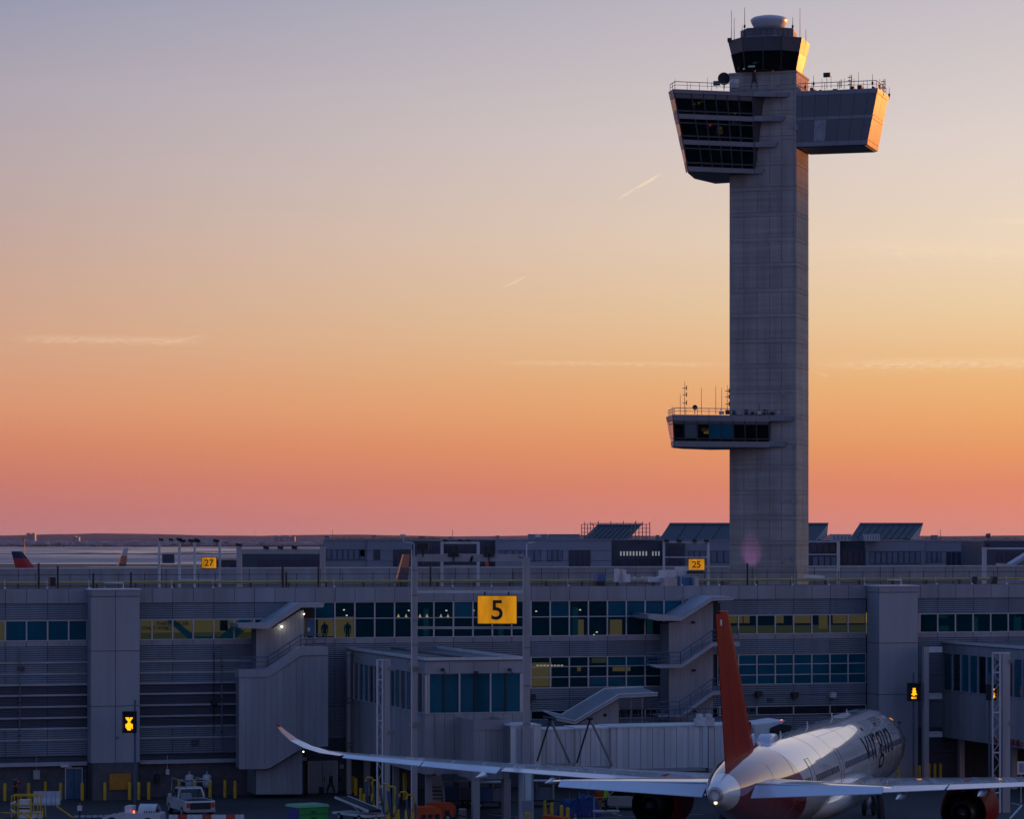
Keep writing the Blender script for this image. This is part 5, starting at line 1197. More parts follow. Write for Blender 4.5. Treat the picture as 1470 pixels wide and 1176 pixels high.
for i, (px, h) in enumerate(((1440, 23), (1449, 24.5), (1458, 23.5), (1468, 23))): bare_tree(px, 1400, h, 'bare tree on the skyline above the right-hand hall, %s from the left' % ORD[i])
# sunlit low sheds near the bay (orange roof edges)
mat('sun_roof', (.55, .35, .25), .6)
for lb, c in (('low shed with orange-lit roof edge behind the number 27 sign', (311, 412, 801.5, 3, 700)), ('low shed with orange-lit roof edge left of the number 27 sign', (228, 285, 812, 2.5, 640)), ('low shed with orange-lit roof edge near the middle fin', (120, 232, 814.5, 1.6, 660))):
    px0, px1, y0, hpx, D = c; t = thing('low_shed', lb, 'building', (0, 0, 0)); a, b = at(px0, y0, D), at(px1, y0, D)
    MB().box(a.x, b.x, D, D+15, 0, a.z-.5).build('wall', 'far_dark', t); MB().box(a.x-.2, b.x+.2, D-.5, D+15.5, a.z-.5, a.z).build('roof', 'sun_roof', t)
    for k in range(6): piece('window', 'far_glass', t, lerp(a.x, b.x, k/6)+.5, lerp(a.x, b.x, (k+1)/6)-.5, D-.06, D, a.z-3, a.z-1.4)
# fins of the far airliners: whole simple aircraft, mostly hidden
mat('navy', (.012, .02, .07), .4, coat=.3); mat('fin_red', (.5, .02, .02), .4, coat=.3); mat('fin_sunlit', (.55, .14, .06), .4, coat=.3)  # orange fin parts carry the low sunlight in their colour
def far_jet(label, px, ytop, D, yaw, cols, zf=17.2):
    P = at(px, HY, D); ztp = at(px, ytop, D).z; k = ztp/17.0; t = thing('parked_airliner', label, 'airplane', (P.x, P.y, 0), yaw)
    rs = []
    for x, r_, zc_ in ((-3, .3, 6.3), (0, 1.1, 6.2), (6, 2.2, 5.8), (14, 2.8, 5.3), (40, 2.8, 5.3), (46, 2.3, 5.1), (49.5, 1, 4.8), (51, .1, 4.6)):
        rs.append([V(x, r_*math.cos(2*math.pi*i/16), zc_+r_*math.sin(2*math.pi*i/16))*k for i in range(16)])
    MB().rings(rs).build('fuselage', 'white_paint', t)
    def section(f):                              # fin section at height fraction f
        x0, x1 = lerp(9.5, 1.6, f), lerp(1.0, -1.6, f); z_ = lerp(7.2, 17, f); w = lerp(.42, .16, f)
        return [V(x0, 0, z_)*k, V(lerp(x0, x1, .3), w, z_)*k, V(x1, .03, z_)*k, V(x1, -.03, z_)*k, V(lerp(x0, x1, .3), -w, z_)*k]
    for (f0, f1, m) in cols: MB().loft(section(f0), section(f1)).build('fin', m, t)
    for s in (1, -1):
        MB().loft([V(29, s*2.5, 4.3)*k, V(20, s*2.5, 4.3)*k, V(20, s*2.5, 4.9)*k, V(29, s*2.5, 4.9)*k], [V(17, s*24, 6.2)*k, V(14.5, s*24, 6.2)*k, V(14.5, s*24, 6.35)*k, V(17, s*24, 6.35)*k]).build('wing', 'white_paint', t)
        MB().loft([V(6, s*1.5, 6.3)*k, V(1.5, s*1.5, 6.3)*k, V(1.5, s*1.5, 6.7)*k, V(6, s*1.5, 6.7)*k], [V(1.5, s*8.5, 7)*k, V(-.5, s*8.5, 7)*k, V(-.5, s*8.5, 7.15)*k, V(1.5, s*8.5, 7.15)*k]).build('tailplane', 'white_paint', t)
        MB().lathe(V(22, s*8.5, 3)*k, [(.6*k, 0), (1.3*k, .8*k), (1.4*k, 3*k), (1.2*k, 4.5*k)], 14, 'X').build('engine', 'white_paint', t)
        for x in (21, 22.6): MB().lathe(V(x, s*3.4, .6)*k, [(.6*k, 0), (.6*k, .45*k)], 12, 'Y').build('wheel', 'rubber', t)
    MB().lathe(V(44, -.2, .45)*k, [(.45*k, 0), (.45*k, .4*k)], 12, 'Y').build('wheel', 'rubber', t); MB().tube([V(44, 0, .45)*k, V(44, 0, 3.5)*k], .15).build('nose_gear', 'steel', t)
    for s in (1, -1): MB().tube([V(21.8, s*3.4, .6)*k, V(21.8, s*3.4, 4.5)*k], .2).build('main_gear', 'steel', t)
far_jet('far airliner showing a navy tail fin with red lower half, at the left', 24, 792, 850, R(-12), [(0, .52, 'navy'), (.52, .80, 'fin_red'), (.80, 1, 'navy')])
far_jet('far airliner showing a pale sunlit edge-on fin left of the number 27 sign', 180, 787, 800, R(120), [(0, .6, 'navy'), (.6, .8, 'fin_sunlit'), (.8, 1, 'white_paint')])
far_jet('airliner with a fin lit orange along its edge beside the number 5 gantry', 583, 796, 480, R(112), [(0, .8, 'navy'), (.8, 1, 'fin_sunlit')])
far_jet('far airliner showing only a thin red fin under the gantry floodlights', 698, 799, 620, R(80), [(0, 1, 'fin_red')])
HAZE = 1.2e-5
# ================================================================ AIRLINER
TH = R(15); TX, TY = 11.3, 174.4
plane = thing('airliner', 'white twin-engine airliner with red tail parked nose-in at the terminal', 'airplane', (TX, TY, 0), R(90)-TH)
def livery():
    m = mat('livery', (.82, .81, .80), .09, var=.03, scale=.3, rnd=0, coat=1.0)
    N = m.node_tree.nodes; L = m.node_tree.links; b = N['Principled BSDF']
    b.inputs['Coat IOR'].default_value = 1.75; b.inputs['Coat Roughness'].default_value = .02
    tc = N.new('ShaderNodeTexCoord'); sx = N.new('ShaderNodeSeparateXYZ'); L.new(tc.outputs['Object'], sx.inputs[0])
    a = N.new('ShaderNodeMath'); a.operation = 'MULTIPLY_ADD'; a.inputs[1].default_value = -.9; a.inputs[2].default_value = 19.5; L.new(sx.outputs[2], a.inputs[0])   # red edge leans with height
    c = N.new('ShaderNodeMath'); c.operation = 'LESS_THAN'; L.new(sx.outputs[0], c.inputs[0]); L.new(a.outputs[0], c.inputs[1])
    d = N.new('ShaderNodeMath'); d.operation = 'GREATER_THAN'; L.new(sx.outputs[0], d.inputs[0]); d.inputs[1].default_value = 2.3
    e = N.new('ShaderNodeMath'); e.operation = 'MULTIPLY'; L.new(c.outputs[0], e.inputs[0]); L.new(d.outputs[0], e.inputs[1])
    mx = N.new('ShaderNodeMix'); mx.data_type = 'RGBA'; L.new(e.outputs[0], mx.inputs[0])
    old = b.inputs['Base Color'].links[0].from_socket; L.new(old, mx.inputs[6]); mx.inputs[7].default_value = (.27, .010, .006, 1)
    L.new(mx.outputs[2], b.inputs['Base Color'])
livery()
mat('plane_red', (.27, .009, .005), .45, var=.22, scale=.7, streak=1, rnd=0, spec=.06)
mat('wing_grey', (.64, .68, .74), .16, var=.05, scale=.4, coat=.8, rnd=.05)
mat('wing_panel', (.62, .70, .82), .25, var=.05, coat=.5, rnd=.04)
mat('winglet_pink', (.62, .27, .22), .25, coat=.5, rnd=0)
mat('nozzle', (.10, .10, .11), .4, .8)
st = [(0, .36, .36, 6.05), (.25, .50, .55, 6.05), (.9, .66, .74, 6.06), (3, 1.15, 1.22, 6.02), (6, 1.68, 1.78, 5.9), (10, 2.22, 2.28, 5.66), (15, 2.64, 2.66, 5.36), (20, 2.8, 2.8, 5.22), (25, 2.82, 2.82, 5.2), (40, 2.82, 2.82, 5.2), (54, 2.82, 2.82, 5.2), (57, 2.68, 2.7, 5.12), (59.5, 2.3, 2.34, 4.98), (61.5, 1.7, 1.76, 4.8), (62.9, 1.0, 1.05, 4.6), (63.5, .45, .48, 4.48), (63.66, .05, .05, 4.45)]
NS = 56
fus = MB().rings([[V(x, ry*math.cos(2*math.pi*i/NS), zc_+rz_*math.sin(2*math.pi*i/NS)) for i in range(NS)] for x, ry, rz_, zc_ in st]).build('fuselage', 'livery', plane)
MB().lathe((-.02, 0, 6.05), [(.26, 0), (.26, .5), (.05, .5)], 20, 'X', cap=False).build('exhaust_bore', 'black', plane)
MB().lathe((-.12, 0, 6.05), [(.27, .02), (.35, 0), (.46, .25), (.45, .3)], 20, 'X', cap=False).build('exhaust_rim', 'steel', plane)
MB().lathe((-.02, -.03, 5.62), [(.01, -.09), (.08, -.05), (.1, .02), (.06, .1)], 10, 'X').build('tail_lamp', 'lamp_warm', plane)
def airfoil(n=9):
    up = []; lo = []
    for i in range(n):
        u = .5*(1-math.cos(math.pi*i/(n-1))); t = 2.6*(.2969*math.sqrt(u)-.126*u-.3516*u*u+.2843*u**3-.1015*u**4)
        up.append((u, t*.62)); lo.append((u, -t*.38))
    return up+lo[-2:0:-1]
AF = airfoil()
def wingloft(secs, chord=(0, 1), close=True):
    """secs: (y, xle, xte, z, thickness); leading edge at larger x"""
    rings = []
    for i, (y, xl, xt_, z_, tk) in enumerate(secs):
        a, b = secs[max(0, i-1)], secs[min(len(secs)-1, i+1)]; t = Vector((b[0]-a[0], b[3]-a[3])).normalized(); n_ = Vector((-t.y, t.x))
        if n_.y < 0: n_ = -n_
        if abs(t.x) < 1e-6: n_ = Vector((0, 1))
        ring = []
        for u, h in AF:
            uu = u*chord[1]; hh = h*(1 if chord[1] > .99 else 1)
            ring.append(V(xl+(xt_-xl)*uu, y+n_.x*hh*tk, z_+n_.y*hh*tk))
        rings.append(ring)
    return rings
def mirror(sec, s): return [(s*y, a, b, c, d) for y, a, b, c, d in sec]
def wz(y): return 3.9+(y-2.8)*.066+.0007*(y-2.8)**2
def wsec(y):
    le = lerp(42.3, 37.9, (y-2)/7.2) if y < 9.2 else lerp(37.9, 25.6, (y-9.2)/20.3)
    te = lerp(29.8, 28.9, (y-2)/7.2) if y < 9.2 else lerp(28.9, 22.9, (y-9.2)/20.3)
    return (y, le, te, wz(y), lerp(1.35, .8, (y-2)/7.2) if y < 9.2 else lerp(.8, .26, (y-9.2)/20.3))
for s in (1, -1):
    ys = [2.0, 5, 9.2, 14, 19, 24, 29.5]
    w = MB().rings(wingloft(mirror([wsec(y) for y in ys], s), (0, .80))).build('wing', 'wing_grey', plane)
    zt9 = wz(29.5)
    wl = [wsec(29.5), (30.6, 24.6, 22.3, zt9+.2, .2), (31.5, 23.6, 21.7, zt9+.55, .17), (32.2, 22.6, 21.0, zt9+1.05, .14), (32.65, 21.7, 20.6, zt9+1.6, .11), (32.85, 21.1, 20.4, zt9+1.95, .07)]
    MB().rings(wingloft(mirror(wl[:4], s))).build('winglet', 'wing_grey', plane); MB().rings(wingloft(mirror(wl[3:], s))).build('winglet_tip', 'winglet_pink', plane)
    tip = MB().rings(wingloft(mirror([wl[-1], (32.95, 20.7, 20.25, zt9+2.2, .05)], s))).build('winglet_cap', 'plane_red', plane)
    # flaps and ailerons close the last fifth of the chord
    for y0, y1, nm, dfl in ((2.6, 9.1, 'flap', 2), (9.25, 19.4, 'flap', 2), (19.7, 24.4, 'aileron', 11), (24.5, 29.3, 'aileron', 11)):
        ra = []
        for y in (y0, y1):
            _, le, te, z_, tk = wsec(y); c = te-le; xh = le+c*.79; L_ = -c*.21; a = R(dfl)
            th = .07*tk/.6+.03
            ra.append([V(xh, s*y, z_+th), V(xh-L_*math.cos(a), s*y, z_-L_*math.sin(a)+.02), V(xh-L_*math.cos(a), s*y, z_-L_*math.sin(a)-.02), V(xh, s*y, z_-th)])
        MB().loft(ra[0], ra[1]).build(nm, 'wing_panel', plane)
    for y, L_ in ((6.2, 3.6), (11.5, 3.4), (16.2, 2.9), (20.5, 2.3)):
        _, le, te, z_, tk = wsec(y); MB().lathe((te-.9, s*y, z_-.42), [(.02, -.9), (.09, -.3), (.19, .5), (.28, 1.3), (.30, L_*.6), (.12, L_), (.02, L_+.2)], 12, 'X').build('flap_fairing', 'wing_grey', plane)
    # nacelle
    ex, ey, ez = 30.2, s*10.2, 2.75
    nac = MB().lathe((ex, ey, ez), [(1.42, .0), (1.62, .9), (1.78, 2.6), (1.80, 4.2), (1.66, 5.4), (1.52, 5.85)], 36, 'X', cap=False).build('engine_nacelle', 'plane_red', plane)
    MB().lathe((ex, ey, ez), [(1.40, .02), (1.36, .6), (1.3, 2.0), (.9, 2.1), (.05, 2.1)], 36, 'X', cap=False).build('bypass_duct', 'black', nac)
    MB().lathe((ex-1.1, ey, ez), [(.62, 0), (.78, .8), (.95, 2.0), (1.02, 3.1)], 28, 'X', cap=False).build('core_nozzle', 'nozzle', nac)
    MB().lathe((ex-1.6, ey, ez), [(.02, 0), (.28, .5), (.46, 1.3), (.46, 2.4)], 20, 'X').build('exhaust_plug', 'nozzle', nac)
    MB().lathe((ex, ey, ez), [(1.52, 5.85), (1.5, 6.05), (1.38, 6.1), (1.3, 5.6), (1.25, 4.6), (.05, 4.6)], 36, 'X', cap=False).build('intake_lip', 'white_metal', nac)
    for k in range(14): a = 2*math.pi*k/14; MB().bar((ex+1.9, ey+1.0*math.cos(a), ez+1.0*math.sin(a)), (ex+1.2, ey+1.33*math.cos(a+.12), ez+1.33*math.sin(a+.12)), .05, .2).build('guide_vane', 'nozzle', nac)
    wsz = wsec(10.2); MB().loft([V(ex+5.2, ey-.25, ez+1.6), V(ex+5.2, ey+.25, ez+1.6), V(ex-.6, ey+.12, ez+1.35), V(ex-.6, ey-.12, ez+1.35)], [V(wsz[1]-.6, ey-.22, wsz[3]+.1), V(wsz[1]-.6, ey+.22, wsz[3]+.1), V(wsz[2]+2.5, ey+.12, wsz[3]-.1), V(wsz[2]+2.5, ey-.12, wsz[3]-.1)]).build('pylon', 'wing_grey', plane)
    # tailplane with drooped elevator
    hs = [(1.0, 9.0, 3.2, 6.32, .62), (5.5, 5.6, 1.9, 6.44, .4), (9.2, 2.95, .75, 6.52, .2), (9.65, 2.3, .55, 6.54, .1)]
    MB().rings(wingloft(mirror(hs, s), (0, .72))).build('tailplane', 'wing_grey', plane)
    ra = []
    for y, le, te, z_, tk in (hs[0], hs[2]):
        c = te-le; xh = le+c*.71; L_ = -c*.31; a = R(22); th = .07
        ra.append([V(xh, s*max(y, 1.4), z_+th), V(xh-L_*math.cos(a), s*max(y, 1.4), z_-L_*math.sin(a)+.02), V(xh-L_*math.cos(a), s*max(y, 1.4), z_-L_*math.sin(a)-.02), V(xh, s*max(y, 1.4), z_-th)])
    MB().loft(ra[0], ra[1]).build('elevator', 'wing_panel', plane)
    # main gear
    MB().tube([(28.5, s*5.3, 1.0), (28.3, s*5.0, 4.0)], .22, 10).tube([(28.5, s*5.3, 1.4), (30.3, s*4.3, 3.6)], .1).build('main_gear_leg', 'dark_metal', plane)
    for dx in (-.99, .99):
        for dy in (-.7, .7):
            wh = MB().lathe((28.5+dx, s*5.3+dy-.22, .68), [(.35, .03), (.6, 0), (.68, .08), (.68, .36), (.6, .44), (.35, .41)], 20, 'Y').build('wheel', 'rubber', plane)
            MB().lathe((28.5+dx, s*5.3+dy-.24, .68), [(.32, 0), (.32, .48)], 14, 'Y').build('hub', 'steel', wh)
# belly fairing
MB().rings([[V(x, ry*math.cos(2*math.pi*i/28), 3.55+rz_*math.sin(2*math.pi*i/28)) for i in range(28)] for x, ry, rz_ in ((20, .1, .1), (22, 1.6, .8), (25, 2.7, 1.35), (30, 3.1, 1.6), (40, 3.1, 1.6), (44, 2.6, 1.3), (47, 1.4, .8), (48.5, .1, .1))]).build('belly_fairing', 'livery', plane)
# fin and rudder
def fsec(f, c0, c1, wk=1.0):
    xl, xt_ = lerp(12.2, 3.4, f), lerp(3.1, .1, f); z_ = lerp(7.0, 16.25, f); w = lerp(.44, .22, f)*wk; c = xt_-xl
    return [V(xl+c*(c0+(c1-c0)*u), w*h*1.7*sg, z_) for u, h, sg in [(0, .0 if c0 == 0 else .35, 1), (.15, .36, 1), (.4, .45, 1), (.75, .33, 1), (1, .22, 1), (1, .22, -1), (.75, .33, -1), (.4, .45, -1), (.15, .36, -1)]]
def rsec(f):
    xl, xt_ = lerp(12.2, 3.4, f), lerp(3.1, .1, f); z_ = lerp(7.0, 16.25, f); w = lerp(.44, .22, f)*1.7; c = xt_-xl
    return [V(xl+c*.685, w*.215, z_), V(xl+c*.85, w*.12, z_), V(xt_, w*.03, z_), V(xt_, -w*.03, z_), V(xl+c*.85, -w*.12, z_), V(xl+c*.685, -w*.215, z_)]
MB().rings([fsec(f, 0, .69) for f in (0, .3, .6, .9, 1.0)], smooth=False).build('fin', 'plane_red', plane)
MB().rings([rsec(f) for f in (.03, .3, .6, .985)], smooth=False).build('rudder', 'plane_red', plane)
MB().loft([V(15.5, -.05, 7.95), V(15.5, .05, 7.95), V(9, .3, 7.8), V(9, -.3, 7.8)], [V(12.2, -.03, 8.3), V(12.2, .03, 8.3), V(9.4, .25, 9.6), V(9.4, -.25, 9.6)]).build('dorsal_fillet', 'livery', plane)
p = V(1.6, -.26, 15.55); MB().box(1.0, 1.5, -.10, -.06, 15.45, 15.8).build('fin_emblem', 'line_paint', plane)
# cabin windows, doors, antennas, lettering
k = 0; x = 15.0; zw = 5.72
mat('cabin_window', (.03, .03, .04), .15)
while x < 57:
    if not any(abs(x-d) < .9 for d in (17.2, 27.5, 42.6, 55.5)):
        zc_, ry = (5.2, 2.82) if x > 23 else (lerp(5.36, 5.22, min(1, (x-15)/5)), lerp(2.64, 2.805, min(1, (x-15)/5)))
        for s in (1, -1):
            o = piece('cabin_window', 'cabin_window', plane, x-.13, x+.13, 0, .05, zw-.2, zw+.2); yy = math.sqrt(ry**2-(zw-zc_)**2)
            o.location.y = s*(yy-.012); o.rotation_euler.x = s*math.asin((zw-zc_)/ry)
    x += .533
for d in (17.2, 27.5, 42.6, 55.5):
    for s in (1, -1):
        mb = MB(); ry, zc_ = (2.82, 5.2) if d > 20 else (2.72, 5.30)
        for dx in (-.55, .55): mb.tube([V(d+dx, s*(ry+.004)*math.cos(a), zc_+(ry+.004)*math.sin(a)) for a in [R(-8+5*j) for j in range(10)]], .014, 4)
        for a in (R(-8), R(37)): mb.tube([V(d-.55, s*(ry+.004)*math.cos(a), zc_+(ry+.004)*math.sin(a)), V(d+.55, s*(ry+.004)*math.cos(a), zc_+(ry+.004)*math.sin(a))], .014, 4)
        mb.build('cabin_door', 'dark_metal', plane)
MB().rings([[V(x, w*math.copysign(abs(math.cos(a))**.45, math.cos(a)), 8.0+h*max(-.2, math.copysign(abs(math.sin(a))**.45, math.sin(a)))) for a in [2*math.pi*i/28 for i in range(28)]] for x, w, h in ((15.2, .34, .3), (15.3, .42, .44), (15.6, .46, .5), (17.2, .45, .46), (18.2, .2, .15))]).build('antenna_dome', 'wing_panel', plane)
for x, h in ((12.9, .4), (20.6, .36), (30.5, .4), (40.5, .42), (47, .35)):
    MB().loft([V(x, -.03, 7.9), V(x, .03, 7.9), V(x+.45, .03, 7.9), V(x+.45, -.03, 7.9)], [V(x-.15, -.015, 8.02+h), V(x-.15, .015, 8.02+h), V(x+.1, .015, 8.02+h), V(x+.1, -.015, 8.02+h)]).build('blade_antenna', 'white_paint', plane)
for x in (43, 45.5): MB().box(x, x+1.3, -.3, .3, 7.9, 8.08).build('antenna_box', 'white_paint', plane)
mat('seam_grey', (.42, .42, .43), .4)
seam = lambda x, r_, zc_: [V(x, (r_+.001)*math.cos(2*math.pi*i/56), zc_+(r_+.001)*math.sin(2*math.pi*i/56)) for i in range(57)]
for x, r_, zc_ in ((8.0, 1.99, 5.78), (12.5, 2.455, 5.51), (21.5, 2.808, 5.214), (26.2, 2.82, 5.2), (33, 2.82, 5.2), (39, 2.82, 5.2), (46, 2.82, 5.2), (51, 2.82, 5.2)): MB().tube(seam(x, r_, zc_), .006, 4).build('skin_seam', 'seam_grey', plane)
for a in (25, 62, 118, 155): MB().tube([V(x, 2.822*math.cos(R(a)), 5.2+2.822*math.sin(R(a))) for x in range(26, 54, 4)], .006, 4).build('skin_seam', 'seam_grey', plane)
def fuselage_text(body, x0, size, a0, sxk):
    cu = bpy.data.curves.new('t', 'FONT'); cu.body = body; cu.size = size; cu.shear = .25; cu.resolution_u = 3; cu.offset = -.035
    o = bpy.data.objects.new('tmp', cu); col.objects.link(o); me = bpy.data.meshes.new_from_object(o.evaluated_get(bpy.context.evaluated_depsgraph_get())); bpy.data.objects.remove(o)
    bm = bmesh.new(); bm.from_mesh(me)
    for j in range(-4, 16): bmesh.ops.bisect_plane(bm, geom=bm.verts[:]+bm.edges[:]+bm.faces[:], plane_co=(0, j*.22, 0), plane_no=(0, 1, 0))
    for v in bm.verts: a = a0+v.co.y/2.84; xx = x0+v.co.x*sxk; v.co = (xx, -2.838*math.cos(a), 5.2+2.838*math.sin(a))
    bm.to_mesh(me); bm.free(); me.materials.clear(); me.materials.append(MATS['letter_purple']); n = bpy.data.objects.new('lettering', me); link(n, plane)
mat('letter_purple', (.022, .015, .03), .85, spec=.05)
fuselage_text('virgin', 37.4, 3.9, R(2), 1.5)
MB().tube([(57.5, 0, .5), (57.3, 0, 3.2)], .14, 8).build('nose_gear_leg', 'white_metal', plane)
for s in (1, -1): MB().lathe((57.5, s*.35-.15, .52), [(.3, 0), (.52, .05), (.52, .25), (.3, .3)], 16, 'Y').build('wheel', 'rubber', plane)
MB().prism([V(61.2, -1.35, 5.55), V(62.2, -.7, 5.25), V(62.2, .7, 5.25), V(61.2, 1.35, 5.55)], (-.35, 0, .45)).build('cockpit_window', 'dark_glass', plane)
MB().lathe((40.5, 0, 8.02), [(.14, 0), (.14, .1), (.05, .2)], 10).build('beacon_lamp', 'beacon', plane) if False else None

# ================================================================ PEOPLE
def person(label, loc, yaw, mats, pose='stand', h=1.76, cat='person', group=None):
    k = h/1.76
    J = {'pel': (0, 0, .95), 'spine': (0, 0, 1.15), 'chest': (.02, 0, 1.36), 'neck': (.02, 0, 1.50), 'head': (.04, 0, 1.60), 'top': (.03, 0, 1.71)}
    for s, n in ((1, 'l'), (-1, 'r')):
        st_ = .28*s if pose == 'walk' else 0
        J['hip'+n] = (0, s*.09, .90); J['kn'+n] = (st_*.7+.03, s*.10, .50); J['an'+n] = (st_-.02, s*.10, .08); J['toe'+n] = (st_+.14, s*.11, .04)
        J['sh'+n] = (.02, s*.18, 1.42); J['el'+n] = (-.05-st_*.4, s*.25, 1.15); J['wr'+n] = (.06-st_*.6, s*.25, .92); J['ha'+n] = (.09-st_*.65, s*.25, .84)
        for q in range(3): J['f%d' % q+n] = (.10-st_*.65+.02*q, s*(.235+.012*q), .76+.01*q)
        J['th'+n] = (.14-st_*.65, s*.22, .82)
    if pose == 'work':
        J['elr'] = (.15, -.26, 1.2); J['wrr'] = (.38, -.2, 1.22); J['har'] = (.46, -.19, 1.23)
        for q in range(3): J['f%dr' % q] = (.53, -.17-.015*q, 1.23)
        J['thr'] = (.48, -.15, 1.26)
    names = list(J); E_ = [('pel', 'spine'), ('spine', 'chest'), ('chest', 'neck'), ('neck', 'head'), ('head', 'top')]
    for n in 'lr': E_ += [('pel', 'hip'+n), ('hip'+n, 'kn'+n), ('kn'+n, 'an'+n), ('an'+n, 'toe'+n), ('chest', 'sh'+n), ('sh'+n, 'el'+n), ('el'+n, 'wr'+n), ('wr'+n, 'ha'+n), ('ha'+n, 'th'+n)]+[('ha'+n, 'f%d' % q+n) for q in range(3)]
    rad = {'pel': .17, 'spine': .165, 'chest': .18, 'neck': .065, 'head': .095, 'top': .07, 'hip': .115, 'kn': .08, 'an': .06, 'toe': .045, 'sh': .09, 'el': .065, 'wr': .036, 'ha': .036, 'th': .012}
    me = bpy.data.meshes.new('person'); me.from_pydata([Vector(J[n])*k for n in names], [(names.index(a), names.index(b)) for a, b in E_], [])
    o = bpy.data.objects.new('person', me); col.objects.link(o)
    md = o.modifiers.new('skin', 'SKIN'); sl = me.skin_vertices[0].data if me.skin_vertices else None
    if sl is None: me.attributes; 
    for i, n in enumerate(names):
        r_ = rad.get(n, rad.get(n[:-1], .012 if n[0] == 'f' else .05))*k
        me.skin_vertices[0].data[i].radius = (r_, r_*.9); me.skin_vertices[0].data[i].use_root = (n == 'pel')
    o.modifiers.new('sub', 'SUBSURF').levels = 1
    m2 = bpy.data.meshes.new_from_object(o.evaluated_get(bpy.context.evaluated_depsgraph_get())); bpy.data.objects.remove(o)
    m2.materials.clear()
    for q in mats: m2.materials.append(MATS[q])       # top, legs, skin, hair
    for f in m2.polygons:
        c = f.center/k; f.use_smooth = True
        f.material_index = 3 if c.z > 1.6 and c.x < .08 else 2 if c.z > 1.47 or (abs(c.y) > .2 and c.z < .9) else 0 if c.z > .9 else 1
    n = bpy.data.objects.new('person', m2); link(n); n.location = loc; n.rotation_euler.z = yaw
    return tag(n, label, cat, group)
P = ground(475, 1141.5); person('person in dark clothes walking past the grey double doors', P, R(160), ('dark_cloth', 'dark_cloth', 'skin', 'black'), 'walk')
b_ = thing('wheeled_bag', 'small dark wheeled bag beside the walking person', 'bag', P+V(-.75, -.1, 0)); MB().box(-.18, .18, -.12, .12, .08, .6).build('case', 'dark_cloth', b_); MB().tube([(.1, 0, .6), (.25, 0, 1.0)], .015).build('handle', 'steel', b_)
for s in (-.12, .12): MB().lathe((s, -.13, .06), [(.06, 0), (.06, .05)], 8, 'Y').build('wheel', 'rubber', b_)
p = at(22, 1150, 236.5); wkr = person('worker in dark clothes with orange-red reflective stripes on the yellow platform', V(p.x, p.y, .62), R(-20), ('worker_top', 'dark_cloth', 'skin', 'black'), 'work') if mat('worker_top', (.03, .015, .015), .8) else 0
for i, (px, v, m_, lb) in enumerate(((466, 1.7, 'orange_cloth', 'person in orange seen through the upper window by the stair door'), (499, 1.5, 'teal_cloth', 'person in teal jacket seen through the upper window'))):
    P = BF.world(BF.x(px, v), v); person(lb, V(P.x, P.y, zs0), R(90), (m_, 'dark_cloth', 'skin', 'black'))
wk = at(870, 1128, 216); person('worker in lime vest half hidden between the wing and tailplane', V(wk.x, wk.y, 1.55), R(200), ('lime_cloth', 'dark_cloth', 'skin', 'black'))
t = thing('work_platform', 'small steel work platform under the lime-vested worker', 'platform', (wk.x, wk.y, 0)); MB().box(-.9, .9, -.7, .7, 1.45, 1.55).build('deck', 'steel', t)
for x in (-.8, .8):
    for y in (-.6, .6): MB().tube([(x, y, 0), (x, y, 2.4 if y > 0 else 1.5)], .05).build('leg', 'steel', t)
MB().tube([(-.8, .6, 2.4), (.8, .6, 2.4)], .04).build('rail', 'yellow_paint', t)
# the worker's reflective strap
t = wkr
MB().tube([(.17, .1, 1.42), (.19, .02, 1.3), (.17, -.06, 1.1), (.15, -.1, 1.0)], .045, 6).build('strap', 'led_vest', t) if mat('led_vest', (.8, .12, .05), .5, emit=(1, .15, .05), estr=.0) else 0
MB().lathe((.0, 0, 1.0), [(.165, -.05), (.17, .05)], 16).build('belt', 'led_vest', t)

# ================================================================ BOLLARDS
bol = thing('bollard', 'x', 'bollard', (0, 0, 0)); MB().lathe((0, 0, 0), [(.13, 0), (.13, 1.30), (.115, 1.37), (.06, 1.41), (.01, 1.42)], 14).build('post', 'yellow_paint', bol); MB().lathe((0, 0, 0), [(.2, 0), (.2, .03), (.14, .04)], 14).build('base_plate', 'dark_metal', bol)
first = [True]
def bollard(px, py, label, group, k=1.0):
    P = ground(px, py)
    if first[0]: o = bol; o.location = P; first[0] = False
    else: o = dup(bol, P)
    o.scale = (1, 1, k); o['label'] = label; o['group'] = group; return o
for i, px in enumerate((7, 41, 65, 87, 118, 150.5, 186, 199, 213.5)): bollard(px, 1151.5-(2 if i in (2,) else 0)-i*.25, 'yellow bollard before the left base wall, %s from the picture edge' % ORD[i], 'bollards before the left base wall')
for i, px in enumerate((257, 279.5, 301.5, 323, 337.5)): bollard(px, 1146.5+(1 if i == 4 else 0), 'yellow bollard by the tanks behind the pickup, %s from the left' % ORD[i], 'bollards before the tanks')
for i, (px, py) in enumerate(((507, 1140), (511, 1143.5), (518, 1159), (523, 1168))): bollard(px, py, 'yellow bollard by the belt loader under the wing, %s from the left' % ORD[i], 'bollards under the left wing')
for i, (px, py) in enumerate(((558, 1182), (571, 1192))): bollard(px, py, 'yellow bollard among the hose posts, %s of the two' % ('left' if i == 0 else 'right'), 'bollards among the hose posts')
for i, (px, py) in enumerate(((782, 1178), (792, 1181), (806, 1185), (815, 1189), (757, 1196))): bollard(px, py, 'yellow bollard near the blue tarpaulin, %s from the left of that row' % ORD[(i+1) % 5], 'bollards before the blue tarpaulin')
for i, px in enumerate((1290, 1311, 1320, 1334, 1342, 1350, 1457)): bollard(px, 1124+(2 if px < 1300 else 0)-(3 if px > 1330 else 0), 'yellow bollard beyond the right wing, %s from the airliner nose' % ORD[i], 'bollards beyond the right wing')
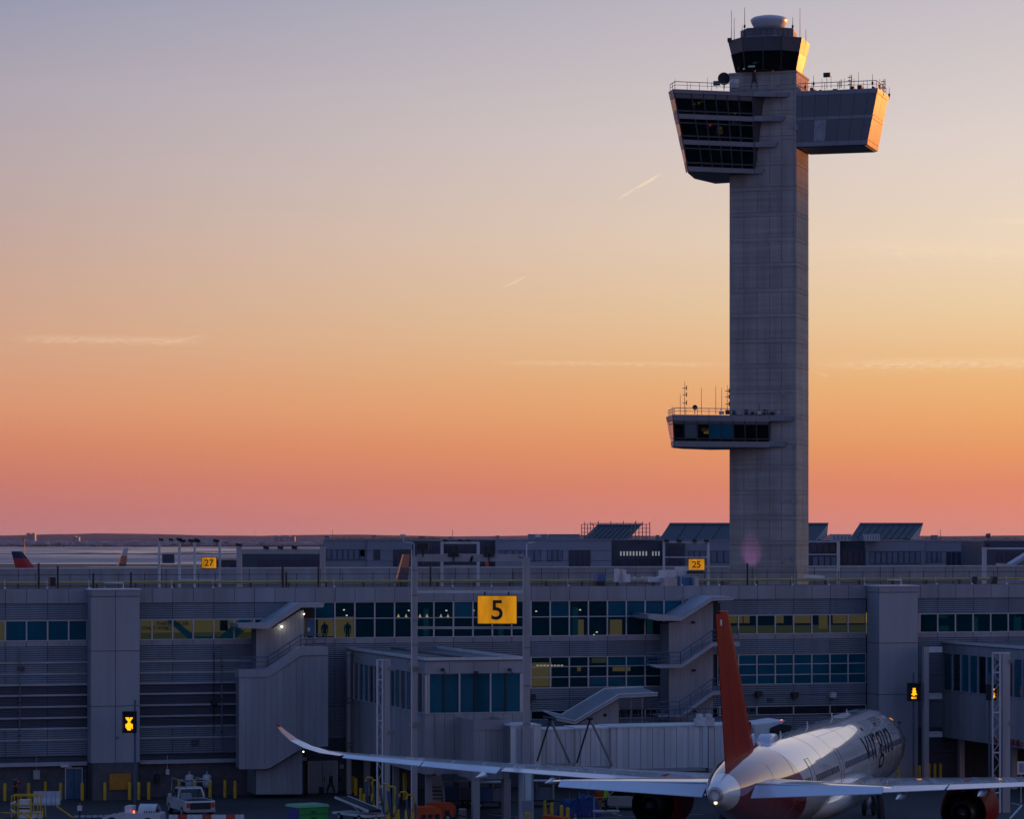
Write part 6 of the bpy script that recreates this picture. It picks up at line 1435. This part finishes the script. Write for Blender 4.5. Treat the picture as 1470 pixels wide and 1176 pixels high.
# hose posts with hanging hoses
def hosepost(px, ytop, pyb, label, hose=True):
    P = ground(px, pyb); D = P.y; h = HC-(ytop-HY)/FPX*D
    t = thing('hose_post', label, 'hose post', P, 0, 'yellow hose posts under the wing')
    MB().lathe((0, 0, 0), [(.14, 0), (.14, h*.55), (.07, h*.58), (.07, h*.6)], 10).build('base', 'yellow_paint', t)
    MB().tube([(0, 0, h*.55), (0, 0, h-.1), (-.08, 0, h), (-.42, 0, h), (-.5, 0, h-.12), (-.5, 0, h-.35)], .06, 8).build('crook', 'yellow_paint', t)
    if hose: MB().tube([(-.5, 0, h-.3), (-.42, -.1, h*.6), (-.3, -.15, h*.35), (-.1, -.15, h*.3), (.15, -.1, h*.5), (.1, 0, h*.8)], .075, 8).build('hose', 'hose_blue', t)
mat('hose_blue', (.05, .10, .17), .6)
for i, (px, yt_, yb2) in enumerate(((535, 1117, 1172), (544, 1121, 1180), (557, 1126, 1188), (567, 1130, 1192), (584, 1138, 1198), (594, 1142, 1202))): hosepost(px, yt_, yb2, 'yellow crook-topped hose post, %s from the left under the wing' % ORD[i], i in (0, 2, 5, 3))
t = thing('striped_post', 'thick yellow post rising to the wing edge behind the gantry column', 'post', ground(581, 1150)); MB().lathe((0, 0, 0), [(.16, 0), (.16, 2.1), (.1, 2.15)], 12).build('post', 'yellow_paint', t); MB().lathe((0, 0, 0), [(.3, 0), (.3, .04)], 12).build('base_plate', 'dark_metal', t)

# ================================================================ GROUND EQUIPMENT
def wheel(parent, x, y, r, w=.24, nm='wheel'):
    o = MB().lathe((x, y-w/2, r), [(r*.55, .01), (r*.9, 0), (r, .05), (r, w-.05), (r*.9, w), (r*.55, w-.01)], 16, 'Y').build(nm, 'rubber', parent); MB().lathe((x, y-w/2-.01, r), [(r*.5, 0), (r*.5, w+.02)], 12, 'Y').build('rim', 'steel', o); return o
emat('tail_red', (.5, .03, .015), .04)
def loftbox(secs): return [[V(x, -w, z0), V(x, w, z0), V(x, w, z1), V(x, -w, z1)] for x, w, z0, z1 in secs]
def pickup(label, P, yaw):
    t = thing('pickup_truck', label, 'pickup', P, yaw)
    MB().rings(loftbox([(-2.7, .95, .55, 1.05), (-2.6, 1.0, .45, 1.12), (.1, 1.0, .45, 1.12), (.3, 1.0, .42, 1.15), (1.7, 1.0, .42, 1.12), (2.5, .96, .45, 1.02), (2.75, .85, .5, .85)]), smooth=False).build('body', 'white_paint', t)
    MB().rings([[V(x, -w, 1.1), V(x, w, 1.1), V(x2, w*.82, 1.82), V(x2, -w*.82, 1.82)] for x, x2, w in ((-.35, -.1, .94), (1.55, .85, .94))], smooth=False).build('cab', 'white_paint', t)
    MB().add([V(-.37, -.80, 1.18), V(-.37, .80, 1.18), V(-.14, .68, 1.72), V(-.14, -.68, 1.72)], [(0, 1, 2, 3)]).build('rear_window', 'dark_glass', t)
    for s in (1, -1): MB().add([V(-.2, s*.945, 1.18), V(1.35, s*.945, 1.18), V(.82, s*.80, 1.74), V(-.02, s*.80, 1.74)], [(0, 1, 2, 3)]).build('side_window', 'dark_glass', t); MB().box(1.05, 1.2, s*1.0-.02, s*1.2+.0, 1.15, 1.38).build('mirror', 'white_paint', t)
    MB().box(-2.55, -.5, -.82, .82, 1.0, 1.13).build('bed', 'dark_metal', t); MB().box(-2.74, -2.70, -.68, .68, .6, 1.02).build('tailgate', 'dark_metal', t); MB().box(-2.9, -2.68, -.95, .95, .42, .58).build('bumper', 'steel', t)
    for s in (1, -1):
        MB().box(-2.74, -2.66, s*.82-.11, s*.82+.11, .7, 1.02).build('tail_lamp', 'tail_red', t); wheel(t, -1.75, s*.9, .38); wheel(t, 1.75, s*.9, .38); MB().box(2.7, 2.77, s*.7-.15, s*.7+.15, .7, .9).build('headlight', 'lamp_glass' if 'lamp_glass' in MATS else 'white_metal', t)
    MB().box(-1.2, -.55, .2, .8, 1.13, 1.5).build('tool_box', 'far_wall', t)
    for s in (1, -1): MB().tube([(-.5, s*.85, 1.12), (-.5, s*.85, 2.35), (1.6, s*.8, 2.35), (1.9, s*.8, 1.5)], .03, 6).tube([(-2.3, s*.85, 1.12), (-2.3, s*.85, 2.35), (-.5, s*.85, 2.35)], .03, 6).build('ladder_rack', 'steel', t)
    MB().tube([(-.5, -.85, 2.35), (-.5, .85, 2.35)], .03).tube([(-2.3, -.85, 2.35), (-2.3, .85, 2.35)], .03).build('rack_bar', 'steel', t)
    return t
P = ground(273, 1171); pickup('white pickup truck with ladder rack seen from behind near the tanks', P, R(110)).scale = (1.12, 1.12, 1.12)
def suv(label, P, yaw):
    t = thing('parked_car', label, 'car', P, yaw)
    MB().rings(loftbox([(-2.3, .85, .4, .9), (-2.2, .93, .32, 1.02), (-.2, .95, .3, 1.02), (1.5, .95, .3, .98), (2.2, .9, .35, .85), (2.35, .7, .45, .7)]), smooth=False).build('body', 'white_paint', t)
    MB().rings([[V(x, -w, 1.0), V(x, w, 1.0), V(x2, w*.8, 1.65), V(x2, -w*.8, 1.65)] for x, x2, w in ((-2.15, -1.9, .9), (1.1, .3, .9))], smooth=False).build('cabin', 'white_paint', t)
    for s in (1, -1): MB().add([V(-1.9, s*.905, 1.05), V(.95, s*.905, 1.05), V(.3, s*.77, 1.58), V(-1.75, s*.77, 1.58)], [(0, 1, 2, 3)]).build('side_window', 'dark_glass', t); wheel(t, -1.4, s*.85, .36); wheel(t, 1.4, s*.85, .36); MB().box(-2.32, -2.26, s*.7-.12, s*.7+.12, .7, .95).build('tail_lamp', 'tail_red', t)
    MB().add([V(-2.17, -.75, 1.08), V(-2.17, .75, 1.08), V(-1.93, .65, 1.58), V(-1.93, -.65, 1.58)], [(0, 1, 2, 3)]).build('rear_window', 'dark_glass', t); MB().box(-2.38, -2.28, -.9, .9, .35, .55).build('bumper', 'dark_metal', t)
suv('white car parked beyond the left tailplane by the blue tarpaulin', ground(895, 1162), R(170))
# white water-filled barrier by the left doors
def barrier(label, P, yaw, mA, mB, L_=2.05, group=None, h=1.05):
    t = thing('plastic_barrier', label, 'barrier', P, yaw, group)
    pr = [(-.28, 0), (-.28, .2), (-.14, .55), (-.1, h), (.1, h), (.14, .55), (.28, .2), (.28, 0)]
    n = 6
    for k in range(n):
        a, b = lerp(-L_/2, L_/2, k/n)+.015, lerp(-L_/2, L_/2, (k+1)/n)-.015
        MB().loft([V(a, y, z_+(.12 if z_ == 0 and False else 0)) for y, z_ in pr], [V(b, y, z_) for y, z_ in pr]).build('segment', mA if mA == mB or (k//2) % 2 == 0 else mB, t)
    MB().box(-L_/2, L_/2, -.09, .09, .3, h-.06).build('core', mA, t)
    return t
P = ground(67.5, 1156.5); barrier('white plastic barrier beside the blue double doors', P, 0, 'barrier_white', 'barrier_white') if mat('barrier_white', (.45, .47, .52), .6) else 0
for i, px in enumerate((262, 297, 331)): barrier('red and white plastic barrier behind the pickup, %s from the left' % ORD[i], ground(px, 1191), R(2), 'white_paint', 'red_paint', 1.9, 'red and white barriers', 1.0)
# yellow railed platform truck at the far left
P = ground(36, 1186); t = thing('platform_lift', 'yellow-railed service platform with white cabinet at the left edge', 'service lift', P)
MB().box(-1.3, 1.3, -.7, .7, .35, .55).build('chassis', 'dark_metal', t); MB().box(-.35, .42, -.6, .3, .55, 1.85).build('cabinet', 'white_metal', t); MB().box(-.37, .44, -.62, -.6, 1.2, 1.3).build('cabinet_trim', 'dark_metal', t)
MB().box(.55, 1.25, -.65, .3, .55, .95).build('side_box', 'white_metal', t)
mb = MB()
for x in (-.85, -.4, .5, 1.0, 1.35):
    for y in (-.68, .6): mb.tube([(x, y, .55), (x, y, 2.15 if x < 1.2 else 1.3)], .045, 6)
for z_ in (2.15, 1.5, .95):
    for y in (-.68, .6): mb.tube([(-.85, y, z_), (1.0, y, z_)], .045, 6)
mb.tube([(1.0, -.68, .95), (1.35, -.68, .95)], .045).tube([(-1.6, -.68, .5), (-1.6, -.68, .95), (-.85, -.68, .95)], .045); mb.build('rails', 'yellow_paint', t)
for x in (-.9, .9):
    for s in (1, -1): wheel(t, x, s*.65, .3)
MB().tube([(-.62, -.6, .9), (-.9, -.7, 1.2), (-.85, -.7, 1.6), (-.55, -.6, 1.7)], .1, 8).build('hose', 'white_metal', t)
# baggage conveyor, tug, cart, loader
def cart(label, px, py, yaw, L_, W, build, cat='cart', name='baggage_cart'):
    t = thing(name, label, cat, ground(px, py), yaw); build(t, L_, W); return t
def conv(t, L_, W):
    MB().box(-L_/2, L_/2, -W/2, W/2, .45, .6).build('chassis', 'white_metal', t); mb = MB()
    MB().loft([V(-L_/2, -W/3, .8), V(-L_/2, W/3, .8), V(-L_/2, W/3, .95), V(-L_/2, -W/3, .95)], [V(L_/2, -W/3, 1.5), V(L_/2, W/3, 1.5), V(L_/2, W/3, 1.65), V(L_/2, -W/3, 1.65)]).build('belt', 'black', t)
    for s in (1, -1): MB().bar((-L_/2, s*W*.36, .9), (L_/2, s*W*.36, 1.62), .07, .14).build('side_rail', 'white_metal', t); wheel(t, -L_*.3, s*W*.45, .3); wheel(t, L_*.3, s*W*.45, .3)
    MB().box(-L_*.42, -L_*.1, -W*.55, -W*.36, .4, 1.15).build('engine_cover', 'white_metal', t); MB().tube([(-L_*.1, 0, .6), (L_*.3, 0, 1.4)], .07).build('lift_ram', 'steel', t)
cart('white belt loader with dark belt parked by the yellow bollards', 514, 1180, R(128), 4.2, 1.6, conv, 'belt loader', 'belt_loader')
def slats(t, L_, W):
    MB().box(-L_/2, L_/2, -W/2, W/2, .4, .55).build('frame', 'dark_metal', t)
    for k in range(7): a = lerp(-L_/2, L_/2, k/7); MB().box(a+.04, a+L_/7-.04, -W/2, W/2, .55, .62).build('deck_plate', 'far_wall' if k % 2 else 'rusty_steel', t)
    for x in (-L_*.38, L_*.38):
        for s in (1, -1): wheel(t, x, s*W*.45, .25)
    MB().tube([(-L_/2, -.2, .5), (-L_/2-1.2, .1, 1.35)], .06).tube([(-L_/2, .2, .5), (-L_/2-1.2, .1, 1.35)], .06).build('tow_bar', 'yellow_paint', t)
cart('flat slatted baggage dolly with yellow tow bar at the bottom left', 136, 1185, R(8), 3.0, 1.6, slats)
cart('second slatted baggage dolly cut by the bottom edge near the barrier', 82, 1194, R(4), 2.6, 1.5, slats)
def tug(t, L_, W):
    MB().rings(loftbox([(-L_/2, W*.42, .35, .95), (-L_*.45, W*.5, .25, 1.05), (L_*.1, W*.5, .25, 1.05), (L_*.4, W*.46, .3, .85), (L_/2, W*.36, .4, .7)]), smooth=False).build('body', 'white_paint', t)
    MB().rings([[V(x, W*.4*math.cos(a), 1.02+.62*max(0, math.sin(a))) for a in [math.pi*i/10 for i in range(11)]] for x in (-L_*.42, -L_*.12)], closed=False, cap=False).build('engine_hood', 'white_metal', t)
    for k in range(5): MB().box(-L_*.40+k*.17, -L_*.40+k*.17+.05, -W*.42, W*.42, 1.02, 1.2).build('hood_louvre', 'dark_metal', t)
    MB().box(L_*.0, L_*.12, -W*.3, W*.3, 1.0, 1.5).build('seat_back', 'white_metal', t); MB().tube([(L_*.3, 0, .9), (L_*.24, 0, 1.3)], .04).build('steering_column', 'black', t)
    for x in (-L_*.3, L_*.32):
        for s in (1, -1): wheel(t, x, s*W*.48, .38)
    MB().lathe((-L_*.05, W*.4, 1.05), [(.07, 0), (.07, .12), (.03, .18)], 8).build('beacon_lamp', 'beacon', t)
cart('white aircraft tug with rounded hood at the bottom left', 192, 1188, R(172), 4.2, 1.9, tug, 'tug', 'aircraft_tug')
t = thing('beacon_pole', 'short white post with red beacon beside the baggage dollies', 'beacon', ground(114.5, 1186)); MB().tube([(0, 0, 0), (0, 0, 1.05)], .06).build('pole', 'dark_metal', t); MB().box(-.16, .16, -.12, .12, 1.05, 1.4).build('lamp_box', 'white_metal', t); MB().lathe((0, 0, 1.4), [(.05, 0), (.06, .12), (.02, .2)], 8).build('beacon_lamp', 'red_paint', t)
P = ground(441, 1189); t = thing('storage_bin', 'green and blue lidded storage bin on the apron', 'bin', P, R(33)); W, L_ = 1.15, .95
MB().box(-W, W, -L_, L_, .12, 1.5).build('body', 'green_paint', t); MB().box(-W-.012, -W+.0, -L_+.04, L_-.04, .16, 1.46).build('blue_side', 'bin_blue', t) if mat('bin_blue', (.02, .05, .2), .5) else 0
MB().loft([V(-W-.08, -L_-.08, 1.5), V(W+.08, -L_-.08, 1.5), V(W+.08, L_+.08, 1.5), V(-W-.08, L_+.08, 1.5)], [V(-W, -L_, 1.66), V(W, -L_, 1.66), V(W, L_, 1.66), V(-W, L_, 1.66)]).build('lid', 'lid_green', t) if mat('lid_green', (.12, .36, .2), .5) else 0
for z_ in (.55, 1.0): MB().box(-W, W, -L_-.02, -L_, z_, z_+.03).build('seam', 'dark_metal', t); MB().box(-.2, .2, -L_-.05, -L_, z_+.15, z_+.21).build('handle', 'dark_metal', t)
for x in (-W*.8, W*.8):
    for y in (-L_*.8, L_*.8): wheel(t, x, y, .12, .1)
# orange ground power carts
def power(t, L_, W):
    MB().rings(loftbox([(-L_/2, W*.44, .35, 1.2), (-L_*.45, W*.5, .3, 1.35), (L_*.3, W*.5, .3, 1.35), (L_*.42, W*.48, .3, 1.2), (L_/2, W*.42, .35, 1.0)]), smooth=False).build('body', 'orange_paint', t)
    for k in range(3): MB().box(-L_*.3+k*.5, -L_*.3+k*.5+.35, -W*.5-.015, -W*.5, .55, .85).build('vent', 'dark_metal', t)
    for x in (-L_*.32, L_*.32):
        for s in (1, -1): wheel(t, x, s*W*.45, .3)
    MB().tube([(L_/2, 0, .5), (L_/2+.8, 0, .35)], .05).build('tow_bar', 'dark_metal', t)
cart('orange ground power cart nearest the gantry column', 612, 1186, R(20), 2.0, 1.3, power, 'power unit', 'power_cart'); cart('orange ground power cart right of its twin', 633, 1180, R(-10), 2.0, 1.3, power, 'power unit', 'power_cart')
t = thing('boarding_steps', 'dirty white mobile steps behind the orange power carts', 'steps', ground(626, 1164), R(10))
for k in range(6): MB().box(-.45, .45, -.9+k*.28, -.6+k*.28, .3+k*.27, .36+k*.27).build('tread', 'dark_metal', t)
for s in (1, -1): MB().loft([V(s*.48, -.95, .2), V(s*.52, -.95, .2), V(s*.52, -.95, 1.2), V(s*.48, -.95, 1.2)], [V(s*.48, .8, 1.6), V(s*.52, .8, 1.6), V(s*.52, .8, 2.6), V(s*.48, .8, 2.6)]).build('side_panel', 'white_metal', t); wheel(t, s*.45, -.5, .22, .12); wheel(t, s*.45, .6, .22, .12)
MB().box(-.5, .5, .7, .8, .4, 2.5).build('back_panel', 'bridge_panel', t)
# blue tarpaulin heap
def tarp():
    P = ground(832, 1171); t = thing('tarpaulin_heap', 'crumpled blue tarpaulin over a heap on the apron under the tailplane', 'tarpaulin', P); n = 22; rg = random.Random(3); g_ = []
    for i in range(n):
        row = []
        for j in range(n):
            u, v = i/(n-1)*2-1, j/(n-1)*2-1; e = max(abs(u), abs(v)); h = 1.55*(1-e**9)*(1-.22*(u*.5+.5))*(.86+.14*math.copysign(1, math.sin(u*3.1+.4)))+.10*math.sin(u*9+v*5)*(1-e**4)+.08*math.sin(v*13-u*7)*(1-e**4)
            row.append(V(u*1.5*(1+.1*math.sin(v*6)), v*1.1*(1+.08*math.sin(u*7)), max(.01, h)))
        g_.append(row)
    MB().rings(g_, cap=False, closed=False, smooth=False).build('tarp', 'blue_tarp', t)
    for x in (-.8, 0, .7): MB().tube([(x, -1.15, .02), (x, -.8, 1.0), (x*.9, 0, 1.75), (x, .8, 1.0)], .02, 5).build('rope', 'rusty_steel', t)
tarp()
t = thing('hose_reel', 'yellow and orange hose reel stand right of the blue tarpaulin', 'hose reel', ground(860, 1168)); MB().box(-.2, .2, -.2, .2, 0, 1.0).build('stand', 'yellow_paint', t); MB().lathe((0, -.2, 1.3), [(.1, 0), (.38, .02), (.38, .08), (.2, .1), (.2, .3), (.38, .32), (.38, .38), (.1, .4)], 14, 'Y').build('reel', 'orange_paint', t)
p = at(756.5, 1160, 221.5); t = thing('electrical_cabinet', 'grey electrical cabinet beside the white column base', 'cabinet', (p.x, 221.2, 0)); MB().box(-.42, .42, -.2, .2, 1.0, 1.85).build('box', 'steel', t); MB().box(-.36, .36, -.22, -.2, 1.06, 1.8).build('cabinet_door', 'far_wall', t)
for s in (-.3, .3): MB().box(s-.04, s+.04, -.05, .05, 0, 1.0).build('leg', 'steel', t)
p = ground(797, 1190); t = thing('orange_crate', 'low orange skip in front of the yellow bollards', 'skip', p, R(-15)); MB().loft([V(-.7, -.4, .1), V(.7, -.4, .1), V(.7, .4, .1), V(-.7, .4, .1)], [V(-.85, -.5, .95), V(.85, -.5, .75), V(.85, .5, .75), V(-.85, .5, .95)]).build('tub', 'orange_paint', t); MB().box(-.6, .6, -.3, .3, 0, .1).build('skid', 'dark_metal', t)
for lb, px, py in (('orange traffic cone right of the yellow bollards', 826, 1186), ('slim orange delineator beside the vestibule column', 741, 1190), ('orange traffic cone left of the hose posts', 526, 1176), ('orange traffic cone between the hose posts', 540, 1186)):
    t = thing('traffic_cone', lb, 'cone', ground(px, py)); MB().box(-.2, .2, -.2, .2, 0, .04).build('base', 'rubber', t); MB().lathe((0, 0, .04), [(.16, 0), (.1, .35), (.1, .36), (.035, .75), (.02, .76)], 14).build('cone', 'orange_paint', t); MB().lathe((0, 0, .04), [(.118, .3), (.078, .5)], 14, cap=False).build('band', 'white_paint', t)
p = BF.world(BF.x(1466, -24.5), -24.5); t = thing('notice_sign', 'small white notice on a post at the right edge', 'sign', (p.x, p.y, 0), phi); MB().box(-.33, .33, -.03, .0, 2.2, 3.2).build('plate', 'white_metal', t); MB().tube([(0, .05, 0), (0, .05, 3.1)], .05).build('post', 'steel', t); MB().box(-.2, .2, -.045, -.031, 2.35, 3.05).build('print', 'far_wall', t)
def closed_cart(t, L_, W):
    MB().box(-L_/2, L_/2, -W/2, W/2, .4, .5).build('chassis', 'dark_metal', t); MB().box(-L_/2, L_/2, -W/2, W/2, 1.9, 1.96).build('roof', 'white_metal', t); MB().box(-L_/2, -L_/2+.05, -W/2, W/2, .5, 1.9).build('end_wall', 'steel', t); MB().box(L_/2-.05, L_/2, -W/2, W/2, .5, 1.9).build('end_wall', 'steel', t)
    MB().box(-.03, .03, -W/2, W/2, .5, 1.9).build('divider', 'steel', t)
    for k in range(2): MB().box(-L_/2+.1+k*L_/2, -.1+k*L_/2, -W/2+.02, -W/2+.04, .5, 1.5).build('curtain', ('blue_paint', 'far_wall')[k], t)
    for x in (-L_*.36, L_*.36):
        for s in (1, -1): wheel(t, x, s*W*.45, .22, .16)
    MB().tube([(L_/2, 0, .4), (L_/2+.9, 0, .3)], .04).build('tow_bar', 'dark_metal', t)
cart('covered baggage cart with grey curtain under the vestibule', 705, 1160, R(12), 2.6, 1.5, closed_cart); cart('covered baggage cart right of the white column base', 772, 1158, R(-6), 2.4, 1.4, closed_cart); cart('covered baggage cart in the shade behind the orange power carts', 655, 1158, R(20), 2.4, 1.4, closed_cart)
t = thing('fuel_hydrant', 'short grey drum standing left of the vestibule column', 'drum', ground(664, 1177)); MB().lathe((0, 0, 0), [(.28, 0), (.3, .05), (.28, .3), (.3, .35), (.28, .65), (.3, .7), (.25, .78)], 14).build('drum', 'steel', t); MB().lathe((0, 0, .78), [(.05, 0), (.05, .06)], 8).build('bung', 'dark_metal', t)
# purple uplight washing the tower base, standing on the concourse roof behind the terminal
p = TF.world(-6.3, -5.5); t = thing('floodlight', 'small floodlight washing the tower base purple', 'floodlight', (p.x, p.y, 0)); zl = 11.0
MB().tube([(0, 0, 0), (0, 0, zl)], .12).build('pole', 'dark_metal', t); MB().box(-.25, .25, -.2, .2, zl, zl+.3).build('head', 'dark_metal', t)
ld = bpy.data.lights.new('purple_lamp', 'SPOT'); ld.energy = 900; ld.color = (.75, .30, 1); ld.spot_size = R(24); ld.spot_blend = 1; ld.shadow_soft_size = .2
lo = bpy.data.objects.new('purple_lamp', ld); link(lo, t); lo.location = (0, .1, zl+.4); tgt = TF.world(-6.7, 0, 18.2); lo.rotation_euler = (Vector((p.x, p.y, zl+.4))-tgt).to_track_quat('Z', 'Y').to_euler()
# the rest of the terminal to the right of the picture, which shades the stand from the low sun
ext_b = thing('terminal_building', 'continuation of the terminal beyond the right picture edge', 'terminal', tuple(BF.world(XR, 0)), phi)
MB().box(.1, 330, .3, 24, 0, zp1).build('wall', 'parapet', ext_b); MB().box(0, 330, .2, 24.2, zp1, zp1+.1).build('coping', 'white_metal', ext_b)
for k in range(40): piece('window', 'dim_glass', ext_b, .6+k*8.2, 8.2+k*8.2, .2, .3, zw0, zu0)
# ================================================================ dusk haze
hz = bpy.data.materials.new('haze_air'); hz.use_nodes = True; hz.node_tree.nodes.clear()
pv = hz.node_tree.nodes.new('ShaderNodeVolumePrincipled'); ho = hz.node_tree.nodes.new('ShaderNodeOutputMaterial')
pv.inputs['Color'].default_value = (.66, .79, 1.0, 1); pv.inputs['Density'].default_value = HAZE; pv.inputs['Anisotropy'].default_value = .2
hz.node_tree.links.new(pv.outputs[0], ho.inputs['Volume'])
if HAZE: stuff(MB().box(-29000, 29000, -1900, 39000, -3, 112).build('haze', hz), 'thin dusk haze filling the air over the airport and bay', 'haze')
# ================================================================ empties to the base of their things
bpy.context.view_layer.update()
for o in list(bpy.data.objects):
    if o.type == 'EMPTY' and o.parent is None:
        ks = [c for c in bpy.data.objects if c.parent == o]
        pts = [c.matrix_world @ Vector(b) for c in ks if c.type == 'MESH' for b in c.bound_box]
        if not pts: continue
        lo_ = Vector((min(p.x for p in pts), min(p.y for p in pts), min(p.z for p in pts))); hi_ = Vector((max(p.x for p in pts), max(p.y for p in pts), 0))
        new = Vector(((lo_.x+hi_.x)/2, (lo_.y+hi_.y)/2, lo_.z)); d = new-o.location
        dl = Matrix.Rotation(-o.rotation_euler.z, 3, 'Z') @ d; dl = Vector((dl.x/o.scale.x, dl.y/o.scale.y, dl.z/o.scale.z))
        if dl.length < .05: continue
        o.location = new
        for c in ks: c.location -= dl
